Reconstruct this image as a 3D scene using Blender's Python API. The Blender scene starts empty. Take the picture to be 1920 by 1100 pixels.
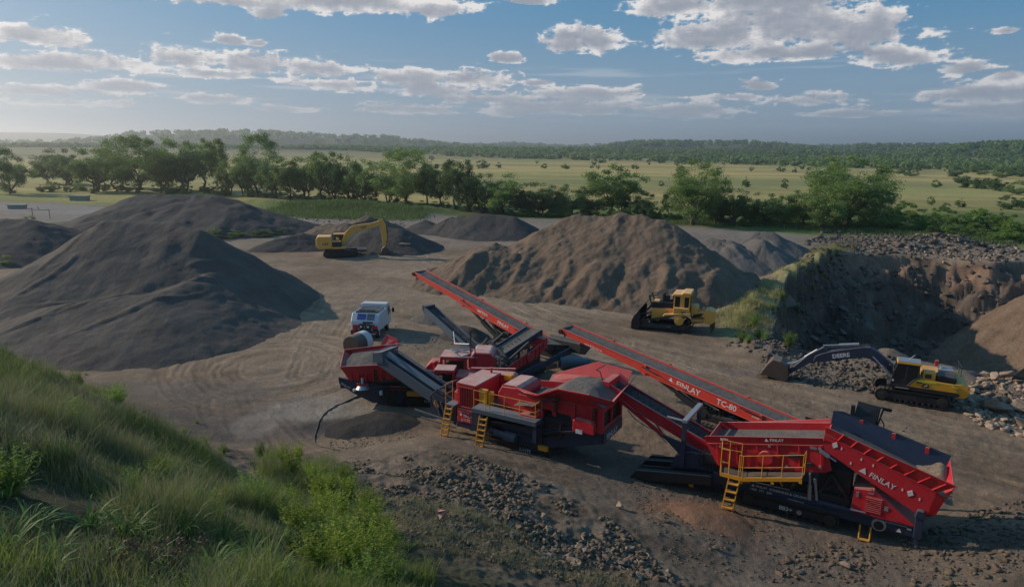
import bpy, bmesh, math, random
import numpy as np
from mathutils import Vector, Matrix

# ---------------------------------------------------------------- camera, sky, sun, exposure
scene = bpy.context.scene
R = math.radians
CAM_H = 15.0
PITCH, ROLL = R(12.0), R(0.5)
cam_data = bpy.data.cameras.new("camera")
cam = bpy.data.objects.new("camera", cam_data)
scene.collection.objects.link(cam)
cam_data.sensor_width = 36.0
cam_data.lens = 24.0
cam_data.clip_start = 0.2
cam_data.clip_end = 30000
_fw = Vector((0, math.cos(PITCH), -math.sin(PITCH)))
_up = Vector((0, math.sin(PITCH), math.cos(PITCH)))
_rt = Vector((1, 0, 0))
_x = _rt*math.cos(ROLL) + _up*math.sin(ROLL)
_y = -_rt*math.sin(ROLL) + _up*math.cos(ROLL)
_m = Matrix((_x, _y, -_fw)).transposed().to_4x4()
_m.translation = Vector((0, 0, CAM_H))
cam.matrix_world = _m
scene.camera = cam

SUN_EL = R(25.0)
SHADOW_AZ = R(-22.0)                      # direction in which shadows fall (plan angle from +X)
to_sun = Vector((-math.cos(SHADOW_AZ)*math.cos(SUN_EL), -math.sin(SHADOW_AZ)*math.cos(SUN_EL), math.sin(SUN_EL)))
sun_data = bpy.data.lights.new("sun", 'SUN')
sun_data.energy = 5.0
sun_data.angle = R(0.5)
sun_data.color = (1.0, 0.86, 0.69)
sun = bpy.data.objects.new("sun", sun_data)
scene.collection.objects.link(sun)
sun.rotation_euler = to_sun.to_track_quat('Z', 'Y').to_euler()
sun.location = (-60, 40, 60)

scene.view_settings.view_transform = 'Standard'
scene.view_settings.look = 'None'
scene.view_settings.exposure = -0.38
scene.view_settings.gamma = 1.0
scene.view_settings.use_curve_mapping = False

F_PX = 1280.0
def azel(px, py):
    """photo pixel -> direction, used only for the bearings at which the clouds and far hills stand"""
    u = (px-960)/F_PX; v = -(py-550)/F_PX
    c, s = math.cos(ROLL), math.sin(ROLL)
    u2 = u*c - v*s; v2 = u*s + v*c
    d = Vector((u2, math.cos(PITCH)+v2*math.sin(PITCH), -math.sin(PITCH)+v2*math.cos(PITCH))).normalized()
    return math.atan2(d.x, d.y), math.asin(d.z)
def G(px, py, z=0.0):
    u = (px-960)/F_PX; v = -(py-550)/F_PX
    c, s = math.cos(ROLL), math.sin(ROLL)
    u2 = u*c - v*s; v2 = u*s + v*c
    d = (u2, math.cos(PITCH)+v2*math.sin(PITCH), -math.sin(PITCH)+v2*math.cos(PITCH))
    t = (z-CAM_H)/d[2]
    return (t*d[0], t*d[1])

# ---- world: Nishita sky with broken cumulus drawn from noise at real bearings
world = bpy.data.worlds.new("World")
scene.world = world
world.use_nodes = True
W = world.node_tree
for n in list(W.nodes): W.nodes.remove(n)
def N(t, kind, **kw):
    n = t.nodes.new(kind)
    for k, v in kw.items():
        setattr(n, k, v)
    return n
def L(t, a, b): t.links.new(a, b)
def Mth(t, op, a, b=None, c=None, clamp=False):
    n = t.nodes.new('ShaderNodeMath'); n.operation = op; n.use_clamp = clamp
    for i, v in enumerate((a, b, c)):
        if v is None: continue
        if isinstance(v, (int, float)): n.inputs[i].default_value = v
        else: t.links.new(v, n.inputs[i])
    return n.outputs[0]
def MapR(t, v, a, b, c=0.0, d=1.0, smooth=False):
    n = t.nodes.new('ShaderNodeMapRange'); n.interpolation_type = 'SMOOTHSTEP' if smooth else 'LINEAR'
    n.clamp = True
    t.links.new(v, n.inputs[0])
    for i, x in enumerate((a, b, c, d)): n.inputs[i+1].default_value = x
    return n.outputs[0]
def MixC(t, f, a, b, blend='MIX'):
    n = t.nodes.new('ShaderNodeMix'); n.data_type = 'RGBA'; n.blend_type = blend
    for sock, v in ((n.inputs[0], f), (n.inputs[6], a), (n.inputs[7], b)):
        if hasattr(v, 'links'): t.links.new(v, sock)
        elif isinstance(v, (int, float)): sock.default_value = v
        else: sock.default_value = (*v[:3], 1)
    return n.outputs[2]

wout = N(W, 'ShaderNodeOutputWorld')
bg = N(W, 'ShaderNodeBackground'); bg.inputs[1].default_value = 0.082
sky = N(W, 'ShaderNodeTexSky', sky_type='NISHITA')
sky.sun_disc = False
sky.sun_elevation = SUN_EL
sky.sun_rotation = math.atan2(to_sun.x, to_sun.y)
sky.altitude = 300
sky.air_density = 1.0; sky.dust_density = 1.6; sky.ozone_density = 2.0
tc = N(W, 'ShaderNodeTexCoord')
sep = N(W, 'ShaderNodeSeparateXYZ'); L(W, tc.outputs['Generated'], sep.inputs[0])
hz = MapR(W, sep.outputs[2], -0.02, 0.20, 1.0, 0.0, True)
skyc = MixC(W, 0.60, sky.outputs[0], (1.2, 4.9, 9.0), 'MIX')
fin = MixC(W, Mth(W, 'MULTIPLY', hz, 0.80), skyc, (5.6, 6.8, 8.2))
world.cycles.sampling_method = 'MANUAL'; world.cycles.sample_map_resolution = 512
L(W, fin, bg.inputs[0]); L(W, bg.outputs[0], wout.inputs[0])

# ---------------------------------------------------------------- numpy noise
def _hash(ix, iy, seed):
    h = (ix.astype(np.int64)*374761393 + iy.astype(np.int64)*668265263 + seed*1442695041) & 0xffffffff
    h = ((h ^ (h >> 13)) * 1274126177) & 0xffffffff
    h = h ^ (h >> 16)
    return (h & 0xffffff).astype(np.float64) / float(0xffffff)
def vnoise(x, y, seed=0):
    x = np.asarray(x, float); y = np.asarray(y, float)
    ix = np.floor(x); iy = np.floor(y); fx = x-ix; fy = y-iy
    fx = fx*fx*(3-2*fx); fy = fy*fy*(3-2*fy)
    a = _hash(ix, iy, seed); b = _hash(ix+1, iy, seed); c = _hash(ix, iy+1, seed); d = _hash(ix+1, iy+1, seed)
    return (a+(b-a)*fx)*(1-fy) + (c+(d-c)*fx)*fy
def fbm(x, y, octv=4, seed=0, gain=0.5):
    s = 0; a = 1; t = 0
    for i in range(octv):
        s = s + a*(vnoise(x*2**i+i*17.3, y*2**i-i*9.1, seed+i)-0.5); t += a; a *= gain
    return s/t*2
def sstep(x, a, b):
    t = np.clip((x-a)/(b-a), 0, 1); return t*t*(3-2*t)
def seg_dist(x, y, pts):
    """distance to a polyline, and the parameter along it"""
    best = np.full(np.shape(x), 1e9); par = np.zeros(np.shape(x))
    for i in range(len(pts)-1):
        ax, ay = pts[i][:2]; bx, by = pts[i+1][:2]
        dx, dy = bx-ax, by-ay; l2 = dx*dx+dy*dy
        t = np.clip(((x-ax)*dx+(y-ay)*dy)/l2, 0, 1)
        d = np.hypot(x-ax-t*dx, y-ay-t*dy)
        m = d < best
        best = np.where(m, d, best); par = np.where(m, i+t, par)
    return best, par
def inside(x, y, poly):
    c = np.zeros(np.shape(x), bool); n = len(poly)
    for i in range(n):
        x1, y1 = poly[i]; x2, y2 = poly[(i+1) % n]
        cond = ((y1 > y) != (y2 > y)) & (x < (x2-x1)*(y-y1)/((y2-y1) if y2 != y1 else 1e-9)+x1)
        c ^= cond
    return c

# ---------------------------------------------------------------- cumulus on the sky dome (real bearings, 14 km out)
BLOBS = [(1330,72,150,36),(1480,45,215,56),(1620,62,140,48),(1300,12,130,26),(1500,100,230,20),(1665,110,135,26),
 (1430,10,200,30),
 (1125,75,42,28),(1060,85,46,26),(455,4,120,16),(650,4,215,24),(505,28,36,16),(810,18,55,20),(985,3,62,10),
 (60,66,110,24),(60,118,150,20),(250,118,110,26),(350,110,90,38),(480,122,75,26),(620,132,105,30),(750,146,120,28),
 (880,150,85,22),(640,160,95,18),(820,172,100,16),(390,140,90,12),(60,172,190,16),(230,165,90,14),(390,186,75,12),(120,192,170,12),
 (550,205,75,9),(900,188,110,18),(1110,176,105,18),(790,206,150,12),(1010,204,190,18),(1280,212,88,18),(1430,164,44,13),(1500,190,130,20),
 (1590,214,140,11),(1840,180,130,22),(1895,142,70,22),(1810,130,60,17),(1850,208,150,22),(1890,58,52,9),(948,110,34,10),
 (1015,156,38,8),(436,78,28,10),(482,82,20,7),(1380,182,90,10),(1640,100,90,20)]
def build_clouds():
    A = np.radians(np.arange(-62, 62, 0.062)); E = np.radians(np.concatenate([np.arange(-0.4, 14.6, 0.062), np.arange(14.6, 26, .25)]))
    az, el = np.meshgrid(A, E, indexing='ij')
    mask = np.full(az.shape, -1.5)
    for (bx, by, rx, ry) in BLOBS:
        a0, e0 = azel(bx, by); k = math.cos(a0)
        # flat base, domed top
        dy = (el-e0)*F_PX/(ry*k); dy = np.where(dy < 0, dy*1.35, dy*0.95)
        m = 1-np.hypot((az-a0)*F_PX/(rx*k*k), dy)
        h = np.clip(0.5+0.5*(m-mask)/0.3, 0, 1)
        mask = mask*(1-h)+m*h+0.3*h*(1-h)
    wild = sstep(fbm(az*9, el*30, 3, 5), .35, .8)*(np.abs(az) > 0.66)*sstep(el, .03, .08)
    mask = np.maximum(mask, wild*1.2-.8)
    ep = np.sqrt(np.maximum(el, 0)+0.01)
    def dens(da, de):
        a = az+da; e = ep+de
        n = fbm(a*16+3, e*34, 6, 9, .58)*1.15
        b = np.zeros_like(n); amp = 1
        for i, f in enumerate((38, 80, 165, 330)):
            b += amp*(0.5-np.abs(vnoise(a*f+i*7, e*f*1.9, 30+i)*2-1)); amp *= .62
        return mask*1.35+n*1.15+b*0.6-.30
    d0 = dens(0, 0)
    acc = np.zeros_like(d0)
    for k, w in ((.35, .5), (.8, .8), (1.5, 1), (2.6, 1)):
        acc += w*np.clip(dens(-0.0035*k, 0.0075*k), 0, 1.0)
    lit = np.exp(-0.62*acc)*(0.95+0.7*np.clip(d0-dens(-.003, .007), -.4, .5))
    edge = sstep(d0, .05, .5)
    alpha = sstep(d0, .02, .42)*(0.93+.07*edge)
    lowf = sstep(el, .008, .09)
    alpha *= 0.35+0.65*lowf
    streak = sstep(fbm(az*7, el*130, 4, 77), .1, .6)*sstep(el, .02, .05)*(1-sstep(el, .09, .13))*.3
    alpha = np.maximum(alpha, streak)
    lit = np.where(alpha <= streak+1e-6, .8, lit)
    base = np.array([.265, .32, .43]); top = np.array([1.12, 1.08, 1.06])
    C = base+(top-base)*np.clip(lit*1.35+.05, 0, 1)[..., None]
    # thin air between: distant low clouds take the colour of the horizon
    hzc = np.array([.52, .57, .67]); f = (0.55*(1-sstep(el, .01, .13)))[..., None]
    C = C*(1-f)+hzc*f
    alpha[:, -1] = 0; alpha[0] = 0; alpha[-1] = 0
    Rr = 14000.0
    x = Rr*np.sin(az)*np.cos(el); y = Rr*np.cos(az)*np.cos(el); z = CAM_H+Rr*np.sin(el)
    na, ne = az.shape; i = np.arange(na*ne).reshape(na, ne)
    q = np.stack([i[:-1, :-1], i[1:, :-1], i[1:, 1:], i[:-1, 1:]], -1)
    keep = (np.maximum.reduce([alpha[:-1, :-1], alpha[1:, :-1], alpha[1:, 1:], alpha[:-1, 1:]]) > .004)
    q = q[keep]; used = np.unique(q); rm = np.full(na*ne, -1); rm[used] = np.arange(len(used))
    me = mesh_np('sky', np.stack([x.ravel(), y.ravel(), z.ravel()], 1)[used], quads=rm[q], smooth=True)
    at = me.color_attributes.new('Col', 'FLOAT_COLOR', 'POINT')
    c = np.ones((len(used), 4), np.float32); c[:, :3] = C.reshape(-1, 3)[used]; c[:, 3] = alpha.ravel()[used]
    at.data.foreach_set('color', c.ravel())
    m = bpy.data.materials.new('cloud_layer'); m.use_nodes = True; t = m.node_tree
    for n in list(t.nodes): t.nodes.remove(n)
    o = N(t, 'ShaderNodeOutputMaterial'); an = N(t, 'ShaderNodeAttribute'); an.attribute_name = 'Col'
    em = N(t, 'ShaderNodeEmission'); em.inputs[1].default_value = 1.0; L(t, an.outputs['Color'], em.inputs[0])
    tr = N(t, 'ShaderNodeBsdfTransparent'); mx = N(t, 'ShaderNodeMixShader')
    L(t, an.outputs['Alpha'], mx.inputs[0]); L(t, tr.outputs[0], mx.inputs[1]); L(t, em.outputs[0], mx.inputs[2]); L(t, mx.outputs[0], o.inputs[0])
    m.cycles.emission_sampling = 'NONE'
    ob = link('sky', me, m); tag(ob, kind='structure')
# ---------------------------------------------------------------- terrain height
HILL = [(0,1100,10.6),(200,1100,10.2),(400,1100,9.6),(600,1100,8.4),(760,1100,6.6),(960,1100,4.4),(1200,1100,2.2),
        (1500,1100,.5),(1700,1100,.5),(1920,1100,.8),(0,900,10.2),(200,900,9.2),(400,950,7.2),(600,1000,6.0),
        (0,760,9.2),(0,655,8.0),(110,722,7.0),(200,765,6.0),(300,820,5.0),(400,880,4.0),(450,935,3.6),(540,880,2.2),(650,895,2.6),(730,980,3.6),
        (560,870,1.5),(700,865,1.6),(800,850,1.6),(900,865,1.3),(1000,900,1.4),(1100,950,1.4),(1200,1010,1.3),(1260,1080,1.4),
        (850,960,3.0),(1000,1020,2.4),(900,1050,4.0),
        (450,840,0.1),(520,800,0),(600,800,0),(350,780,0),(250,720,0),(170,690,0),(60,660,0.0),(700,790,0),(800,800,0.1),(900,820,0.1),(1000,850,.2),(1100,880,.2),(1200,930,.1),
        (1330,1000,.5),(1300,950,.3),(1400,1050,.2),(1500,980,0),(1600,1020,0),(1700,1050,.0),(1790,980,.0),(1860,1000,.5),(1920,960,.4),(1900,1040,.9),
        (400,700,0),(700,740,0),(1000,780,0),(1300,850,0),(1600,850,0),(1900,880,0),(1200,700,0),(1700,780,0),(250,690,0),(600,650,0),(900,640,0)]
hp = np.array([(*G(a, b, c), c) for a, b, c in HILL])
extra = np.array([(-40, 38, 0), (-45, 20, 9), (-30, 8, 11.5), (-15, 0, 12.5), (0, 0, 12.5), (0, -8, 12.5), (-30, -5, 12), (15, 0, 9), (20, 8, 4.5), (30, 15, 1.5),
                  (15, -8, 11), (35, 0, 6), (-60, 10, 10), (-60, 45, 0), (-40, 55, 0), (45, 35, 0), (50, 20, 1), (0, 60, 0), (25, 60, 0), (-20, 60, 0), (60, -10, 6), (-34, 29, 7.5)])
hp = np.vstack([hp, extra])
def _tps_phi(r2): return 0.5*r2*np.log(r2+1e-9)
_n = len(hp)
_A = np.zeros((_n+3, _n+3))
_dx = hp[:, None, 0]-hp[None, :, 0]; _dy = hp[:, None, 1]-hp[None, :, 1]
_A[:_n, :_n] = _tps_phi(_dx**2+_dy**2) + np.eye(_n)*2.0
_A[:_n, _n] = 1; _A[:_n, _n+1:] = hp[:, :2]; _A[_n, :_n] = 1; _A[_n+1:, :_n] = hp[:, :2].T
_w = np.linalg.solve(_A, np.concatenate([hp[:, 2], [0, 0, 0]]))
def hill_raw(x, y):
    z = np.full(np.shape(x), _w[_n]) + _w[_n+1]*x + _w[_n+2]*y
    for i in range(_n):
        z = z + _w[i]*_tps_phi((x-hp[i, 0])**2+(y-hp[i, 1])**2)
    return z
PIT = [G(*p) for p in ((1568,478),(1520,512),(1475,545),(1455,590),(1450,640),(1500,672),(1620,690),(1780,705),(1920,735),(2100,770),(2400,800),(2500,600),(2250,500),(2050,488),(1860,492),(1700,478))]
SPUR = [G(*p) for p in ((1375,628),(1400,600),(1450,560),(1500,520),(1540,488),(1575,468),(1620,462))]
BERM = [G(*p) for p in ((1440,668),(1500,665),(1560,672),(1640,690),(1800,722),(1920,752),(2100,790))]
ROCKPILE = [G(*p) for p in ((1650,468),(1720,466),(1800,470),(1860,476))]
GREENBERM = [G(*p) for p in ((480,388),(560,392),(700,396),(790,398))]
PIT_DEPTH = 12.0
# wheel tracks: lanes driven across the yard, each a pair of ruts
_TP = [[(1980,905),(1700,830),(1450,760),(1220,680),(1020,600),(880,530),(760,470),(640,430)],
 [(1980,870),(1600,780),(1300,690),(1100,620),(960,560),(830,500),(760,440),(700,418)],
 [(1980,830),(1700,790),(1400,715),(1120,612),(930,545),(800,500),(640,500),(500,500)],
 [(1150,645),(1000,590),(850,530),(700,520),(600,540),(560,600),(520,650),(440,690)],
 [(640,640),(560,625),(440,640),(370,680),(360,720),(430,748),(540,745),(620,715)],
 [(650,655),(540,645),(430,665),(395,700),(440,728),(540,728),(620,700)],
 [(660,625),(560,600),(450,622),(350,660),(335,715),(390,760),(520,765),(640,738)],
 [(640,672),(560,662),(480,672),(430,695),(480,715),(560,712),(630,690)],
 [(470,760),(480,800),(500,850)],[(420,745),(440,800),(470,860)],[(560,770),(600,810),(640,850)],
 [(700,540),(640,580),(600,640),(580,700)],[(740,560),(690,600),(640,640),(620,690)],
 [(1100,850),(1000,830),(880,800),(780,790)],[(1900,900),(1750,860),(1560,850),(1480,840)],[(1920,950),(1820,900),(1700,850),(1560,800)]]
TRACKS = []
for i_, tp_ in enumerate(_TP):
    q_ = np.array([G(*p_) for p_ in tp_])
    # round the corners
    for _ in range(2):
        n_ = [q_[0]]
        for a_, b_ in zip(q_[:-1], q_[1:]): n_ += [a_*.75+b_*.25, a_*.25+b_*.75]
        q_ = np.array(n_+[q_[-1]])
    TRACKS.append(q_)
def rut_field(x, y):
    """signed rut strength: >0 inside a wheel rut, <0 on the ridge pushed up beside it"""
    f = np.zeros(np.shape(x))
    for i_, q_ in enumerate(TRACKS):
        lo = q_.min(0)-3; hi = q_.max(0)+3
        m = (x > lo[0]) & (x < hi[0]) & (y > lo[1]) & (y < hi[1])
        if not np.any(m): continue
        xm, ym = x[m], y[m]
        d, p = seg_dist(xm, ym, q_)
        d = d+.12*fbm(xm/2, ym/2, 2, 400+i_)
        fade = sstep(fbm(xm/3+i_, ym/3, 4, 420+i_), -.25, .3)*(.55+.45*vnoise(xm/.5, ym/.5, 440+i_))
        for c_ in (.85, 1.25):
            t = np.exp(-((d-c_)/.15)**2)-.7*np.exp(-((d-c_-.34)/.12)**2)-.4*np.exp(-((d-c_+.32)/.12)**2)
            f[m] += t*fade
    return np.clip(f, -1, 1.3)
# far ridges: (bearing pixel, top pixel row) at a distance; heights follow from the bearings
def ridge_table(pts, dist):
    a = []; h = []
    for px, py in pts:
        A, E = azel(px, py); a.append(A); h.append(CAM_H + math.tan(E)*dist)
    return np.array(a), np.array(h)
RIDGES = [
 (6500, 1500, *ridge_table([(-900,262),(-200,248),(0,248),(120,250),(260,258),(420,268),(800,277),(1000,280),(1300,284)], 6500)),
 (2500, 620, *ridge_table([(-300,274),(100,272),(215,262),(250,254),(330,252),(420,250),(520,252),(600,256),(650,261),(690,259),(730,260),(760,266),(820,272),(880,277),(960,280),(1100,283)], 2500)),
 (3600, 700, *ridge_table([(700,280),(900,276),(960,274),(1000,276),(1060,279),(1120,277),(1200,277),(1700,280),(1900,286)], 3600)),
 (2000, 420, *ridge_table([(1060,286),(1120,281),(1170,272),(1220,269),(1300,270),(1390,270),(1450,274),(1500,279),(1560,280),(1600,277),(1700,277),(1780,278),(2000,276),(2400,272)], 2000)),
 (1250, 260, *ridge_table([(1700,290),(1760,284),(1800,278),(1850,274),(1920,273),(2000,270),(2200,268)], 1250)),
]
def ground_z(x, y, detail=True):
    x = np.asarray(x, float); y = np.asarray(y, float)
    r = np.hypot(x, y); a = np.arctan2(x, y)
    near = 1 - sstep(y, 48, 60)
    z = np.zeros(np.shape(x))
    m = (y < 62)
    if np.any(m):
        hz_ = hill_raw(x[m] if x.ndim else x, y[m] if y.ndim else y)
        hz_ = np.maximum(hz_, -0.15)*near[m]*(1-sstep(np.abs(x[m]), 70, 120))
        z[m] = hz_
    hillm = sstep(z, 0.4, 2.0)
    # yard: low undulation, ruts
    yard = 1-sstep(y, 140, 190)
    z = z + yard*(0.16*fbm(x/9, y/9, 3, 3))
    # green fields: slow swell
    z = z + sstep(y, 160, 420)*(1.2*fbm(x/160, y/110, 3, 8))
    # grassy spur and rubble berm
    d, p = seg_dist(x, y, SPUR)
    z = z + np.interp(p, [0, 1, 2, 3, 4, 5, 6], [.2, 1.0, 1.5, 1.4, 1.0, .7, .3])*np.exp(-(d/2.6)**2)*(1+0.75*fbm(x/1.8, y/1.8, 4, 21))
    d, p = seg_dist(x, y, BERM)
    z = z + 1.15*np.exp(-(d/2.1)**2)*(1+0.55*fbm(x/2.2, y/2.2, 3, 31))
    d, p = seg_dist(x, y, ROCKPILE)
    z = z + np.interp(p, [0, 1, 2, 3], [.5, 2.3, 2.2, .5])*np.exp(-(d/2.6)**2)
    d, p = seg_dist(x, y, GREENBERM)
    z = z + 1.7*np.exp(-(d/7)**2)*(1+0.4*fbm(x/6, y/6, 3, 51))
    # the quarry pit
    e, _ = seg_dist(x, y, PIT+[PIT[0]])
    ins = inside(x, y, PIT)
    jag = 1.1*fbm(x/3.5, y/3.5, 4, 41)
    dd = np.clip(e+jag*sstep(e, 0, 3), 0, None)
    steep = sstep(x-0.45*(y-60), 24, 33)          # left side near vertical, far side a broken slope
    face = np.interp(dd, [0, .5, 2.2, 3.4, 7.0, 9.0, 13.5, 60], [0, 1.4, 2.6, 3.9, 6.6, 9.2, PIT_DEPTH, PIT_DEPTH+.5])*steep+np.interp(dd, [0, .5, 3.2, 5, 60], [0, 2.0, 9.5, PIT_DEPTH, PIT_DEPTH+.5])*(1-steep)
    blk = fbm(x/2.4+.35*y, y/1.9-.2*x, 2, 47); blk = np.round(blk*4)/4
    rough = (1.0*fbm(x/1.3, y/1.3, 4, 43)+1.3*fbm(x/4.5, y/4.5, 3, 45)+1.1*blk+.7*np.abs(fbm(x/.8, y/.8, 2, 49)))*sstep(face, .2, 2)
    z = np.where(ins, z*np.exp(-e/1.5)-face+rough, z)
    # far ridges
    for (dist, wid, A, H) in RIDGES:
        top = np.interp(a, A, H)
        top = top*(1+0.02*fbm(a*60, r/300, 3, 61))
        t = np.exp(-np.abs((r-dist)/wid)**2.2)
        z = np.where(r > 600, np.maximum(z, top*t), z)
    if detail:
        yd = (1-sstep(r, 90, 140))
        z = z + yd*(0.05*fbm(x*1.1, y*1.1, 4, 71)+0.018*fbm(x*5, y*5, 2, 72))
        # long wheel ruts along the haul road
        c, s = math.cos(R(-40)), math.sin(R(-40))
        u = x*c+y*s; v = -x*s+y*c
        road = sstep(x, -4, 6)*(1-sstep(y-34, 40, 55))*sstep(v, 30.5, 33)
        z = z + 0.06*road*fbm(u/12+5, v*1.8, 4, 75)
        md = (r < 120) & (x > -60)
        rf = np.zeros(np.shape(x)); rf[md] = rut_field(x[md], y[md])
        z = z-.050*rf
        # turning circle
        cx, cy = G(500, 678)
        rr = np.hypot((x-cx), (y-cy)*1.0)
        tm = np.exp(-((rr-5.2)/2.4)**2)
        z = z + 0.07*tm*fbm(rr*2.6, np.arctan2(y-cy, x-cx)*1.0, 4, 104)
        # rubble on the slope below the camera
        z = z + hillm*(0.22*fbm(x*0.8, y*0.8, 4, 81)+0.10*fbm(x*3.2, y*3.2, 3, 83))
        nr_ = (y < 40)*(1-hillm)*sstep(x, -8, 0)
        z = z + nr_*0.05*fbm(x*2.6, y*2.6, 3, 85)
    return z
# ---------------------------------------------------------------- object helpers
COL = scene.collection
def mesh_np(name, verts, faces=None, quads=None, tris=None, smooth=False):
    me = bpy.data.meshes.new(name)
    verts = np.asarray(verts, np.float32)
    loops = []; starts = []; n = 0
    arrs = []
    if quads is not None and len(quads):
        q = np.asarray(quads, np.int32); arrs.append(q.ravel()); starts.append(n+np.arange(len(q))*4); n += q.size
        nq = len(q)
    if tris is not None and len(tris):
        t = np.asarray(tris, np.int32); arrs.append(t.ravel()); starts.append(n+np.arange(len(t))*3); n += t.size
    li = np.concatenate(arrs); st = np.concatenate(starts).astype(np.int32)
    me.vertices.add(len(verts)); me.vertices.foreach_set('co', verts.ravel())
    me.loops.add(len(li)); me.loops.foreach_set('vertex_index', li)
    me.polygons.add(len(st)); me.polygons.foreach_set('loop_start', st)
    if smooth: me.polygons.foreach_set('use_smooth', np.ones(len(st), bool))
    me.update(calc_edges=True); me.validate()
    return me
def link(name, me, mat=None, parent=None):
    o = bpy.data.objects.new(name, me); COL.objects.link(o)
    if mat is not None and not me.materials: me.materials.append(mat)
    if parent is not None: o.parent = parent
    return o
def tag(o, label=None, cat=None, group=None, kind=None):
    if label: o['label'] = label
    if cat: o['category'] = cat
    if group: o['group'] = group
    if kind: o['kind'] = kind
    return o
def vcol(me, rgb, name='Col'):
    a = me.color_attributes.new(name, 'FLOAT_COLOR', 'POINT')
    c = np.ones((len(me.vertices), 4), np.float32); c[:, :3] = rgb
    a.data.foreach_set('color', c.ravel())

# ---------------------------------------------------------------- materials
def new_mat(name):
    m = bpy.data.materials.new(name); m.use_nodes = True
    t = m.node_tree
    return m, t, t.nodes['Principled BSDF']
def noise(t, scale, detail=4, rough=0.55, coord='Object', vec=None):
    n = N(t, 'ShaderNodeTexNoise'); n.inputs['Scale'].default_value = scale; n.inputs['Detail'].default_value = detail
    n.inputs['Roughness'].default_value = rough
    if vec is None:
        c = N(t, 'ShaderNodeTexCoord'); vec = c.outputs[coord]
    L(t, vec, n.inputs['Vector'])
    return n.outputs[0]
def bump(t, b, h, strength=0.5, dist=0.05, prev=None):
    n = N(t, 'ShaderNodeBump'); n.inputs['Strength'].default_value = strength; n.inputs['Distance'].default_value = dist
    L(t, h, n.inputs['Height'])
    if prev is not None: L(t, prev, n.inputs['Normal'])
    if b is not None: L(t, n.outputs[0], b.inputs['Normal'])
    return n.outputs[0]
def ground_material():
    m, t, b = new_mat('ground_soil')
    at = N(t, 'ShaderNodeAttribute'); at.attribute_name = 'Col'
    n1 = noise(t, 0.7, 6, 0.65); n2 = noise(t, 6.0, 5, 0.7); n3 = noise(t, 0.05, 5, 0.6)
    f = Mth(t, 'MULTIPLY', MapR(t, n1, 0.25, 0.75, 0.78, 1.22), MapR(t, n2, 0.25, 0.75, 0.72, 1.28))
    f = Mth(t, 'MULTIPLY', f, MapR(t, n3, 0.3, 0.7, 0.88, 1.12))
    v = N(t, 'ShaderNodeVectorMath', operation='SCALE'); L(t, at.outputs['Color'], v.inputs[0]); L(t, f, v.inputs['Scale'])
    L(t, v.outputs[0], b.inputs['Base Color'])
    b.inputs['Roughness'].default_value = 0.95; b.inputs['Specular IOR Level'].default_value = 0.15
    p = bump(t, None, n1, 0.5, 0.25)
    bump(t, b, noise(t, 9, 6, 0.75), 0.9, 0.09, p)
    return m
def gravel_material(name, c1, c2, scale=14.0, bd=0.05):
    m, t, b = new_mat(name)
    n1 = noise(t, 0.45, 5, 0.6); n2 = noise(t, scale, 4, 0.8)
    col = MixC(t, MapR(t, n1, 0.3, 0.7), c1, c2)
    v = N(t, 'ShaderNodeVectorMath', operation='SCALE'); L(t, col, v.inputs[0]); L(t, MapR(t, n2, 0.25, 0.75, 0.62, 1.38), v.inputs['Scale'])
    L(t, v.outputs[0], b.inputs['Base Color'])
    b.inputs['Roughness'].default_value = 0.95; b.inputs['Specular IOR Level'].default_value = 0.15
    p = bump(t, None, noise(t, 1.6, 5, 0.6), 0.5, 0.25)
    bump(t, b, n2, 0.8, bd, p)
    return m
def rock_material(name, c1, c2):
    m, t, b = new_mat(name)
    oi = N(t, 'ShaderNodeObjectInfo')
    n1 = noise(t, 3.5, 5, 0.7)
    col = MixC(t, MapR(t, n1, 0.3, 0.7), c1, c2)
    v = N(t, 'ShaderNodeVectorMath', operation='SCALE'); L(t, col, v.inputs[0])
    L(t, MapR(t, oi.outputs['Random'], 0, 1, 0.6, 1.45), v.inputs['Scale'])
    L(t, v.outputs[0], b.inputs['Base Color']); b.inputs['Roughness'].default_value = 0.9
    b.inputs['Specular IOR Level'].default_value = 0.2
    bump(t, b, noise(t, 12, 5, 0.7), 0.5, 0.03)
    return m
def leaf_material(name, c1, c2, trans=0.35, scale=0.6, per_obj=True):
    m, t, b = new_mat(name)
    geo = N(t, 'ShaderNodeNewGeometry')
    rnd = geo.outputs['Random Per Island']
    n1 = noise(t, scale, 3, 0.6)
    f = Mth(t, 'ADD', Mth(t, 'MULTIPLY', rnd, 0.55), Mth(t, 'MULTIPLY', MapR(t, n1, 0.3, 0.7), 0.45))
    col = MixC(t, f, c1, c2)
    if per_obj:
        oi = N(t, 'ShaderNodeObjectInfo')
        v = N(t, 'ShaderNodeVectorMath', operation='SCALE'); L(t, col, v.inputs[0])
        L(t, MapR(t, oi.outputs['Random'], 0, 1, 0.8, 1.25), v.inputs['Scale']); col = v.outputs[0]
    L(t, col, b.inputs['Base Color']); b.inputs['Roughness'].default_value = 0.6
    b.inputs['Specular IOR Level'].default_value = 0.25
    tr = N(t, 'ShaderNodeBsdfTranslucent'); L(t, col, tr.inputs[0])
    mx = N(t, 'ShaderNodeMixShader'); mx.inputs[0].default_value = trans
    out = t.nodes['Material Output']
    L(t, b.outputs[0], mx.inputs[1]); L(t, tr.outputs[0], mx.inputs[2]); L(t, mx.outputs[0], out.inputs[0])
    return m
def bark_material():
    m, t, b = new_mat('bark')
    col = MixC(t, MapR(t, noise(t, 2.0, 5, 0.7), 0.3, 0.7), (0.05, 0.04, 0.032), (0.16, 0.13, 0.10))
    L(t, col, b.inputs['Base Color']); b.inputs['Roughness'].default_value = 0.9
    return m
MG = ground_material()
M_bark = bark_material()
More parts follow.
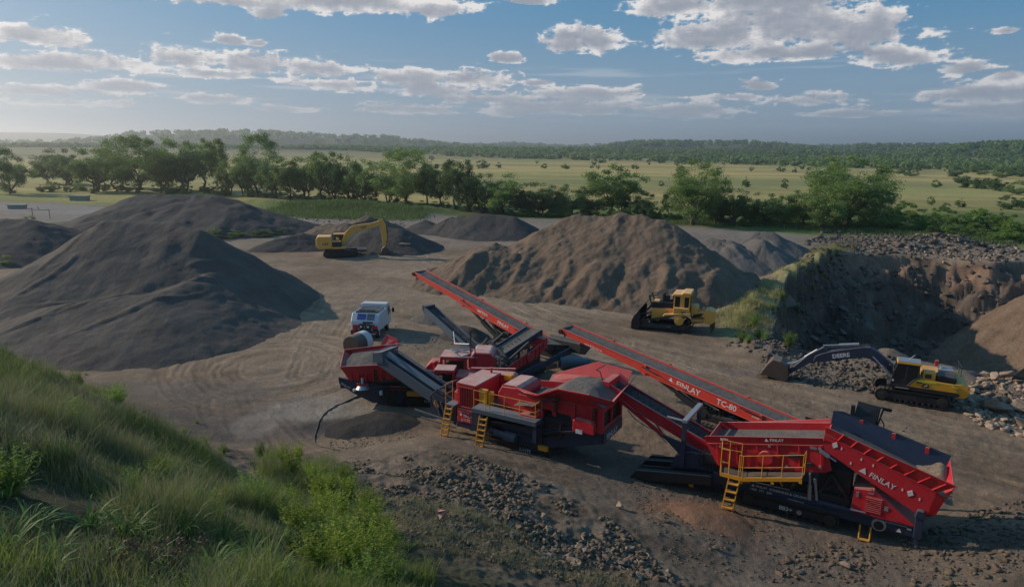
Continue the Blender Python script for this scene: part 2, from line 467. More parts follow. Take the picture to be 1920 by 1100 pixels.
M_leafA = leaf_material('gum_leaves', (0.10, 0.17, 0.045), (0.26, 0.345, 0.105), 0.52, 0.9)
M_leafB = leaf_material('dark_leaves', (0.072, 0.128, 0.046), (0.20, 0.28, 0.095), 0.50, 0.9)
M_leafC = leaf_material('bright_leaves', (0.105, 0.20, 0.035), (0.28, 0.39, 0.085), 0.52, 0.9)
M_grass = leaf_material('grass_blades', (0.042, 0.098, 0.024), (0.20, 0.26, 0.085), 0.40, 0.9, False)  # colour lowered to carry the darkening at the bottom of the view
M_grass_dry = leaf_material('dry_grass', (0.15, 0.16, 0.08), (0.38, 0.36, 0.21), 0.35, 0.3, False)
M_weed = leaf_material('weed_leaves', (0.13, 0.21, 0.025), (0.33, 0.38, 0.05), 0.42, 2.0)
M_weed_grass = leaf_material('yellow_green_grass', (0.10, 0.16, 0.03), (0.27, 0.33, 0.065), 0.42, 1.2, False)
M_broad = leaf_material('broad_blades', (0.07, 0.15, 0.03), (0.18, 0.30, 0.08), 0.4, 1.0)
M_seed = leaf_material('brown_seedheads', (0.12, 0.08, 0.05), (0.24, 0.17, 0.12), 0.1, 2.0)
M_rock = rock_material('grey_rock', (0.135, 0.097, 0.070), (0.30, 0.225, 0.165))
M_rock_dark = rock_material('dark_rock', (0.075, 0.062, 0.055), (0.175, 0.145, 0.122))
M_rock_tan = rock_material('tan_rock', (0.17, 0.12, 0.088), (0.33, 0.25, 0.19))

# ---------------------------------------------------------------- ground sheet (polar grid, fine near the yard)
def ground_color(x, y, z):
    r = np.hypot(x, y); a = np.arctan2(x, y)
    n = len(x)
    C = np.zeros((n, 3))
    dirt = np.array([0.200, 0.140, 0.096]); dirt2 = np.array([0.285, 0.210, 0.148]); grey = np.array([0.20, 0.185, 0.17]); dark = np.array([0.075, 0.066, 0.062])
    f1 = sstep(fbm(x/7, y/7, 4, 101), -.5, .5)[:, None]
    C[:] = dirt*(1-f1)+dirt2*f1
    # streaks along the haul road
    c, s = math.cos(R(-40)), math.sin(R(-40)); u = x*c+y*s; v = -x*s+y*c
    st = fbm(u/14, v/0.55, 4, 103)
    rd = sstep(v, 29, 34)*sstep(70-y, 0, 10)
    C *= (1+0.36*(st*rd)[:, None])
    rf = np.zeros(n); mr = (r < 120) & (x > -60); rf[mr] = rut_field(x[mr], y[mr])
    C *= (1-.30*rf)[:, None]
    mt = sstep(fbm(x/5+9, y/5, 5, 151, .62), .05, .55)[:, None]*0.32
    C[:] = C*(1-mt)+np.array([0.12, 0.098, 0.082])*mt
    # turning circle streaks
    cx, cy = G(500, 678); rr = np.hypot(x-cx, y-cy)
    tm = np.exp(-((rr-5)/3.0)**2)
    C *= (1+0.45*(tm*fbm(rr*2.6, np.arctan2(y-cy, x-cx)*1.0, 4, 104))[:, None])
    # dark damp patch west of the turning circle, pale bare patch beside the hose
    def patch(px, py, rx, ry, col, soft=0.35, amt=1.0, seed=0, rot=0.0):
        gx, gy = G(px, py)
        cr, sr = math.cos(rot), math.sin(rot)
        ux = ((x-gx)*cr+(y-gy)*sr)/rx; uy = (-(x-gx)*sr+(y-gy)*cr)/ry
        q = np.hypot(ux, uy)+0.28*fbm(x/1.6, y/1.6, 4, 200+seed)
        w = (amt*(1-sstep(q, 1-soft, 1+soft)))[:, None]
        C[:] = C*(1-w)+np.array(col)*w
    patch(430, 800, 5.5, 2.6, (0.12, 0.10, 0.09), amt=.75, seed=1)
    patch(330, 735, 6, 2.5, (0.15, 0.125, 0.11), amt=.6, seed=8)
    patch(620, 760, 3.6, 2.4, (0.27, 0.235, 0.20), amt=.9, seed=2)
    patch(480, 790, 1.2, 2.2, (0.25, 0.21, 0.18), amt=.7, seed=12)
    patch(690, 800, 3.4, 1.5, dark, amt=.97, seed=3)
    patch(860, 640, 6, 3.0, (0.17, 0.14, 0.115), amt=.55, seed=4)
    patch(1000, 860, 5.5, 2.6, (0.12, 0.10, 0.088), amt=.7, seed=5)
    patch(1300, 930, 6.0, 3.0, (0.13, 0.105, 0.088), amt=.75, seed=6)
    patch(1320, 985, 2.6, 1.9, (0.22, 0.120, 0.075), amt=.9, seed=7)
    patch(1600, 1040, 7.5, 2.2, (0.15, 0.118, 0.095), amt=.85, seed=9)  # ground towards the bottom of the view darkened in colour, like a vignette
    patch(1300, 1120, 9.0, 2.2, (0.14, 0.112, 0.092), amt=.85, seed=19)
    patch(1650, 770, 3.0, 1.4, (0.20, 0.155, 0.12), amt=.5, seed=10)
    patch(1480, 700, 6.0, 1.2, (0.19, 0.15, 0.125), amt=.6, seed=11)
    # rubble slope below the viewpoint, soil darkened to carry the view's bottom vignette
    h = sstep(z, 0.25, 1.0)*(y < 45)*(r < 55)
    nh = sstep(fbm(x/1.7, y/1.7, 4, 107), -.4, .4)[:, None]
    soil = np.array([0.115, 0.085, 0.062])*(1-nh)+np.array([0.195, 0.150, 0.113])*nh
    C[:] = C*(1-h[:, None])+soil*h[:, None]
    gd = sstep(z, 3.0, 5.0)*(y < 45)*(r < 55)
    C[:] = C*(1-gd[:, None])+np.array([0.07, 0.068, 0.04])*gd[:, None]
    # spur: grass
    d, p = seg_dist(x, y, SPUR)
    w = (1-sstep(d+1.3*fbm(x/1.6, y/1.6, 4, 111), .7, 2.6))*0.85*(~inside(x, y, PIT))
    gcol = np.array([0.25, 0.225, 0.11])
    C[:] = C*(1-w[:, None])+gcol*w[:, None]
    d, p = seg_dist(x, y, BERM)
    w = (1-sstep(d, 1.2, 3.0))*0.85
    C[:] = C*(1-w[:, None])+np.array([0.175, 0.14, 0.115])*w[:, None]
    # pit walls: dark layered rock, loose red-brown band near the rim
    ins = inside(x, y, PIT)
    lay = fbm(x/5, z*1.1+3*fbm(x/6, y/6, 2, 115), 4, 113)
    rockc = np.array([0.105, 0.078, 0.062])[None]*(1+0.7*lay[:, None])*(1+0.4*fbm(x/1.1, y/1.1, 3, 116)[:, None])
    red = np.array([0.24, 0.15, 0.105]); rm = (sstep(z, -4.6, -1.8)*sstep(x, 42, 50)*sstep(fbm(x/3, y/3, 3, 117), -.35, .2))[:, None]
    rockc = rockc*(1-rm)+red*rm
    C = np.where(ins[:, None], rockc, C)
    # grey lot and haul road beyond, green berm, then fields
    bp = np.array([G(*q) for q in ((-400,372),(0,378),(150,384),(200,402),(540,401),(800,404),(960,411),(1180,409),(1260,422),(1500,441),(1640,447),(1920,467),(2400,500))])
    o = np.argsort(bp[:, 0]); yb = np.interp(x, bp[o, 0], bp[o, 1])
    q = y + 3.0*fbm(x/8, y/8, 3, 121)
    gw = sstep(q-yb, -1.5, 2.5)[:, None]
    g1 = np.array([0.085, 0.125, 0.035]); g2 = np.array([0.16, 0.185, 0.055])
    f = sstep(fbm(x/14, y/14, 4, 123), -.4, .5)[:, None]
    green = g1*(1-f)+g2*f
    # roads in the far yard lighter
    fy = sstep(y, 95, 125)[:, None]
    C[:] = C*(1-fy*0.7)+np.array([0.235, 0.205, 0.185])*fy*0.7
    # pasture
    pa = sstep(fbm(x/140, y/60, 4, 125)+0.3*fbm(x/30, y/30, 3, 126), -.45, .12)[:, None]
    straw = np.array([0.48, 0.36, 0.14]); straw2 = np.array([0.33, 0.305, 0.11])
    past = straw*pa+straw2*(1-pa)
    st2 = sstep(fbm(x/260+3, y/38, 4, 127), .0, .3)[:, None]; past = past*(1-st2*.45)+np.array([0.15, 0.165, 0.065])*st2*.45
    farm = sstep(y, 150, 230)[:, None]
    green = green*(1-farm)+past*farm
    # left side: paler strips; far: blue-green scrub belts
    far = sstep(r, 700, 1100)[:, None]
    band = sstep(fbm(x/600, y/160, 4, 129), -.15, .2)[:, None]
    farc = np.array([0.085, 0.11, 0.05])*band+np.array([0.24, 0.215, 0.10])*(1-band)
    green = green*(1-far)+farc*far
    rz = sstep(z, 5, 14)*(r > 600)
    wood = np.array([0.035, 0.055, 0.028])*(1+0.35*fbm(a*300, r/60, 3, 131)[:, None])
    clear = sstep(fbm(a*40, r/200, 3, 133), .12, .3)
    wood = wood*(1-clear[:, None]*0.6)+np.array([0.13, 0.14, 0.06])*clear[:, None]*0.6
    green = green*(1-rz[:, None])+wood*rz[:, None]
    C[:] = C*(1-gw)+green*gw
    # overgrown ground around the left stockpiles
    for (px, py, rx, ry) in ((60, 470, 22, 13), (420, 432, 16, 5), (150, 420, 10, 6), (90, 640, 8, 4)):
        gx, gy = G(px, py); qq = np.hypot((x-gx)/rx, (y-gy)/ry)+0.3*fbm(x/4, y/4, 3, 141)
        w = (1-sstep(qq, .8, 1.15))[:, None]*0.85
        C[:] = C*(1-w)+np.array([0.085, 0.11, 0.05])*w
    gx, gy = G(60, 392); qq = np.hypot((x-gx)/50, (y-gy)/14)
    w = (1-sstep(qq, .85, 1.1))[:, None]*(sstep(fbm(x/9, y/5, 3, 143), -.5, .0))[:, None]*0.8
    C[:] = C*(1-w)+np.array([0.26, 0.23, 0.22])*w
    return np.clip(C, 0.01, 0.8)

def build_ground():
    r = [0.6]
    while r[-1] < 26000:
        q = r[-1]
        if q < 12: k = 1.022
        elif q < 120: k = 1.0048
        elif q < 400: k = 1.009
        else: k = 1.016
        r.append(q*k)
    r = np.array(r)
    a = np.concatenate([np.linspace(-180, -50, 60, endpoint=False), np.linspace(-50, 50, 860, endpoint=False), np.linspace(50, 180, 61)])
    a = np.radians(a)
    RR, AA = np.meshgrid(r, a, indexing='ij')
    x = (RR*np.sin(AA)).ravel(); y = (RR*np.cos(AA)).ravel()
    z = ground_z(x, y)
    nr, na = len(r), len(a)
    i = np.arange(nr*na).reshape(nr, na)
    q = np.stack([i[:-1, :-1], i[1:, :-1], i[1:, 1:], i[:-1, 1:]], -1).reshape(-1, 4)
    me = mesh_np('ground', np.stack([x, y, z], 1), quads=q[:, ::-1], smooth=True)
    vcol(me, ground_color(x, y, z))
    o = link('ground', me, MG); tag(o, kind='structure')
    o['label'] = 'brown bare earth of the quarry yard running out to green and straw pasture'
    print('ground verts', len(x), nr, na)
    return o
build_clouds()
build_ground()

# ---------------------------------------------------------------- stockpiles
def pile(name, cat, label, peaks, mat, step=0.25, noise_amp=0.12, gully=0.0, seed=0, rim=0.35, group=None, floor=-0.4, fscale=1.0, scoops=(), xmin=None, ribs=None):
    """peaks: (x, y, z_top, slope, elongation vector or None). Heap height = highest of its cones"""
    P = np.array([p[:4] for p in peaks], float)
    rad = max((p[2]-floor)/p[3] for p in peaks)*1.35+1
    x0, x1 = P[:, 0].min()-rad, P[:, 0].max()+rad; y0, y1 = P[:, 1].min()-rad, P[:, 1].max()+rad
    for p in peaks:
        if len(p) > 4:
            x0 = min(x0, p[4]-rad); x1 = max(x1, p[4]+rad); y0 = min(y0, p[5]-rad); y1 = max(y1, p[5]+rad)
    xs = np.arange(x0, x1, step); ys = np.arange(y0, y1, step)
    X, Y = np.meshgrid(xs, ys, indexing='ij')
    wx = X+0.9*fscale*fbm(X/5/fscale, Y/5/fscale, 3, seed+1); wy = Y+0.9*fscale*fbm(X/5/fscale+40, Y/5/fscale, 3, seed+2)
    Z = np.full(X.shape, -99.0)
    for p in peaks:
        if len(p) > 4: d, t = seg_dist(wx, wy, [(p[0], p[1]), (p[4], p[5])]); top = p[2]+(p[6]-p[2])*t
        else: d = np.hypot(wx-p[0], wy-p[1]); top = p[2]
        d = np.sqrt(d*d+rim*rim)-rim
        h = top-d*p[3]
        k = 0.25
        Z = np.maximum(Z, h)+k*np.exp(-np.abs(Z-h)/k)*0.5*(Z > -50)
    for (sx_, sy_, ra_, rb_, dep_, an_) in scoops:
        ca_, sa_ = math.cos(an_), math.sin(an_)
        ux = ((X-sx_)*ca_+(Y-sy_)*sa_)/ra_; uy = (-(X-sx_)*sa_+(Y-sy_)*ca_)/rb_
        q_ = np.hypot(ux, uy)+.22*fbm(X/1.1, Y/1.1, 3, seed+77)
        Z = Z-dep_*(1-sstep(q_, .55, 1.05))*sstep(Z, .0, 1.0)
    if gully:
        cx, cy = P[:, 0].mean(), P[:, 1].mean()
        ang = np.arctan2(Y-cy, X-cx)
        g = fbm(ang*7, np.hypot(X-cx, Y-cy)/9, 3, seed+5)
        Z = Z+gully*g*sstep(Z, 0.2, 1.5)
    Z = Z+noise_amp*fbm(X/1.4, Y/1.4, 4, seed+9)+noise_amp*.35*fbm(X*2.2, Y*2.2, 3, seed+10)
    gz = ground_z(X.ravel(), Y.ravel(), False).reshape(X.shape)
    if floor > -2: gz = np.maximum(gz, -.2)
    if ribs:
        an_, fr_, am_, zm_ = ribs; ca_, sa_ = math.cos(R(an_)), math.sin(R(an_))
        u_ = X*ca_+Y*sa_; v_ = -X*sa_+Y*ca_
        w_ = vnoise(u_*fr_+.8*fbm(X/4, Y/4, 3, seed+60), v_*.09, seed+61)*.65+vnoise(u_*fr_*2.3+.5*fbm(X/3, Y/3, 2, seed+63), v_*.12, seed+62)*.35
        w_ = w_-.5+.25*np.abs(w_-.5)
        Z = Z+am_*2*w_*sstep(Z, .0, .9)*(1-sstep(Z, zm_, zm_+1.2))
    if xmin is not None: Z = np.where(X < xmin, -99, Z)
    Z = np.where(Z < gz-0.35, gz-0.35, Z)
    keep = (Z > gz-0.34)
    kq = keep[:-1, :-1] | keep[1:, :-1] | keep[1:, 1:] | keep[:-1, 1:]
    i = np.arange(X.size).reshape(X.shape)
    q = np.stack([i[:-1, :-1], i[1:, :-1], i[1:, 1:], i[:-1, 1:]], -1)[kq]
    used = np.unique(q); remap = np.full(X.size, -1); remap[used] = np.arange(len(used))
    V = np.stack([X.ravel(), Y.ravel(), Z.ravel()], 1)[used]
    org = np.array([V[:, 0].mean(), V[:, 1].mean(), V[:, 2].min()])
    me = mesh_np(name, V-org, quads=remap[q], smooth=True)
    o = link(name, me, mat); o.location = org
    tag(o, label, cat, group)
    return o
M_gr_blue = gravel_material('blue_grey_aggregate', (0.092, 0.076, 0.067), (0.135, 0.112, 0.098))
M_gr_brown = gravel_material('brown_crusher_dust', (0.130, 0.092, 0.068), (0.195, 0.138, 0.098))
M_gr_dark = gravel_material('dark_aggregate', (0.062, 0.056, 0.055), (0.092, 0.082, 0.077), 9, 0.08)
M_gr_grey = gravel_material('grey_aggregate', (0.115, 0.103, 0.094), (0.165, 0.145, 0.13))
M_gr_tan = gravel_material('tan_shot_rock', (0.16, 0.105, 0.070), (0.24, 0.165, 0.115), 3.5, 0.25)
M_gr_black = gravel_material('wet_black_fines', (0.030, 0.027, 0.026), (0.060, 0.053, 0.05), 9, .08)
def AT(px, py, y):
    u = (px-960)/F_PX; v = -(py-550)/F_PX
    c, s = math.cos(ROLL), math.sin(ROLL)
    u2 = u*c - v*s; v2 = u*s + v*c
    d = (u2, math.cos(PITCH)+v2*math.sin(PITCH), -math.sin(PITCH)+v2*math.cos(PITCH))
    t = y/d[1]
    return (t*d[0], y, CAM_H+t*d[2])
def pk(px, py, y, s, other=None):
    a = AT(px, py, y)
    if other is None: return (*a, s)
    b = AT(*other)
    return (a[0], a[1], a[2], s, b[0], b[1], b[2])
pile('gravel_stockpile', 'stockpile', 'huge smooth blue-grey gravel heap at left edge with pale creased ridges on its lower front',
     [pk(205, 414, 66, .60, (320, 417, 66)), pk(320, 417, 66, .70, (378, 432, 65)), pk(120, 478, 62, .45), pk(375, 432, 65, .74, (415, 480, 63)),
      pk(290, 556, 54, .42, (360, 530, 57)), pk(350, 532, 57, .52, (395, 512, 60)), pk(110, 572, 53, .33, (300, 552, 54)), pk(330, 600, 52.5, .33), pk(455, 505, 64.5, .85, (480, 520, 65)), pk(10, 605, 52, .35), pk(-160, 560, 58, .5)],
     M_gr_blue, 0.2, 0.12, 0.0, 11, scoops=[(*G(a_, b_, z_), l_, .34, -.11, R(an_)) for a_, b_, z_, l_, an_ in ((150,533,3.6,5,18),(300,528,3.6,6,22),(410,510,3.6,4,30),(200,565,2.6,6,40),(330,552,2.6,6,45),(60,590,2.2,4,50),(250,600,1.6,6,48),(430,560,2.0,6,-30),(510,545,1.4,4,-35),(120,470,5.4,4,75),(90,490,5.0,4,70))])
_sc = []
for (px, py, ra, rb, dep, an) in ((893,512,.9,2.6,.7,62),(935,548,1.5,3.0,.55,60),(1000,560,2.3,3.2,1.7,62),(1052,574,.85,3.2,1.5,58),(1086,580,.65,3.0,1.3,55),(1118,584,.45,2.6,.9,55),(1150,560,.9,1.5,.6,50),(1180,535,.7,1.2,.7,80),(1215,585,1.1,2.0,.4,60),(965,492,1.0,.6,.4,10),(1010,488,1.0,.5,.35,0)):
    gx, gy = G(px, py, max(.6, (592-py)*.034)); _sc.append((gx, gy+.4, rb, ra, dep, R(an)))
pile('gravel_stockpile', 'stockpile', 'tall brown crusher dust heap mid yard with gouged front and dark right flank',
     [pk(1060, 411, 80, .60, (1110, 404, 79)), pk(1110, 404, 79, .60, (1165, 402, 77)), pk(1165, 402, 77, .62, (1240, 409, 74.5)), pk(1255, 420, 74, .63), pk(1085, 399, 80, .8), pk(1162, 397, 78, .75), pk(1205, 402, 77, .75), pk(1035, 420, 80, .6), pk(925, 455, 79, .5, (880, 478, 77)), pk(1000, 450, 78, .5),
      pk(895, 470, 76, .55, (960, 476, 75)), pk(960, 478, 75, .6, (1060, 485, 73)), pk(1060, 485, 73, .6, (1160, 490, 71)), pk(1160, 492, 70, .6, (1270, 500, 69)), pk(860, 485, 77, .5), pk(1000, 520, 70, .5, (1230, 535, 66))],
     M_gr_brown, 0.15, 0.34, 0.0, 23, scoops=_sc[2:3], ribs=(-24, .50, .80, 2.7))
pile('gravel_stockpile', 'stockpile', 'long low dark heap far left behind a green sapling',
     [pk(255, 366, 128, .42, (400, 366, 126)), pk(400, 366, 126, .42, (450, 378, 124)), pk(450, 380, 124, .35, (520, 400, 124))], M_gr_dark, 0.5, 0.25, 0.3, 37)
pile('gravel_stockpile', 'stockpile', 'dark gravel bank behind the yellow excavator, crossing under its boom',
     [pk(500, 455, 100, .45, (570, 438, 103)), pk(570, 438, 103, .5, (660, 440, 104)), pk(700, 424, 103, .5, (750, 428, 102)), pk(760, 440, 102, .5)], M_gr_dark, 0.3, 0.18, 0.3, 41)
pile('gravel_stockpile', 'stockpile', 'dark ribbed gravel bank left of and behind the brown dust heap',
     [pk(850, 408, 122, .5, (905, 404, 119)), pk(905, 404, 119, .55, (960, 404, 118)), pk(800, 414, 124, .45)], M_gr_dark, 0.35, 0.15, 0.5, 43)
pile('rubble_mound', 'mound', 'small brown rubble mound on the far road behind the yellow excavator',
     [pk(690, 405, 122, .6), pk(715, 413, 118, .5), pk(650, 417, 118, .4), pk(620, 420, 120, .35)], M_gr_brown, 0.3, 0.35, 0.2, 47)
pile('gravel_stockpile', 'stockpile', 'low grey gravel heap just right of the brown dust heap',
     [pk(1330, 447, 92, .5, (1370, 452, 90)), pk(1375, 458, 88, .45)], M_gr_grey, 0.25, 0.15, 0.3, 53)
pile('gravel_stockpile', 'stockpile', 'pointed grey gravel cone with a shaded dark right side beside the grass bank',
     [pk(1432, 450, 88, .62, (1420, 447, 92))], M_gr_grey, 0.22, 0.12, 0.2, 59)
pile('gravel_stockpile', 'stockpile', 'grey gravel cone furthest back of the group right of the brown dust heap',
     [pk(1418, 436, 100, .52, (1450, 436, 99))], M_gr_grey, 0.25, 0.1, 0.2, 61)
pile('gravel_stockpile', 'stockpile', 'overgrown dark heap with green top at the far left edge of the yard',
     [pk(-40, 410, 95, .4, (60, 412, 94))], M_gr_dark, 0.4, 0.2, 0.2, 67)
pile('gravel_stockpile', 'stockpile', 'small round grey gravel heap under the blue side conveyor head',
     [pk(800, 585, 58.5, .62)], M_gr_grey, 0.12, 0.05, 0.0, 71)
pile('gravel_stockpile', 'stockpile', 'small dark gravel heap under the red stacker beside the blue side conveyor',
     [pk(865, 612, 53.5, .5, (880, 615, 53))], M_gr_dark, 0.15, 0.06, 0.0, 73)
pile('gravel_stockpile', 'stockpile', 'sunlit tan shot rock slope running down into the right side of the pit',
     [pk(2150, 455, 79, .80, (3000, 640, 60))], M_gr_tan, 0.3, 0.5, 0.0, 79, floor=-12.5, xmin=40)
pile('gravel_stockpile', 'stockpile', 'low reddish dirt heap below the yellow ladder of the long red screener',
     [pk(1310, 955, 25.5, .36)], gravel_material('red_dirt', (0.20, 0.105, 0.065), (0.26, 0.15, 0.095)), 0.1, 0.07, 0.0, 83)
pile('gravel_stockpile', 'stockpile', 'flat black heap of wet fines beside the black hose',
     [pk(668, 797, 34.4, .26, (728, 783, 35.0))], M_gr_black, 0.12, 0.08, 0.0, 89)
# ---------------------------------------------------------------- rocks
rng = np.random.default_rng(7)
def rock_mesh(seed, name='rock', flat=0.7):
    r = np.random.default_rng(seed)
    bm = bmesh.new()
    p = r.normal(size=(int(r.integers(8, 16)), 3)); p /= np.linalg.norm(p, axis=1)[:, None]
    p *= r.uniform(.65, 1.0, (len(p), 1)); p *= np.array([1, r.uniform(.5, .85), flat*r.uniform(.5, 1.0)])
    for v in p: bm.verts.new(v)
    bmesh.ops.convex_hull(bm, input=bm.verts)
    bmesh.ops.delete(bm, geom=[v for v in bm.verts if not v.link_faces], context='VERTS')
    bmesh.ops.triangulate(bm, faces=bm.faces)
    me = bpy.data.meshes.new(name); bm.to_mesh(me); bm.free()
    return me
ROCKS = [rock_mesh(100+i) for i in range(10)]
ROCK_ARR = []
for me in ROCKS:
    v = np.array([tuple(q.co) for q in me.vertices]); f = np.array([tuple(p.vertices) for p in me.polygons]); ROCK_ARR.append((v, f))
def in_poly_px(poly, n, seed, zguess=0.0, power=1):
    """random spots on the ground inside a patch whose corners are given"""
    r = np.random.default_rng(seed)
    P = np.array([G(*p, zguess) for p in poly])
    out = np.zeros((0, 2))
    while len(out) < n:
        c = r.uniform(P.min(0), P.max(0), (n*3, 2)); c = c[inside(c[:, 0], c[:, 1], [tuple(q) for q in P])]
        out = np.vstack([out, c])
    return out[:n]
rocks = []   # x, y, size, kind
def scatter(poly, n, s0, s1, kind, seed, z=0.0, skew=2.5, clump=0.0):
    p = in_poly_px(poly, n if not clump else n*2, seed, z); r = np.random.default_rng(seed+1)
    if clump:
        k = fbm(p[:, 0]/1.6, p[:, 1]/1.6, 3, seed); o = np.argsort(-k-r.uniform(0, .5, len(k))*(1-clump)); p = p[o[:n]]
    s = s0+(s1-s0)*r.uniform(0, 1, len(p))**skew
    for (x, y), q in zip(p, s): rocks.append((x, y, q, kind))
scatter([(540,905),(600,870),(700,842),(800,825),(900,850),(1000,885),(1090,930),(1190,1000),(1280,1110),(1000,1130),(880,1010),(760,930)], 5200, .035, .25, 0, 1, 1.5, 3.2, .55)
scatter([(650,900),(900,940),(1150,1010),(1250,1120),(760,1130),(720,960)], 2600, .03, .17, 0, 3, 2.5, 3.0)
scatter([(1150,850),(1350,900),(1500,1010),(1900,1010),(1950,1120),(1250,1120)], 2600, .02, .11, 0, 5, 0, 3.2)
scatter([(1460,1040),(1560,1000),(1650,1040),(1600,1110),(1440,1110)], 200, .05, .26, 0, 7, 0.2, 2.5)
scatter([(1690,1000),(1800,960),(1930,930),(1960,1110),(1700,1110)], 900, .03, .24, 0, 9, 0.3, 3.2)
scatter([(1425,672),(1500,645),(1580,655),(1680,690),(1660,722),(1540,712),(1470,700)], 1500, .07, .36, 1, 11, 0.6, 3)
scatter([(1780,730),(1850,708),(1960,720),(1960,800),(1850,772)], 700, .09, .50, 2, 13, 0.8, 2.6)
scatter([(1390,640),(1470,620),(1500,640),(1440,668)], 120, .1, .40, 1, 15, 1, 2)
scatter([(1550,480),(1900,500),(1890,560),(1830,640),(1790,700),(1500,700),(1470,560)], 4200, .10, .62, 1, 17, -6, 2.8, .4)
scatter([(1650,470),(1860,487),(1880,520),(1700,505)], 260, .15, .5, 2, 19, -2, 1.8)
scatter([(1635,468),(1650,446),(1700,440),(1800,443),(1850,458),(1885,470),(1800,474)], 520, .28, .75, 1, 21, 0.3, 1.6)
scatter([(1515,452),(1560,443),(1630,452),(1640,462),(1560,456)], 120, .25, .7, 1, 23, 0.1, 1.6)
scatter([(700,600),(900,650),(640,700)], 60, .05, .16, 0, 25, 0, 2)
scatter([(1100,640),(1500,720),(1900,850),(1900,930),(1500,800)], 160, .03, .12, 0, 27, 0, 3)
scatter([(600,870),(640,800),(760,800),(800,830)], 700, .02, .09, 1, 29, 0, 2.5)
scatter([(560,408),(760,402),(760,425),(600,430)], 160, .15, .6, 1, 31, 0, 2)
scatter([(640,425),(740,415),(760,440),(650,445)], 80, .15, .5, 1, 33, 0, 2)
scatter([(1550,480),(1905,498),(1900,560),(1850,620),(1790,700),(1500,700),(1462,560)], 900, .35, 1.15, 3, 35, -6, 2.2, .3)
scatter([(1650,484),(1905,496),(1905,530),(1700,510)], 260, .2, .7, 2, 37, -3, 2.0)
scatter([(1350,632),(1440,560),(1520,500),(1570,470),(1590,485),(1540,540),(1470,610),(1440,650)], 420, .08, .5, 1, 39, 1.0, 2.4)
big = [(1868,772,.75,2),(1905,745,.9,2),(1880,735,.7,2),(1860,742,.55,2),(1912,775,.75,2),(1915,795,.65,0),(1850,768,.45,0),(1872,712,.5,2),(1900,720,.7,0),(1845,725,.45,2),
       (1828,745,.4,0),(1895,765,.5,0),(1585,1075,.30,0),(1235,1005,.34,2),(1160,985,.3,0),(1340,1055,.28,0)]
_R = np.array([(a, b, c, k) for a, b, c, k in rocks])
_z = ground_z(_R[:, 0], _R[:, 1])
_dist = np.sqrt(_R[:, 0]**2+_R[:, 1]**2+(CAM_H-_z)**2)
_app = _R[:, 2]/_dist
_R[:, 3] = np.where(_R[:, 3] == 3, 1, _R[:, 3])
order = np.argsort(-_app)
NIND = 280
ROCKM = [M_rock, M_rock_dark, M_rock_tan]
ROCKV = [[m_.copy() for m_ in ROCKS] for _ in range(3)]
for ms, mt in zip(ROCKV, ROCKM):
    for q in ms: q.materials.append(mt)
LAB = ['broken grey-brown rock lying loose on the rubble slope or yard edge', 'dark angular rock lying on a rubble bank by the pit or far road', 'tan rock lying on the pit edge or the bank behind the black excavator']
for j in order[:NIND]:
    x, y, s, k = _R[j]; k = int(k)
    o = link('rock', ROCKV[k][int(rng.integers(10))]); o.location = (x, y, _z[j]+s*.12)
    o.rotation_euler = tuple(rng.uniform(-.5, .5, 2))+(rng.uniform(0, 6.28),); o.scale = (s, s, s)
    tag(o, LAB[k], 'rock', ['loose rocks on the near rubble slope', 'dark rocks of the rubble banks', 'tan rocks at the pit and right bank'][k])
bl = ['largest pale boulder of the heap behind the black and yellow excavator', 'rounded pale boulder at the foot of the boulder heap, right frame edge']
for i, (px, py, s, k) in enumerate(big):
    s = s*(1.25 if i < 12 else 1)
    x, y = G(px, py); z = float(ground_z(np.array([x]), np.array([y]))[0])
    o = link('boulder', ROCKV[k][i % 10]); o.location = (x, y, z+s*.45); o.scale = (s, s*.95, s*1.0); o.rotation_euler = (rng.uniform(-.4, .4), rng.uniform(-.4, .4), rng.uniform(0, 6))
    if i < 12: tag(o, 'big pale boulder heaped at the right edge behind the black and yellow excavator', 'boulder', 'boulders heaped at the right edge')
    else: tag(o, ['large flat grey stone low in the frame below the long red screener', 'pale pinkish stone on the crest of the near rubble slope', 'grey stone on the rubble slope left of the pinkish stone', 'grey stone alone in the dark dirt under the low black conveyor'][i-12], 'boulder')
def rock_stuff(idx, name, mat, label):
    vs = []; fs = []; n = 0
    for j in idx:
        x, y, s, k = _R[j]; v, f = ROCK_ARR[int(rng.integers(10))]
        a = rng.uniform(0, 6.28); b = rng.uniform(-.6, .6)
        Rz = np.array([[math.cos(a), -math.sin(a), 0], [math.sin(a), math.cos(a), 0], [0, 0, 1]]); Rx = np.array([[1, 0, 0], [0, math.cos(b), -math.sin(b)], [0, math.sin(b), math.cos(b)]])
        w = (v*s)@(Rz@Rx).T+np.array([x, y, _z[j]+s*.12]); vs.append(w); fs.append(f+n); n += len(w)
    me = mesh_np(name, np.vstack(vs), tris=np.vstack(fs)); o = link(name, me, mat); tag(o, label, None, None, 'stuff')
rest = order[NIND:]
for k, nm in ((0, 'rubble'), (1, 'dark_rubble'), (2, 'tan_rubble')):
    ids = [j for j in rest if int(_R[j, 3]) == k]
    if ids: rock_stuff(ids, nm, [M_rock, M_rock_dark, M_rock_tan][k], ['small broken stones strewn over the near slope and yard', 'dark rubble on the pit walls and banks', 'tan stones along the pit rim and right bank'][k])

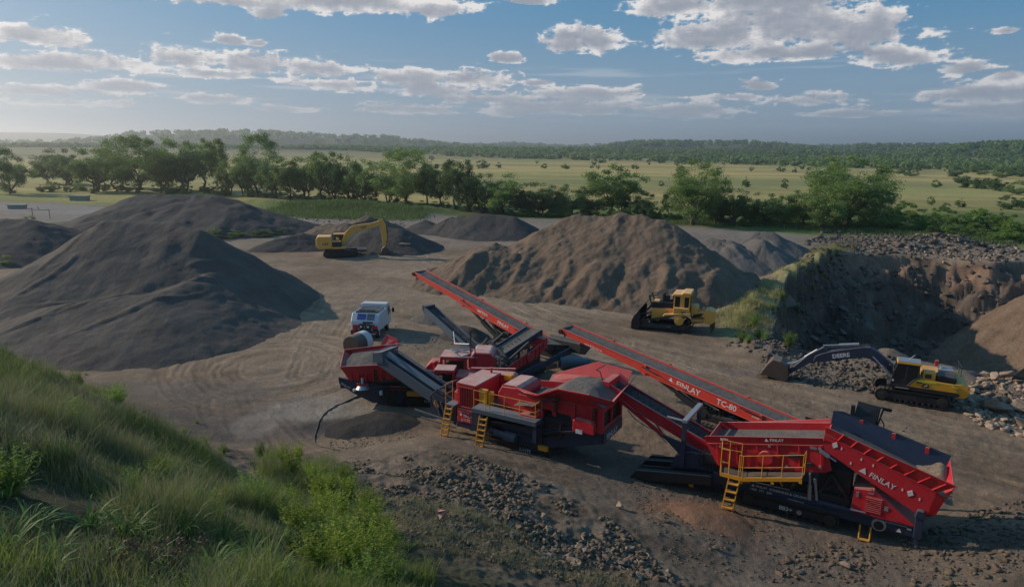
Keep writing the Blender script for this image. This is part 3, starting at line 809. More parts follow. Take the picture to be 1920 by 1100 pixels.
# ---------------------------------------------------------------- trees
def tree_mesh(seed, clumps=34, leaves=95, lean=0.0, trunks=1, low=0.25, leaf=0.034, top=1.0, sparse=0.0):
    """unit tree: height 1, crown half-width 0.5; limbs end in leaf clumps"""
    r = np.random.default_rng(seed)
    tv = []; tf = []
    def limb(a, b, ra, rb, seg=6, bends=3):
        pts = [a+(b-a)*t+(r.normal(size=3)*0.018*np.array([1, 1, .4])*(0 < t < 1)) for t in np.linspace(0, 1, bends+1)]
        base = len(tv)
        for i, p in enumerate(pts):
            rr = ra+(rb-ra)*i/bends
            d = pts[min(i+1, bends)]-pts[max(i-1, 0)]; d = d/np.linalg.norm(d)
            u = np.cross(d, [0.3, 1, .1]); u /= np.linalg.norm(u); w = np.cross(d, u)
            for k in range(seg):
                t = 2*math.pi*k/seg; tv.append(p+rr*(math.cos(t)*u+math.sin(t)*w))
        for i in range(bends):
            for k in range(seg):
                tf.append((base+i*seg+k, base+i*seg+(k+1) % seg, base+(i+1)*seg+(k+1) % seg, base+(i+1)*seg+k))
        return pts[-1]
    ends = []
    for s in range(trunks):
        b0 = np.array([r.normal()*.03*(trunks > 1), r.normal()*.03*(trunks > 1), -0.02])
        fork = np.array([lean*.3+r.normal()*.05, r.normal()*.05, low+r.uniform(-.03, .08)])
        limb(b0, fork, .026, .019)
        nb = int(r.integers(4, 7))
        for i in range(nb):
            ang = 2*math.pi*(i+r.uniform(-.3, .3))/nb
            rad = r.uniform(.12, .26)
            mid = fork+np.array([math.cos(ang)*rad+lean*.4, math.sin(ang)*rad, r.uniform(.14, .30)])
            limb(fork, mid, .014, .009)
            for k in range(3):
                e = mid+np.array([math.cos(ang+r.normal()*.8)*r.uniform(.04, .2)+lean*.2, math.sin(ang+r.normal()*.8)*r.uniform(.04, .2), r.uniform(.02, .26)])
                e[2] = min(e[2], .93*top)
                limb(mid, e, .008, .003, 4, 2); ends.append(e)
    ends = np.array(ends)
    cl = list(ends)
    while len(cl) < clumps:
        if r.uniform() < .45: e = ends[int(r.integers(len(ends)))]+r.normal(size=3)*np.array([.08, .08, .07])
        else:
            d = r.normal(size=3); d /= np.linalg.norm(d); rr = r.uniform(.45, 1)**.5
            e = np.array([d[0]*.40*rr, d[1]*.40*rr, low+.1+(1-low-.1)*(.5+.5*d[2]*rr)])
        cl.append(e)
    cl = np.array(cl[:max(clumps, len(ends))])
    # squeeze into the crown outline
    c0 = cl.mean(0); q = cl-c0
    sc = max(np.abs(q[:, 0]).max(), np.abs(q[:, 1]).max(), 1e-3); q[:, :2] *= .42/sc
    cl = q+np.array([lean*.3, 0, c0[2]])
    zr = cl[:, 2]; cl[:, 2] = (zr-zr.min())/(zr.max()-zr.min())*(0.93-low-.03)+low+.05
    V = []; 
    for c in cl:
        n = int(leaves*r.uniform(.5, 1.4)); R0 = r.uniform(.07, .135)*(1.0 if len(cl) < 100 else .72)
        d = r.normal(size=(n, 3)); d /= np.linalg.norm(d, axis=1)[:, None]
        p = c+d*(R0*r.uniform(.3, 1.08, (n, 1))*np.array([1.15, 1.15, .78]))
        nrm = d+r.normal(size=(n, 3))*.55; nrm /= np.linalg.norm(nrm, axis=1)[:, None]
        u = np.cross(nrm, r.normal(size=(n, 3))); u /= np.linalg.norm(u, axis=1)[:, None]; w = np.cross(nrm, u)
        s = leaf*r.uniform(.5, 1.15, (n, 1)); 
        V.append(np.stack([p-u*s*.5, p+w*s*.32, p+u*s*.5, p-w*s*.32], 1))
    V = np.concatenate(V).reshape(-1, 3)
    Q = np.arange(len(V)).reshape(-1, 4)
    crown = mesh_np('crown', V, quads=Q)
    trunk = mesh_np('trunk', np.array(tv), quads=np.array(tf), smooth=True)
    trunk.materials.append(M_bark)
    return trunk, crown
VAR = {
 'round': [tree_mesh(11, 78, 150, low=.14), tree_mesh(12, 84, 150, low=.16), tree_mesh(13, 76, 160, low=.12)],
 'tall': [tree_mesh(21, 60, 140, low=.24), tree_mesh(22, 64, 135, low=.28, lean=.08)],
 'multi': [tree_mesh(31, 80, 140, low=.16, trunks=3), tree_mesh(32, 84, 135, low=.12, trunks=4), tree_mesh(33, 70, 145, low=.2, trunks=2)],
 'lean': [tree_mesh(41, 80, 140, low=.18, lean=.25)],
 'big': [tree_mesh(51, 190, 150, low=.12, leaf=.020), tree_mesh(52, 200, 150, low=.12, trunks=2, leaf=.020)],
 'bush': [tree_mesh(61, 60, 110, low=.01, leaf=.05), tree_mesh(62, 56, 110, low=.01, leaf=.05), tree_mesh(63, 62, 100, low=.02, leaf=.05)],
 'far': [tree_mesh(71, 30, 50, low=.04, leaf=.09), tree_mesh(72, 28, 50, low=.06, leaf=.09), tree_mesh(73, 32, 45, low=.02, leaf=.09)],
}
LEAVES = {'a': M_leafA, 'b': M_leafB, 'c': M_leafC}
_crowns = {}
def crown_with(me, leafk):
    k = (me.name, leafk)
    if k not in _crowns:
        c = me.copy(); c.materials.clear(); c.materials.append(LEAVES[leafk]); _crowns[k] = c
    return _crowns[k]
def plant_tree(px, base, top, w, kind, leafk, label, group, cat='tree', name='gum_tree', z=0.0, simple=False):
    x, y = G(px, base, z)
    gz = float(ground_z(np.array([x]), np.array([y]))[0])
    D = math.hypot(y, CAM_H)
    h = (base-top)*D/F_PX*(1.03 if simple else 1.10); wd = w*D/F_PX*(1.0 if simple else 1.28)
    tr, cr = VAR[kind][int(rng.integers(len(VAR[kind])))]
    if simple:
        root = bpy.data.objects.new(name, crown_with(cr, leafk)); COL.objects.link(root)
    else:
        root = bpy.data.objects.new(name, None); COL.objects.link(root)
        link('trunk', tr, None, root); link('crown', crown_with(cr, leafk), None, root)
    root.location = (x, y, gz-.03*h); root.scale = (wd, wd, h); root.rotation_euler = (0, 0, 0 if kind == 'lean' else rng.uniform(0, 6.28))
    tag(root, label, cat, group)
    return root
ORD = ['first','second','third','fourth','fifth','sixth','seventh','eighth','ninth','tenth','eleventh','twelfth','thirteenth','fourteenth','fifteenth','sixteenth','seventeenth','eighteenth','nineteenth','twentieth',
 'twenty-first','twenty-second','twenty-third','twenty-fourth','twenty-fifth','twenty-sixth','twenty-seventh','twenty-eighth','twenty-ninth','thirtieth']
ORD += ['thirty-'+o for o in ORD[:9]]+['fortieth']+['forty-'+o for o in ORD[:9]]+['fiftieth']+['fifty-'+o for o in ORD[:9]]+['sixtieth']+['sixty-'+o for o in ORD[:9]]
LINE = [(18,364,284,64,'round','b'),(92,345,286,58,'round','b'),(132,347,283,62,'multi','b'),(180,360,286,72,'multi','a'),(212,352,270,74,'round','a'),(258,362,262,112,'big','a'),
 (312,357,268,78,'multi','a'),(345,360,272,70,'multi','b'),(385,357,274,72,'tall','a'),(408,350,268,50,'tall','a'),(432,366,304,48,'multi','a'),(458,368,300,50,'multi','a'),(486,368,258,84,'big','b'),(518,372,300,62,'multi','b'),
 (545,374,306,54,'tall','a'),(572,374,300,54,'multi','b'),(603,376,292,66,'tall','a'),(628,377,294,60,'multi','b'),(657,378,298,62,'tall','a'),(684,380,306,58,'multi','a'),
 (764,386,286,122,'big','a'),(728,380,318,48,'multi','b'),(802,387,314,56,'tall','b'),(826,390,312,54,'multi','b'),(852,396,310,66,'tall','b'),(878,398,322,52,'multi','b'),(906,399,330,58,'multi','b'),
 (946,402,332,74,'round','a'),(984,402,348,50,'bush','b'),(1010,404,346,60,'multi','b'),(1040,404,352,60,'bush','b'),(1072,405,350,60,'multi','b'),(1104,405,358,56,'bush','b'),
 (1138,404,316,98,'lean','a'),(1168,402,352,50,'bush','b'),(1206,410,362,48,'round','b'),(1252,408,358,30,'tall','a'),(1302,422,308,118,'big','a'),(1342,420,372,44,'multi','a'),(1374,422,356,54,'multi','a'),
 (1400,420,376,46,'multi','a'),(1432,422,366,58,'multi','a'),(1470,424,370,52,'round','a'),(1506,424,362,62,'multi','a'),(1545,430,352,78,'multi','a'),(1590,424,300,158,'big','a'),(1640,418,368,56,'round','b'),(1560,360,318,70,'round','b')]
LINE.sort()
SPEC = {258: 'broad full-crowned gum tree, biggest of the trees left of the yard', 486: 'tall gum tree with a layered crown rising above the left tree line', 764: 'spreading gum tree with forked bare limbs showing, left of frame centre',
 1138: 'gum tree leaning right over the brown heap', 1302: 'large dense gum tree standing alone right of the brown heap', 1590: 'largest gum tree, wide billowing crown, right of frame beyond the yard', 18: 'gum tree at the left frame edge on a thin bare trunk'}
for i, (px, b, tp, w, kd, lf) in enumerate(LINE):
    lb = SPEC.get(px, 'leafy gum tree beyond the yard, %s tree from the left in the line' % ORD[i])
    plant_tree(px, b, tp, w, kd, lf, lb, 'gum trees in the line beyond the yard')
plant_tree(383, 424, 366, 40, 'round', 'c', 'bright green sapling in front of the long dark heap', None, name='sapling')
SHR = []
r2 = np.random.default_rng(99)
for px in range(1320, 1930, 17):
    for k in range(2):
        b = np.interp(px, [1320, 1500, 1650, 1750, 1920], [418, 424, 428, 438, 452])-k*16+r2.uniform(-5, 4)
        if px < 1620 and r2.uniform() < .35: continue
        h = r2.uniform(20, 40)*(1 if px > 1600 else .7)
        SHR.append((px+r2.uniform(-8, 8), b, b-h, r2.uniform(28, 50)))
for px in range(960, 1300, 22): SHR.append((px+r2.uniform(-6, 6), 405+(px-960)*.03, 388+r2.uniform(-4, 4), r2.uniform(22, 40)))
for px in (612, 330, 350, 300, 560, 640, 700, 420, 1195, 1215, 1560, 1575): SHR.append((px, np.interp(px, [300, 700, 1200, 1600], [362, 382, 405, 424]), np.interp(px, [300, 700, 1200, 1600], [344, 364, 385, 400]), 30))
for px in range(6, 960, 17):
    bb = np.interp(px, [0, 260, 500, 700, 860, 960], [362, 364, 371, 382, 399, 405])-r2.uniform(0, 6)
    if r2.uniform() < .25: continue
    SHR.append((px+r2.uniform(-7, 7), bb, bb-r2.uniform(9, 20), r2.uniform(18, 34)))
SHR.sort()
for i, (px, b, tp, w) in enumerate(SHR):
    plant_tree(px, b, tp, w, 'bush', 'cac'[i % 3] if px > 1250 else 'ba'[i % 2], 'green shrub edging the yard below the gum trees', 'shrubs along the far edge of the yard', 'shrub', 'shrub', simple=True)
for (px, b, tp, w) in ((60, 425, 405, 40), (20, 452, 432, 30), (95, 452, 430, 36), (15, 500, 478, 40), (60, 492, 478, 30), (400, 448, 428, 46), (440, 446, 430, 50), (490, 444, 430, 50), (530, 440, 428, 40), (290, 424, 412, 36), (350, 426, 414, 36)):
    plant_tree(px, b, tp, w, 'bush', 'a', 'low green bush growing among the left stockpiles', 'bushes among the left stockpiles', 'shrub', 'shrub', simple=True)
for i, (px, b, tp, w) in enumerate(((1392, 606, 578, 50), (1430, 590, 560, 52), (1470, 562, 536, 50), (1510, 540, 512, 55), (1545, 510, 482, 50), (1440, 620, 604, 40), (1500, 640, 620, 34))):
    pass
# trees scattered over the pasture
MID = [(1398,352,333,22),(1470,354,336,18),(1464,322,308,20),(1175,334,320,14),(1060,318,307,24),(1020,317,308,14),(905,318,302,30),(880,316,305,20),(935,316,306,18),(1190,316,305,20),(1805,352,318,46),(1838,354,322,50),(1868,358,328,46),(1905,364,338,44),
 (1755,352,338,20),(1710,330,320,26),(1688,326,318,20),(1560,325,312,26),(1650,330,316,24),(1740,318,306,22),(1790,330,312,36),(1830,324,306,40),(1880,332,310,44),(1912,330,308,40),(1770,396,380,22),(1800,388,372,26),(1890,392,366,40),(1918,390,366,36),(1840,405,392,20),
 (1745,384,368,16),(1450,380,366,22),(1385,385,366,26),(1240,350,340,12),(1215,392,372,24),(1700,420,408,30),(40,325,312,22),(64,300,292,20),(100,290,284,14),(700,322,304,30),(730,318,302,24),(450,318,302,20),(1290,345,330,26),(1345,330,316,24)]
MID.sort()
for i, (px, b, tp, w) in enumerate(MID):
    plant_tree(px, b, tp, w, 'bush', 'ab'[i % 2], 'small bushy tree on the straw pasture, %s of these from the left' % ORD[i], 'small trees dotted over the pasture', 'tree', 'small_tree', simple=True)
r3 = np.random.default_rng(5)
_cl = [(r3.uniform(20, 1910), 288+r3.uniform(0, 1)**1.5*(48 if r3.uniform() < .5 else 20)) for _ in range(26)]
for i in range(215):
    if i < 90: px = r3.uniform(20, 1910); b = 287+r3.uniform(0, 1)**1.6*34
    else:
        c_ = _cl[i % 26]; px = min(1915, max(5, c_[0]+r3.normal()*26)); b = max(287, c_[1]+r3.normal()*2.2)
        if px < 1000 and b > 300: px = 2000-px*.9
    if px < 700 and b > 296 and r3.uniform() < .6: continue
    if px > 1150 and r3.uniform() < .35: b = r3.uniform(296, 312)
    h = np.interp(b, [287, 320, 345], [5, 11, 17])*r3.uniform(.7, 1.3)
    plant_tree(px, b, b-h*1.15, h*r3.uniform(1.0, 1.6), 'far', 'b', 'small dark tree far out on the plain', 'tiny trees far out on the plain', 'tree', 'small_tree', simple=True)
def woodland(name, spots, label, mat):
    vs = []; n = 0; r = np.random.default_rng(8)
    X = np.array([s[0] for s in spots]); Y = np.array([s[1] for s in spots]); Z = ground_z(X, Y, False)
    for (x, y, h, w), z in zip(spots, Z):
        m = 46
        d = r.normal(size=(m, 3)); d /= np.linalg.norm(d, axis=1)[:, None]; d *= r.uniform(.5, 1, (m, 1))
        p = d*np.array([w/2, w/2, h*.5])+np.array([x, y, z+h*.5])
        nr = d+r.normal(size=(m, 3))*.4; nr /= np.linalg.norm(nr, axis=1)[:, None]
        u = np.cross(nr, r.normal(size=(m, 3))); u /= np.linalg.norm(u, axis=1)[:, None]; q = np.cross(nr, u); s = w*r.uniform(.16, .34, (m, 1))
        vs.append(np.stack([p-u*s*.5, p+q*s*.4, p+u*s*.5, p-q*s*.4], 1).reshape(-1, 3))
    V = np.vstack(vs); me = mesh_np(name, V, quads=np.arange(len(V)).reshape(-1, 4)); o = link(name, me, mat); tag(o, label, None, None, 'stuff')
sp = []
for i in range(2600):          # the belt of scrub at the foot of the far hills, right side mostly
    px = r3.uniform(560, 2200) if r3.uniform() < .8 else r3.uniform(-300, 700)
    e = r3.uniform(0, 1)**1.3
    by = np.interp(px, [-300, 0, 600, 900, 1200, 1500, 1920], [282, 284, 290, 292, 292, 294, 296])+e*np.interp(px, [600, 1000, 1300, 1920], [1, 8, 12, 22])
    D = CAM_H/((by-np.interp(px, [0, 960, 1920], [270, 278, 286]))/F_PX); D = min(D, 1900)
    a, _ = azel(px, 300); sp.append((D*math.sin(a), D*math.cos(a), r3.uniform(5, 9), r3.uniform(8, 15)))
for (dist, wid, A, Hh) in RIDGES[1:]:
    for i in range(1100):
        a = r3.uniform(A.min(), A.max()); rr = dist+r3.normal()*wid*.45
        if fbm(np.array([a*40]), np.array([rr/200]), 3, 133)[0] > .16 and r3.uniform() < .8: continue
        s = r3.uniform(8, 14)*dist/2000
        sp.append((rr*math.sin(a), rr*math.cos(a), s, s*1.6))
woodland('distant_woodland', sp, 'dark woodland on the far hills and plain', M_leafB)

# ---------------------------------------------------------------- foreground vegetation
GR = [(-60,600),(0,636),(60,668),(120,705),(185,735),(250,790),(330,822),(400,852),(438,925),(470,905),(520,858),(560,850),(640,872),(700,915),(742,985),(765,1040),(775,1130),(500,1400),(-400,1400),(-500,700)]
def to_px(x, y, z):
    z = z-CAM_H
    yy = y*math.cos(PITCH)-z*math.sin(PITCH); zz = y*math.sin(PITCH)+z*math.cos(PITCH)
    u2 = x/yy; v2 = zz/yy; c, s = math.cos(ROLL), math.sin(ROLL)
    return 960+(u2*c+v2*s)*F_PX, 550-(-u2*s+v2*c)*F_PX
def grass_spots(n, seed, poly=GR, margin=0):
    r = np.random.default_rng(seed); out = []
    tot = 0
    while tot < n:
        x = r.uniform(-34, 6, n*4); y = r.uniform(3.0, 40, n*4); z = ground_z(x, y, False)
        ok = (y*math.cos(PITCH)-(z-CAM_H)*math.sin(PITCH)) > .5
        x, y, z = x[ok], y[ok], z[ok]
        px, py = to_px(x, y, z); jx = 70*fbm(x/1.4, y/1.4, 3, 311)
        k = inside(px+jx, py+jx*.4, poly) & (z > .5)
        d = np.hypot(x, y); k &= r.uniform(0, 1, len(x)) < np.clip(16/d, 0, 1)**1.3
        out.append(np.stack([x[k], y[k], z[k], px[k], py[k]], 1)); tot += k.sum()
    return np.vstack(out)[:n]
def blades(S, h, w, bend, seed, name, mat, label, segs=3, spread=.0, droop=0.0):
    """one curved strip per spot; h, w arrays"""
    r = np.random.default_rng(seed); n = len(S)
    h = np.broadcast_to(h, n)*r.uniform(.55, 1.15, n); w = np.broadcast_to(w, n)*r.uniform(.6, 1.2, n)
    a = r.uniform(0, 2*math.pi, n); dx, dy = np.cos(a), np.sin(a)
    b = bend*r.uniform(.3, 1.3, n)*h
    base = S[:, :3]+np.stack([dx*spread*r.uniform(0, 1, n), dy*spread*r.uniform(0, 1, n), -.03+0*dx], 1)
    fa = a+math.pi/2+r.normal(size=n)*.6; sx, sy = np.cos(fa), np.sin(fa)
    V = np.zeros((n, 2*segs+1, 3))
    for i in range(segs+1):
        t = i/segs; ww = w*(1-t**1.6)*.5
        c = base+np.stack([dx*b*t*t, dy*b*t*t, h*(t-droop*t**3)], 1)
        if i < segs:
            V[:, 2*i] = c-np.stack([sx*ww, sy*ww, 0*ww], 1); V[:, 2*i+1] = c+np.stack([sx*ww, sy*ww, 0*ww], 1)
        else: V[:, 2*segs] = c
    o_ = np.arange(n)[:, None]*(2*segs+1)
    Q = np.concatenate([np.stack([o_+2*i, o_+2*i+1, o_+2*i+3, o_+2*i+2], -1) for i in range(segs-1)], 1).reshape(-1, 4)
    T = np.concatenate([o_+2*segs-2, o_+2*segs-1, o_+2*segs], 1)
    me = mesh_np(name, V.reshape(-1, 3), quads=Q, tris=T); o = link(name, me, mat)
    if label: tag(o, label, None, None, 'stuff')
    return o
S = grass_spots(190000, 1)
nz = fbm(S[:, 0]/1.3, S[:, 1]/1.3, 4, 301); edge_n = fbm(S[:, 0]/2.5, S[:, 1]/2.5, 3, 309)
S = S[~((nz < -.30) & (np.random.default_rng(3).uniform(0, 1, len(S)) < .75))]
nz = fbm(S[:, 0]/1.3, S[:, 1]/1.3, 4, 301)
tall = 0.22+0.85*sstep(nz, -.35, .55)
tall *= np.where(S[:, 3] > 520, .62, 1)
k = fbm(S[:, 0]/2.4, S[:, 1]/2.4, 4, 303); rr_ = np.random.default_rng(2).uniform(0, 1, len(S))
dry = rr_ < .26+.50*sstep(k, -.12, .3)
yg = (~dry) & (fbm(S[:, 0]/2.0+50, S[:, 1]/2.0, 3, 305)+rr_*.35 > .28)
blades(S[(~dry) & (~yg)], tall[(~dry) & (~yg)], .015, .55, 3, 'tall_grass', M_grass, 'thick green grass covering the near left slope', droop=.2)
blades(S[yg], tall[yg]*1.05, .017, .5, 5, 'yellow_green_grass', M_weed_grass, 'yellow-green patches of grass on the near left slope', droop=.15)
blades(S[dry], tall[dry]*1.25, .008, .38, 4, 'dry_grass', M_grass_dry, 'feathery pale seeding grass mixed through the green grass', droop=.25)
# sparse tufts on the rubble slope, the spur and the berm
def tufts(spots, n, h, w, mat, name, label, seed, rad=.35):
    r = np.random.default_rng(seed); m = len(spots)*n
    c = np.repeat(spots, n, 0); p = c[:, :2]+r.normal(size=(m, 2))*rad
    z = ground_z(p[:, 0], p[:, 1]); blades(np.column_stack([p, z]), h, w, .5, seed, name, mat, label)
pts = in_poly_px([(740,960),(900,960),(1040,1040),(1260,1110),(760,1130)], 150, 77, 2.5); tufts(pts, 45, .26, .012, M_grass_dry, 'rubble_tufts', 'sparse dry tufts among the near stones', 78, .25)
pts = []
for i in range(360):
    t = r3.uniform(.25, 5.6); a = SPUR[int(t)]; b = SPUR[min(int(t)+1, 6)]; f = t-int(t)
    pts.append((a[0]*(1-f)+b[0]*f+r3.normal()*1.05-.2, a[1]*(1-f)+b[1]*f+r3.normal()*1.2))
pts = [p for p in pts if fbm(np.array([p[0]/2.2]), np.array([p[1]/2.2]), 3, 501)[0] > -.12]
pts = np.array([p for p in pts if not inside(np.array([p[0]]), np.array([p[1]]), PIT)[0]])
tufts(pts, 60, .55, .035, M_grass_spur if 'M_grass_spur' in globals() else leaf_material('spur_grass', (0.20, 0.20, 0.06), (0.46, 0.42, 0.19), .35, .3, False), 'bank_grass', 'long yellow-green grass on the bank beside the pit', 79, .6)
pts = in_poly_px([(470,396),(560,382),(700,386),(800,396),(780,406),(560,402)], 700, 80, .8); tufts(pts, 26, .9, .12, M_grass, 'berm_grass', 'rough green grass on the bank along the far road', 81, 1.2)
pts = in_poly_px([(1230,420),(1400,424),(1640,440),(1900,458),(1920,448),(1640,426),(1300,408)], 700, 82, .0); tufts(pts, 26, .8, .10, M_grass, 'verge_grass', 'rough green grass on the verge under the right trees', 83, 1.0)
# leafy weeds and broad-bladed clumps, each a plant of its own
def weed_mesh(seed, n=26):
    r = np.random.default_rng(seed); V = []
    for i in range(n):
        a = r.uniform(0, 6.28); h = r.uniform(.5, 1.0); lean = r.uniform(.05, .38)
        for t in np.linspace(.25, 1, 16):
            c = np.array([math.cos(a)*lean*t**1.5, math.sin(a)*lean*t**1.5, h*t])
            for q in range(3):
                d = r.normal(size=3); d[2] = abs(d[2])*.5; d /= np.linalg.norm(d); L_ = r.uniform(.04, .10)*(1.25-t*.6)
                s = np.cross(d, r.normal(size=3)); s /= np.linalg.norm(s)
                V.append([c, c+d*L_*.5+s*L_*.16, c+d*L_, c+d*L_*.5-s*L_*.16])
    V = np.array(V).reshape(-1, 3); me = mesh_np('weed', V, quads=np.arange(len(V)).reshape(-1, 4)); me.materials.append(M_weed); return me
WM = [weed_mesh(i, 40) for i in range(4)]
def hill_at2(px, py, zt):
    x, y = G(px, py, zt); return x, y, float(ground_z(np.array([x]), np.array([y]), False)[0])
LW = []
for i in range(3):
    q_ = weed_mesh(40+i, 46); q_.materials.clear(); q_.materials.append([M_leafC, M_grass, M_weed_grass][i]); LW.append(q_)
_gw = grass_spots(70, 71)
_gk = fbm(_gw[:, 0]/2.2, _gw[:, 1]/2.2, 3, 73)
for i, (x, y, z, px, py) in enumerate(_gw):
    s = .6+.55*max(0, min(1, .5+_gk[i]))*(1 if px < 520 else .6)
    o = link('leafy_weed', LW[i % 3]); o.location = (x, y, z-.1); o.scale = (s*1.3, s*1.3, s*1.05); o.rotation_euler = (0, 0, rng.uniform(0, 6))
    tag(o, 'dull green bushy weed rising out of the grass on the near left slope', 'plant', 'bushy weeds on the near left slope')
for i, (px, py, s) in enumerate(((1392,612,.9),(1415,590,1.0),(1450,572,.8),(1468,545,1.0),(1500,522,.9),(1528,500,.8),(1550,486,.8),(1435,625,.8),(1480,640,1.1),(1505,632,.9),(1405,628,.7),(1560,470,.9),(1425,605,.9))):
    x, y, z = hill_at2(px, py, 1.4); o = link('bank_weed', LW[(2, 0, 2)[i % 3]]); o.location = (x, y, z-.1); o.scale = (s*1.7, s*1.7, s*1.3); o.rotation_euler = (0, 0, rng.uniform(0, 6))
    tag(o, 'scrubby yellow-green weed on the ragged bank left of the pit', 'plant', 'scrubby weeds on the bank beside the pit')
wp = [(505,885,.8),(545,893,1.0),(585,905,.8),(608,895,.55),(620,925,.8),(655,935,.9),(560,955,.7),(690,955,.8),(640,985,1.0),(590,1010,.9),(680,1020,1.0),(720,1010,.7),(640,1050,1.0),(700,1070,.9),(590,1080,.8),(320,862,.6),(345,880,.7),(300,905,.6),(380,905,.7),(250,850,.5),(370,795,.35),(530,870,.9),(560,862,.8),(600,935,1.0),(645,905,.8),(700,990,1.0),(610,975,1.0),(660,1090,1.0),(560,1010,.9),(540,960,.8),(725,1050,.9),(420,850,.45),(470,935,.6),(505,960,.7),(345,815,.45),(385,830,.45)]
def hill_at(px, py):
    # walk down the sight line until it meets the slope
    d = ((px-960)/F_PX, -(py-550)/F_PX)
    prev = None
    for zt in np.arange(12, -1, -.15):
        x, y = G(px, py, zt)
        if float(ground_z(np.array([x]), np.array([y]), False)[0]) >= zt: return x, y, zt
    return (*G(px, py), 0)
for i, (px, py, s) in enumerate(wp):
    x, y, z = hill_at(px, py)
    o = link('weed_plant', WM[i % 4]); o.location = (x, y, z-.1); o.scale = (s*1.5, s*1.5, s*1.25); o.rotation_euler = (0, 0, rng.uniform(0, 6))
    tag(o, 'bright yellow-green leafy weed standing in the near grass', 'plant', 'yellow-green weeds in the near grass')
def clump_mesh(seed, n=34):
    r = np.random.default_rng(seed); V = []; Q = []; T = []
    for i in range(n):
        a = r.uniform(0, 6.28); h = r.uniform(.45, .95); b = r.uniform(.25, .75); w = r.uniform(.018, .034); segs = 6; o_ = len(V)
        sx, sy = -math.sin(a), math.cos(a)
        for k in range(segs+1):
            t = k/segs; ww = w*math.sin(math.pi*min(1, .25+.75*t))*.7 if k < segs else 0
            c = np.array([math.cos(a)*b*t**1.7, math.sin(a)*b*t**1.7, h*(t*1.3-.62*t**3)])
            V.append(c-np.array([sx, sy, 0])*ww); V.append(c+np.array([sx, sy, 0])*ww)
        for k in range(segs): Q.append((o_+2*k, o_+2*k+1, o_+2*k+3, o_+2*k+2))
    me = mesh_np('clump', np.array(V), quads=np.array(Q), smooth=True); me.materials.append(M_broad); return me
CM = [clump_mesh(i) for i in range(3)]
for i, (px, py, s) in enumerate([(170,1010,.8),(240,1040,.9),(110,1060,.7),(300,1000,.8),(350,1030,.9),(60,1010,.8),(20,1060,.8),(420,1040,.8),(400,1080,.8),(470,1070,.7),(90,1110,.7),(200,1080,.6),(520,1090,.7),(280,1090,.7),(30,900,.7),(330,950,.7),(20,960,.8)]):
    x, y, z = hill_at(px, py)
    o = link('grass_clump', CM[i % 3]); o.location = (x, y, z-.05); o.scale = (s, s, s); o.rotation_euler = (0, 0, rng.uniform(0, 6))
    tag(o, 'broad-bladed green grass clump with arching leaves at the lower left', 'plant', 'broad-bladed clumps at the lower left')
def seed_mesh():
    r = np.random.default_rng(4); V = []
    for i in range(60):
        a = r.uniform(0, 6.28); rad = r.uniform(0, .4); h = r.uniform(.45, .75); c = np.array([math.cos(a)*rad, math.sin(a)*rad, h])
        for q in range(14):
            d = r.normal(size=3); d /= np.linalg.norm(d); p = c+d*.035; s = np.cross(d, r.normal(size=3)); s /= np.linalg.norm(s); t = np.cross(d, s)
            V.append([p-s*.016, p-t*.016, p+s*.016, p+t*.016])
        for q in range(1):
            V.append([np.array([c[0]*.5-.003, c[1]*.5, 0]), np.array([c[0]*.5+.003, c[1]*.5, 0]), c+np.array([.002, 0, 0]), c-np.array([.002, 0, 0])])
    V = np.array(V).reshape(-1, 3); me = mesh_np('seed', V, quads=np.arange(len(V)).reshape(-1, 4)); me.materials.append(M_seed); return me
SM = seed_mesh()
for i, (px, py) in enumerate(((250,1090),(300,1095),(350,1080),(330,1110))):
    x, y, z = hill_at(px, py); o = link('seedhead_plant', SM); o.location = (x, y, z); o.scale = (.7, .7, .7); o.rotation_euler = (0, 0, i*1.3)
    tag(o, 'dry weed with clustered brown seedheads at the bottom left', 'plant', 'brown seedhead weeds at the bottom')
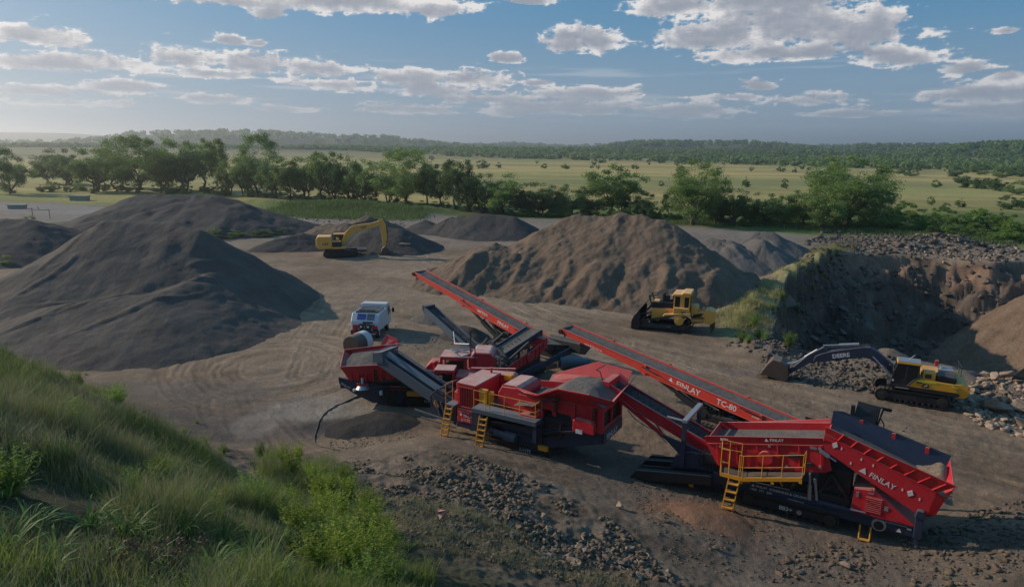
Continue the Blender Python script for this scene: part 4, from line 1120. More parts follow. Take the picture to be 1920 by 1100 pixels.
# ---------------------------------------------------------------- mesh builder for machines
class MB:
    SPLIT = {'walkway_bracket','notice_plate','engine_cover','hinge_bracket','vibrator_housing','bolt_plate','wall_bracket','safety_decal','gantry_post','skid','filter_canister','coil_spring','tooth','mounting_ear','control_box','black_opening','decal_stripe','yellow_bracket','jack_foot','lime_stripe','hinge_block','red_panel','end_cap','push_arm','fold_ram'}
    def __init__(s): s.v = []; s.f = []; s.k = []
    def add(s, vs, fs):
        n = len(s.v); s.k.append((n, len(s.f))); s.v += [tuple(float(c) for c in v) for v in vs]; s.f += [tuple(i+n for i in f) for f in fs]; return s
    def box(s, x0, x1, y0, y1, z0, z1):
        return s.add([(x0,y0,z0),(x1,y0,z0),(x1,y1,z0),(x0,y1,z0),(x0,y0,z1),(x1,y0,z1),(x1,y1,z1),(x0,y1,z1)],
                     [(0,3,2,1),(4,5,6,7),(0,1,5,4),(1,2,6,5),(2,3,7,6),(3,0,4,7)])
    def prism(s, pts, y0, y1):
        n = len(pts)
        a = sum(pts[i][0]*pts[(i+1) % n][1]-pts[(i+1) % n][0]*pts[i][1] for i in range(n))
        if a < 0: pts = pts[::-1]
        v = [(x, y0, z) for x, z in pts]+[(x, y1, z) for x, z in pts]
        f = [tuple(range(n)), tuple(range(2*n-1, n-1, -1))]+[(i+n, (i+1) % n+n, (i+1) % n, i) for i in range(n)]
        return s.add(v, f)
    def beam(s, p, q, w, h=None, up=(0, 0, 1)):
        h = w if h is None else h
        p = Vector(p); q = Vector(q); d = (q-p).normalized(); u = Vector(up)
        if abs(d.dot(u)) > .97: u = Vector((1, 0, 0))
        r = d.cross(u).normalized(); t = r.cross(d)
        v = [c+r*a*w/2+t*b*h/2 for c in (p, q) for a, b in ((-1, -1), (1, -1), (1, 1), (-1, 1))]
        return s.add(v, [(0,1,2,3),(7,6,5,4),(0,4,5,1),(1,5,6,2),(2,6,7,3),(3,7,4,0)])
    def cyl(s, p, q, r, seg=14, r2=None):
        r2 = r if r2 is None else r2
        p = Vector(p); q = Vector(q); d = (q-p).normalized(); u = Vector((0, 0, 1)) if abs(d.z) < .9 else Vector((1, 0, 0))
        a = d.cross(u).normalized(); b = a.cross(d)
        v = []
        for c, rr in ((p, r), (q, r2)):
            for k in range(seg):
                t = 2*math.pi*k/seg; v.append(c+a*rr*math.cos(t)+b*rr*math.sin(t))
        return s.add(v, [tuple(range(seg)), tuple(range(2*seg-1, seg-1, -1))]+[(k+seg, (k+1) % seg+seg, (k+1) % seg, k) for k in range(seg)])
    def path(s, pts, r, seg=6):
        for a, b in zip(pts[:-1], pts[1:]): s.cyl(a, b, r, seg)
        return s
    def plate(s, pts, t=.03):
        """thick plate from a planar polygon in 3-D"""
        P = [Vector(p) for p in pts]; n = (P[1]-P[0]).cross(P[2]-P[0]).normalized()*t*.5
        k = len(P); v = [p-n for p in P]+[p+n for p in P]
        return s.add(v, [tuple(range(k-1, -1, -1)), tuple(range(k, 2*k))]+[(i, (i+1) % k, (i+1) % k+k, i+k) for i in range(k)])
    def build(s, name, mat, parent=None, bevel=0.0, smooth=False):
        if name in MB.SPLIT and len(s.k) > 1:
            o = None; ks = s.k+[(len(s.v), len(s.f))]
            for (v0, f0), (v1, f1) in zip(ks[:-1], ks[1:]):
                q = MB(); q.add(s.v[v0:v1], [tuple(i-v0 for i in f) for f in s.f[f0:f1]]); o = q.build(name, mat, parent, bevel, smooth)
            return o
        me = bpy.data.meshes.new(name); me.from_pydata(s.v, [], s.f); me.materials.append(mat)
        if bevel or smooth:
            bm = bmesh.new(); bm.from_mesh(me)
            bmesh.ops.recalc_face_normals(bm, faces=bm.faces)
            if bevel:
                ed = [e for e in bm.edges if len(e.link_faces) == 2 and e.calc_face_angle(0) > .35]
                bmesh.ops.bevel(bm, geom=ed, offset=bevel, segments=1, affect='EDGES', clamp_overlap=True)
            bm.to_mesh(me); bm.free()
        if smooth:
            me.polygons.foreach_set('use_smooth', np.ones(len(me.polygons), bool)); me.set_sharp_from_angle(angle=.7)
        o = bpy.data.objects.new(name, me); COL.objects.link(o)
        if parent is not None: o.parent = parent
        return o
def thing(name, label, cat, loc, deg, group=None, pitch=0.0):
    o = bpy.data.objects.new(name, None); COL.objects.link(o); o.location = loc
    o.rotation_euler = (0, -R(pitch), R(deg)); tag(o, label, cat, group); return o
def paint(name, col, dust=(0.34, 0.28, 0.23), amt=0.55, rough=0.45, metal=0.0, side=0.12):
    """machine paint with real settled dust on upward faces and thin grime elsewhere"""
    m, t, b = new_mat(name)
    geo = N(t, 'ShaderNodeNewGeometry'); sp_ = N(t, 'ShaderNodeSeparateXYZ'); L(t, geo.outputs['True Normal'], sp_.inputs[0])
    up = MapR(t, sp_.outputs[2], .35, .95)
    n1 = noise(t, 1.7, 5, .65); n2 = Mth(t, 'MULTIPLY_ADD', noise(t, 2.2, 5, .7), .5, Mth(t, 'MULTIPLY', noise(t, 11, 4, .7), .5))
    g = Mth(t, 'MULTIPLY', up, Mth(t, 'MULTIPLY', MapR(t, n1, .3, .65, .55, 1), amt))
    g = Mth(t, 'ADD', g, Mth(t, 'MULTIPLY', MapR(t, n2, .42, .8, 0, 1), side), clamp=True)
    L(t, MixC(t, g, col, dust), b.inputs['Base Color'])
    b.inputs['Metallic'].default_value = metal
    L(t, MapR(t, g, 0, 1, rough, .95), b.inputs['Roughness'])
    return m
P_red = paint('red_paint', (0.56, 0.008, 0.022), (0.40, 0.27, 0.22), .7, .5, 0, .22)
P_red2 = paint('dusty_red_paint', (0.48, 0.018, 0.03), (0.56, 0.42, 0.36), .88, .5, 0, .08)
P_org = paint('orange_red_paint', (0.60, 0.042, 0.026), (0.42, 0.28, 0.22), .5, .45, 0, .2)
P_navy = paint('navy_paint', (0.018, 0.030, 0.062), (0.20, 0.19, 0.19), .5)
P_slate = paint('slate_paint', (0.07, 0.095, 0.13), (0.26, 0.25, 0.25), .6)
P_black = paint('black_steel', (0.016, 0.017, 0.020), (0.15, 0.13, 0.115), .5)
P_track = paint('track_steel', (0.035, 0.030, 0.028), (0.19, 0.15, 0.12), .6, .6, .3, .35)
P_yel = paint('safety_yellow', (0.68, 0.30, 0.015), (0.40, 0.30, 0.2), .3)
P_cat = paint('machine_yellow', (0.86, 0.40, 0.06), (0.58, 0.42, 0.28), .6, .5, 0, .28)
P_jd = paint('deep_yellow', (0.72, 0.33, 0.02), (0.45, 0.34, 0.22), .4, .4)
P_sil = paint('silver_steel', (0.42, 0.43, 0.45), (0.4, 0.36, 0.32), .4, .35, .7)
P_white = paint('white_paint', (0.62, 0.63, 0.66), (0.45, 0.40, 0.36), .3, .4)
P_letter = paint('white_lettering', (0.70, 0.66, 0.64), (0.5, 0.4, 0.35), .1, .6, 0, .05)
P_dletter = paint('dark_lettering', (0.02, 0.02, 0.03), (0.2, 0.2, 0.2), .1)
P_blue = paint('blue_paint', (0.02, 0.035, 0.28), (0.3, 0.3, 0.32), .3)
P_rust = paint('worn_bucket_steel', (0.10, 0.065, 0.05), (0.28, 0.21, 0.16), .6, .7, .2, .4)
P_lime = paint('lime_decal', (0.55, 0.62, 0.03), (0.4, 0.38, 0.2), .2)
P_glass, _t, _b = new_mat('dark_glass'); _b.inputs['Base Color'].default_value = (.012, .02, .025, 1); _b.inputs['Roughness'].default_value = .08
M_belt = gravel_material('rubber_belt', (0.055, 0.052, 0.052), (0.10, 0.09, 0.085), 10, .02)
M_beltload = gravel_material('belt_with_fines', (0.13, 0.115, 0.105), (0.19, 0.165, 0.145), 16, .05)
M_mesh = paint('grille_mesh', (0.02, 0.012, 0.014), (0.15, 0.1, 0.1), .3)
_font_cache = {}
def text(parent, body, size, loc, along, up=(0, 0, 1), mat=None, name='lettering', bold=0.012, xs=1.0):
    """raised lettering: loc = lower left corner, along = reading direction, up = letter height direction"""
    key = (body, bold)
    if key not in _font_cache:
        cu = bpy.data.curves.new(name, 'FONT'); cu.body = body; cu.size = 1.0; cu.extrude = 0.004; cu.offset = bold; cu.resolution_u = 2
        ob = bpy.data.objects.new(name, cu); COL.objects.link(ob)
        dg = bpy.context.evaluated_depsgraph_get(); me = bpy.data.meshes.new_from_object(ob.evaluated_get(dg)); me.name = name
        bpy.data.objects.remove(ob); _font_cache[key] = me
    me = _font_cache[key].copy(); me.materials.clear(); me.materials.append(mat or P_letter)
    a = Vector(along).normalized(); u = Vector(up); u = (u-a*u.dot(a)).normalized(); n = a.cross(u)
    M = Matrix((a*size*xs, u*size, n*size)).transposed().to_4x4(); M.translation = Vector(loc)
    me.transform(M)
    o = bpy.data.objects.new(name, me); COL.objects.link(o); o.parent = parent
    return o
def track(parent, x0, x1, y0, y1, z0, z1, pads=34, mat=None, near=True, frame=True, fmat=None, hubmat=None):
    """crawler track: a loop of separate pads round two wheels with a roller frame"""
    r = (z1-z0)/2-.03; cz = (z0+z1)/2; L0 = (x1-x0)-2*r-.06
    xa, xb = x0+r+.03, x1-r-.03; per = 2*L0+2*math.pi*r
    mb = MB(); pl = per/pads
    for i in range(pads):
        s_ = i*pl
        if s_ < L0: p = (xa+s_, z0+.03); d = (1, 0)
        elif s_ < L0+math.pi*r: t = (s_-L0)/r; p = (xb+r*math.sin(t), cz-r*math.cos(t)); d = (math.cos(t), math.sin(t))
        elif s_ < 2*L0+math.pi*r: q = s_-L0-math.pi*r; p = (xb-q, z1-.03); d = (-1, 0)
        else: t = (s_-2*L0-math.pi*r)/r; p = (xa-r*math.sin(t), cz+r*math.cos(t)); d = (-math.cos(t), -math.sin(t))
        h = pl*.46
        mb.beam((p[0]-d[0]*h, (y0+y1)/2, p[1]-d[1]*h), (p[0]+d[0]*h, (y0+y1)/2, p[1]+d[1]*h), y1-y0, .045, up=(d[1], 0, -d[0]) if abs(d[1]) > .5 else (0, 0, 1))
        nx, nz = d[1], -d[0]
        mb.beam((p[0]+nx*.035, y0, p[1]+nz*.035), (p[0]+nx*.035, y1, p[1]+nz*.035), .02, .05)
    # the link chain inside the pads
    mb.prism([(xa+s*(L0)*0+ (r-.03)*math.sin(a)*-1, cz+(r-.03)*math.cos(a)) for s in (0,) for a in np.linspace(0, math.pi, 7)]+[(xb+(r-.03)*math.sin(a), cz-(r-.03)*math.cos(a)) for a in np.linspace(0, math.pi, 7)], (y0+y1)/2-.07, (y0+y1)/2+.07)
    tr = mb.build('track', mat or P_track, parent)
    ym = y0-.005 if near else y1+.005; s = -1 if near else 1
    for nm, cx in (('idler_wheel', xa), ('sprocket', xb)):
        w = MB(); w.cyl((cx, ym, cz), (cx, ym-s*(.12), cz), r*.80, 16); w.cyl((cx, ym+s*.03, cz), (cx, ym, cz), r*.34, 12); w.build(nm, hubmat or P_track, tr)
    if frame:
        f = MB(); f.box(xa+r*.7, xb-r*.7, y0+.03, y1-.03, cz-r*.45, cz+r*.38)
        k = max(4, int(L0/.34))
        for i in range(k):
            cx = xa+r*.6+(L0-r*1.2)*(i+.5)/k; f.cyl((cx, y0+.0, z0+.15), (cx, y1-.0, z0+.15), .085, 8)
        f.build('track_frame', fmat or P_black, tr)
    return tr
def ladder(parent, x0, x1, y, z0, z1, rungs=6, dx=0.0, dy=0.0, depth=.16, name='ladder'):
    mb = MB()
    for x in (x0, x1): mb.beam((x, y, z1), (x+dx, y+dy, z0), .045, .09, up=(0, 1, 0))
    for i in range(rungs):
        t = (i+.5)/rungs; mb.box(x0+dx*t, x1+dx*t, y+dy*t-depth/2, y+dy*t+depth/2, z1+(z0-z1)*t-.02, z1+(z0-z1)*t+.02)
    return mb.build(name, P_yel, parent)
def rail(parent, pts, h=.95, mid=.5, r=.015, posts=True, name='handrail', mat=None):
    mb = MB()
    for f in (h, h*mid):
        mb.path([(x, y, z+f) for x, y, z in pts], r)
    for i, (a, b) in enumerate(zip(pts[:-1], pts[1:])):
        n = max(1, int((Vector(b)-Vector(a)).length/.75))
        for k in range(n+(i == len(pts)-2)):
            t = k/n; p = Vector(a).lerp(Vector(b), t); mb.cyl(p, p+Vector((0, 0, h)), r*1.15, 6)
    return mb.build(name, mat or P_yel, parent)
def conveyor(parent, p, q, w, side=.3, mat=None, name='conveyor_frame', load=None, rise=.0, rollers=True, drop=.25, legs=None):
    """belt between two side plates from p to q (belt centre line); belt is a sub-part"""
    p = Vector(p); q = Vector(q); d = (q-p).normalized(); r = d.cross(Vector((0, 0, 1))).normalized(); u = r.cross(d)
    mb = MB()
    for s in (-1, 1):
        o = r*s*w/2
        mb.plate([p+o-u*drop, q+o-u*drop, q+o+u*(side-drop), p+o+u*(side-drop)], .05)
        mb.beam(p+o+u*(side-drop), q+o+u*(side-drop), .10, .04)
        mb.beam(p+o-u*drop, q+o-u*drop, .09, .04)
    n = int((q-p).length/.9)
    for i in range(n+1):
        c = p.lerp(q, i/n); mb.beam(c-r*w/2-u*(drop-.03), c+r*w/2-u*(drop-.03), .05, .05)
    fr = mb.build(name, mat or P_navy, parent)
    b = MB(); t = .05
    e = w/2-.06
    b.add([p-r*e+u*t, p+u*0, p+r*e+u*t, q+r*e+u*t, q+u*0, q-r*e+u*t], [(0, 1, 4, 5), (1, 2, 3, 4)])
    b.add([p-r*e-u*(drop-.08), p+r*e-u*(drop-.08), q+r*e-u*(drop-.08), q-r*e-u*(drop-.08)], [(3, 2, 1, 0)])
    b.build('belt', load or M_belt, fr)
    dr = MB(); dr.cyl(q-r*e-u*.08+d*.05, q+r*e-u*.08+d*.05, .13, 12); dr.cyl(p-r*e-u*.08-d*.05, p+r*e-u*.08-d*.05, .12, 12); dr.build('pulley', P_black, fr)
    return fr
def ram(mb, p, q, r=.07):
    p = Vector(p); q = Vector(q); m = p.lerp(q, .55); mb.cyl(p, m, r, 10); mb.cyl(m, q, r*.5, 8)
# ================================================================ long red screener, right foreground
def build_screener():
    T = thing('screening_plant', 'long red screening plant with inclined feed hopper and yellow walkway, right foreground', 'screener', (10.0, 27.1, 0), -31)
    for y0, y1, nr in ((0, .42, True), (2.15, 2.57, False)):
        tr = track(T, -.05, 3.85, y0, y1, -.05, .62, 40, P_track, nr)
    g = MB(); g.prism([(.1,.60),(3.7,.60),(3.75,.70),(.15,.72)], -.03, .46).build('track_guard', P_black, T)
    text(T, '883+', .26, (1.55, -.035, .25), (1, 0, 0))
    m = MB(); m.cyl((2.35, -.06, .32), (2.35, 0, .32), .10, 12); m.build('guard_ring', P_sil, T)
    # chassis
    c = MB()
    c.prism([(-1.3,.62),(3.0,.60),(3.2,.5),(6.55,.42),(6.55,.88),(2.95,.98),(2.8,1.10),(-1.3,1.10)], .10, .26)
    c.prism([(-1.3,.62),(3.0,.60),(3.2,.5),(6.55,.42),(6.55,.88),(2.95,.98),(2.8,1.10),(-1.3,1.10)], 2.3, 2.46)
    for x in (-1.2, .4, 2.4, 4.0, 5.4, 6.4): c.box(x, x+.15, .26, 2.3, .6, .82)
    c.box(2.95, 6.5, .02, .10, .86, .96)
    c.build('chassis', P_navy, T, .012)
    text(T, '\u25B2 FINLAY  SCREENING & CRUSHING', .145, (.35, .088, .92), (1, 0, 0.0)); text(T, '1300  771  200', .15, (.3, .088, .74), (1, 0, 0)); text(T, 'www.finlay.com.au', .085, (1.85, .088, .72), (1, 0, 0))
    k = MB(); k.cyl((5.25, .05, .62), (5.25, .10, .62), .26, 20); k.build('round_port', P_sil, T); k = MB(); k.cyl((5.25, .03, .60), (5.25, .06, .60), .18, 20); k.build('round_port', P_black, T)
    text(T, '\u25B2', .20, (5.85, .08, .52), (1, 0, 0)); k = MB(); k.box(5.2, 6.2, .085, .095, .80, .815); k.box(6.2, 6.36, .085, .095, .7, .78); k.box(4.2, 4.75, .01, .018, .99, 1.05); k.build('decal_stripe', P_letter, T)
    # dark machinery under the box
    d = MB()
    d.box(-.6, 4.1, .5, 2.1, 1.0, 1.5); d.box(2.9, 4.1, .35, 2.2, 1.3, 2.4); d.box(3.0, 4.15, .2, .5, 1.0, 1.3); d.box(-.8, 2.8, .3, .42, 1.05, 1.45)
    for x in np.arange(-.6, 4.0, .35): d.cyl((x, .32, 1.15+.06*math.sin(x*7)), (x+.22, .30, 1.42), .05, 6)
    for (a, b) in (((2.9,.25,1.0),(3.4,.25,2.2)),((3.4,.25,2.2),(4.1,.25,1.2)),((-.9,.25,1.0),(-1.2,.25,1.7)),((1.9,.2,1.05),(2.2,.2,1.9))): d.beam(a, b, .12, .12)
    for i in range(9): d.path([(3.0+.1*i, .28, 1.1+.1*i), (3.15+.08*i, .2, 1.5), (3.5, .28, 1.75+.03*i)], .018, 5)
    d.build('underbody_machinery', P_black, T)
    # screen box
    b = MB()
    near = [(-1.72,2.55),(-1.62,2.30),(-1.1,1.50),(-.3,1.60),(3.15,2.28),(3.38,2.45),(3.05,3.50),(2.95,3.55)]
    b.prism(near, .05, .12); b.prism([(x, z+.02) for x, z in near], 2.35, 2.42)
    b.plate([(-1.70,.12,2.50),(-1.70,2.35,2.52),(-1.25,2.35,1.75),(-1.25,.12,1.75)], .05)
    b.plate([(3.0,.12,3.5),(3.0,2.35,3.5),(3.15,2.35,2.6),(3.15,.12,2.6)], .05)
    b.plate([(-1.72,.03,2.50),(2.95,.03,3.48),(2.95,-.05,3.78),(-1.72,-.05,2.78)], .03)     # lettered top band
    b.plate([(-1.70,2.42,2.40),(2.97,2.42,3.55),(2.97,2.50,3.72),(-1.2,2.50,2.62)], .03)
    for x in np.arange(-1.2, 3.0, .82): b.beam((x, .01, 2.55+(x+1.2)*.215), (x+.12, .01, 1.62+(x+1.2)*.18), .05, .06)
    b.beam((-1.6, .02, 2.42), (2.98, .02, 3.42), .05, .06)
    sb = b.build('screen_box', P_red, T, .008)
    k = MB(); k.cyl((.85, -.10, 2.38), (.85, .05, 2.38), .30, 20); k.cyl((.85, 2.42, 2.4), (.85, 2.55, 2.4), .3, 20); k.build('vibrator_housing', P_red, sb, .01)
    k = MB(); 
    for x, z in ((-1.05,2.42),(.95,2.92),(2.85,3.28),(2.95,2.5),(-.85,1.75),(1.7,2.2)): k.cyl((x, -.03, z), (x, .05, z), .06, 10)
    k.box(2.5, 2.75, -.03, .05, 3.20, 3.30); k.build('bolt_plate', P_sil, sb)
    k = MB(); k.prism([(2.35,2.40),(2.75,2.50),(2.62,2.60),(2.30,2.52)], -.05, .05); k.prism([(1.65,2.62),(2.3,2.72),(2.1,2.86),(1.8,2.80)], -.05, .05); k.build('black_opening', P_black, sb)
    s = MB(); s.plate([(-1.60,.12,2.22),(2.98,.12,3.22),(2.98,2.35,3.22),(-1.60,2.35,2.22)], .04)
    s.build('screen_deck', M_beltload, sb)
    sl = .215; n_ = (0, -1, .0)
    text(sb, '883+', .17, (-1.05, -.06, 2.72), (1, 0, sl), (0, 0, 1)); text(sb, '\u25B2 FINLAY', .17, (.75, -.06, 3.11), (1, 0, sl), (0, 0, 1))
    # feed hopper: near red side, far navy side, belt between
    h = MB()
    F0, F1 = (3.0, 3.96), (6.98, 2.52)
    h.prism([(2.92,3.30),(2.98,3.96),(6.98,2.52),(6.78,1.45),(6.38,1.52)], .0, .07)
    h.plate([(2.98,.03,3.96),(6.98,.03,2.52),(7.55,-.38,3.10),(5.2,-.34,3.75),(3.0,-.16,4.32)], .04)
    for t in np.linspace(.12, .95, 8):
        x = 3.0+4.0*t; z = 3.96-1.44*t; h.beam((x, -.01, z-.02), (x+.18+.25*t, -.24-.1*t, z+.36+.14*t), .05, .05)
        h.prism([(6.78,1.45),(7.05,1.60),(7.28,2.35),(6.98,2.52)], .0, .10)
    h.plate([(7.28,.05,2.35),(7.28,2.9,2.3),(7.45,2.9,2.75),(7.5,.0,2.85)], .05)
    h.beam((2.98, -.02, 3.96), (6.98, -.02, 2.52), .06, .07)
    hp_ = h.build('feed_hopper', P_red, T, .008)
    f = MB(); f.plate([(2.95,2.60,3.2),(7.15,2.60,1.95),(7.45,3.0,2.93),(5.2,2.98,3.52),(3.35,2.9,4.0),(2.98,2.86,3.96)], .05)
    f.build('far_hopper_wall', P_navy, hp_)
    k = MB()
    for x, z in ((4.1,3.78),(5.35,3.47),(6.6,3.14)): k.box(x-.07, x+.07, 2.85, 2.99, z-.28, z-.02)
    k.build('wall_bracket', P_red, hp_)
    k = MB(); k.add([(3.05,.14,3.55),(3.05,1.3,3.40),(3.05,2.58,3.45),(7.2,.14,2.15),(7.2,1.3,2.0),(7.2,2.58,2.05)], [(0,3,4,1),(1,4,5,2)]); k.build('feeder_belt', M_beltload, hp_)
    k = MB(); k.beam((3.1, .62, 3.72), (6.2, .62, 2.75), .05, .05); k.build('skirt_rail', P_sil, hp_)
    text(hp_, '\u25B2 FINLAY', .30, (4.32, -.012, 2.72), (.93, 0, -.355))
    k = MB()
    for x, z in ((3.35,3.42),(6.1,2.12)): k.prism([(x,z),(x+.16,z+.10),(x+.10,z+.28),(x-.06,z+.18)], -.02, 0)
    for x, z in ((3.62,3.42),(4.35,3.15),(4.78,3.0),(5.85,2.28),(6.45,2.05),(4.0,2.9)): k.box(x, x+.05, -.012, 0, z, z+.10)
    k.build('safety_decal', P_letter, hp_)
    k = MB(); ram(k, (2.9, -.06, 3.22), (3.5, -.06, 2.92), .09); k.build('hydraulic_ram', P_sil, hp_)
    # engine housing under the hopper
    e = MB(); e.prism([(4.22,.90),(4.25,1.92),(4.95,2.02),(5.1,1.92),(6.42,1.02),(6.42,.90)], .02, 2.3)
    en = e.build('engine_housing', P_red, T, .015)
    k = MB(); k.box(4.68, 5.28, -.0, .02, 1.05, 1.72)
    for i in range(8): k.box(4.70, 5.26, -.014, .0, 1.09+i*.08, 1.125+i*.08)
    k.build('grille', P_red2, en); k = MB(); k.box(5.36, 5.5, .0, .02, 1.3, 1.48); k.box(4.34, 4.44, .0, .02, 1.6, 1.82); k.box(4.75, 4.95, .0, .02, 1.84, 1.9); k.build('notice_plate', P_sil, en)
    # legs and rams
    l = MB(); l.box(6.42, 6.70, -.16, .14, .55, 1.62); l.prism([(6.38,1.4),(6.75,1.4),(6.68,1.72),(6.45,1.72)], -.2, .16); l.box(6.48, 6.64, -.1, .08, .25, .6); l.build('jack_leg', P_navy, T, .02)
    l = MB(); l.cyl((6.56, -.01, -.05), (6.56, -.01, .4), .06, 10); l.box(6.42, 6.70, -.12, .12, -.06, -.02); l.build('jack_foot', P_sil, T)
    l = MB(); ram(l, (2.68, .0, 1.0), (2.60, .0, 2.15), .08); l.cyl((2.95,.1,1.0),(2.80,.1,1.9),.06,8); l.build('hydraulic_ram', P_sil, T)
    l = MB(); l.path([(4.62,-.16,.55),(4.62,-.26,.02),(5.0,-.26,.02),(5.0,-.16,.55)], .035); l.box(4.62, 5.0, -.36, -.16, .0, .035); l.build('step', P_yel, T)
    # walkway in yellow
    w = MB(); A = [(-.95,-.02,1.52),(-.80,-.70,1.50),(.10,-.72,1.50),(2.40,-.72,2.12),(2.42,-.02,2.12)]
    w.plate([A[0],A[1],A[2],(.10,-.02,1.52)], .05); w.plate([(.10,-.02,1.52),A[2],A[3],A[4]], .05)
    wk = w.build('walkway', P_track, T)
    w = MB(); w.beam(A[1], A[2], .06, .16); w.beam(A[2], A[3], .06, .16); w.beam(A[0], A[1], .06, .16); w.beam((.1,-.7,1.4),(.3,.0,1.1), .06, .06); w.beam((1.6,-.7,1.8),(1.6,.0,1.3), .06, .06)
    for x, z in ((.02,1.36),(1.25,1.68),(2.3,2.0)): w.box(x, x+.12, -.76, -.70, z-.06, z+.02)
    w.build('toe_board', P_yel, wk)
    rail(wk, [A[0], A[1], (-.45,-.71,1.5)], 1.15); rail(wk, [(-.05,-.71,1.5), A[2], A[3], (2.42,-.25,2.12)], 1.05); rail(wk, [(-.95,-.05,1.5),(-.6,-.1,1.5),(-.1,-.1,1.52)], 1.3, .7)
    ladder(wk, -.42, .02, -.78, .08, 1.42, 4, dx=-.14, dy=-.28, depth=.22)
    # red head conveyor to the left
    cf = conveyor(T, (-1.2, 1.35, 1.75), (-6.75, 1.35, 3.85), 1.15, .50, P_red, 'head_conveyor', M_belt, drop=.36)
    k = MB()
    for t in np.arange(.05, 1, .06): c0 = Vector((-1.2, 1.35, 1.80)).lerp(Vector((-6.75, 1.35, 3.90)), t); k.beam(c0+Vector((0, -.48, .02)), c0+Vector((.16, 0, -.02)), .03, .05); k.beam(c0+Vector((0, .48, .02)), c0+Vector((.16, 0, -.02)), .03, .05)
    k.build('belt_cleat', P_black, cf)
    k = MB(); k.beam((-6.3, .72, 3.45), (-3.0, .70, 1.55), .08, .18); k.beam((-5.2,.7,3.05),(-4.6,.7,2.5),.05,.06); k.beam((-4.4,.7,2.75),(-3.8,.7,2.05),.05,.06); k.beam((-6.3,2.0,3.45),(-3.0,2.0,1.55),.08,.18); k.build('lower_truss', P_red, cf)
    k = MB(); k.path([(-5.6,.66,2.9),(-5.2,.62,2.55),(-4.6,.62,2.3),(-4.2,.66,2.2),(-3.6,.62,1.7)], .02, 5); k.build('hose', P_black, cf)
    k = MB(); k.box(-6.95, -6.6, .65, 2.05, 3.60, 4.1); k.build('head_drum_guard', P_red, cf)
    k = MB(); k.path([(-7.0,.8,4.1),(-7.15,.8,4.5),(-7.35,.8,4.55),(-7.35,1.9,4.5)], .025, 5); k.build('dust_spray_pipe', P_black, cf)
    # gantry frame over the head conveyor
    k = MB(); k.box(-2.78, -2.60, .05, .22, 1.0, 3.12); k.box(-2.78, -2.60, 2.4, 2.57, 1.0, 3.12); k.build('gantry_post', P_navy, T)
    k = MB(); k.box(-2.80, -2.58, .05, 2.57, 3.12, 3.24); k.beam((-2.8, .1, 3.2), (-3.7, .8, 2.95), .06, .06); k.build('gantry_beam', P_sil, T)
    k = MB(); k.prism([(-3.3,.75),(-1.0,1.1),(-1.0,1.75),(-2.4,1.75),(-3.1,1.35)], .25, 2.3); k.prism([(-3.9,2.25),(-2.2,1.9),(-1.4,1.6),(-1.5,1.3),(-3.0,1.5)], .35, .45); k.build('rear_frame', P_navy, T, .02)
    k = MB()
    for x in np.arange(-1.9, -1.0, .16): k.path([(x, .2, 1.2), (x-.1, .12, 1.6), (x+.05, .2, 2.1)], .025, 5)
    k.box(-1.7, -1.2, .1, .3, 1.5, 1.9); k.build('hydraulic_valves', P_black, T)
    for y in (.1, 1.35):
        k = MB(); k.prism([(-5.0,.02),(-4.7,.42),(-1.3,1.02),(-1.3,.62),(-4.5,-.02)], y-.35, y-.28); k.prism([(-5.0,.02),(-4.7,.42),(-1.3,1.02),(-1.3,.62),(-4.5,-.02)], y+.28, y+.35); k.box(-4.7, -4.2, y-.28, y+.28, .05, .3)
        fr = k.build('side_conveyor', P_black, T); q = MB(); q.plate([(-4.8,y-.28,.30),(-1.3,y-.28,.9),(-1.3,y+.28,.9),(-4.8,y+.28,.30)], .03); q.build('belt', M_belt, fr)
        q = MB(); q.beam((-4.75,y-.32,.44),(-1.35,y-.32,1.04), .05,.03); q.build('side_trim', P_slate, fr)
    k = MB(); k.box(-2.3, -2.1, .0, .08, .2, .45); k.build('reflector', P_yel, T)
    # folded chute plate standing beyond the hopper
    k = MB(); k.plate([(3.75,3.3,3.6),(4.58,3.3,3.3),(4.74,3.6,4.25),(3.86,3.6,4.35)], .06); k.box(3.62, 3.78, 3.3, 3.5, 3.6, 4.2)
    k.beam((4.62,3.4,3.3),(4.80,3.6,4.2),.12,.12); k.beam((4.74,3.6,4.2),(5.15,3.7,4.15),.10,.14); k.beam((4.2,3.4,1.0),(4.2,3.45,3.6),.16,.16); k.beam((4.2,2.5,1.0),(4.2,3.45,1.1),.16,.16); k.path([(4.75,3.3,3.9),(4.95,3.3,3.6),(4.9,3.3,3.2),(4.7,3.3,3.1)], .03)
    k.build('folded_chute', P_black, T)
    return T
build_screener()
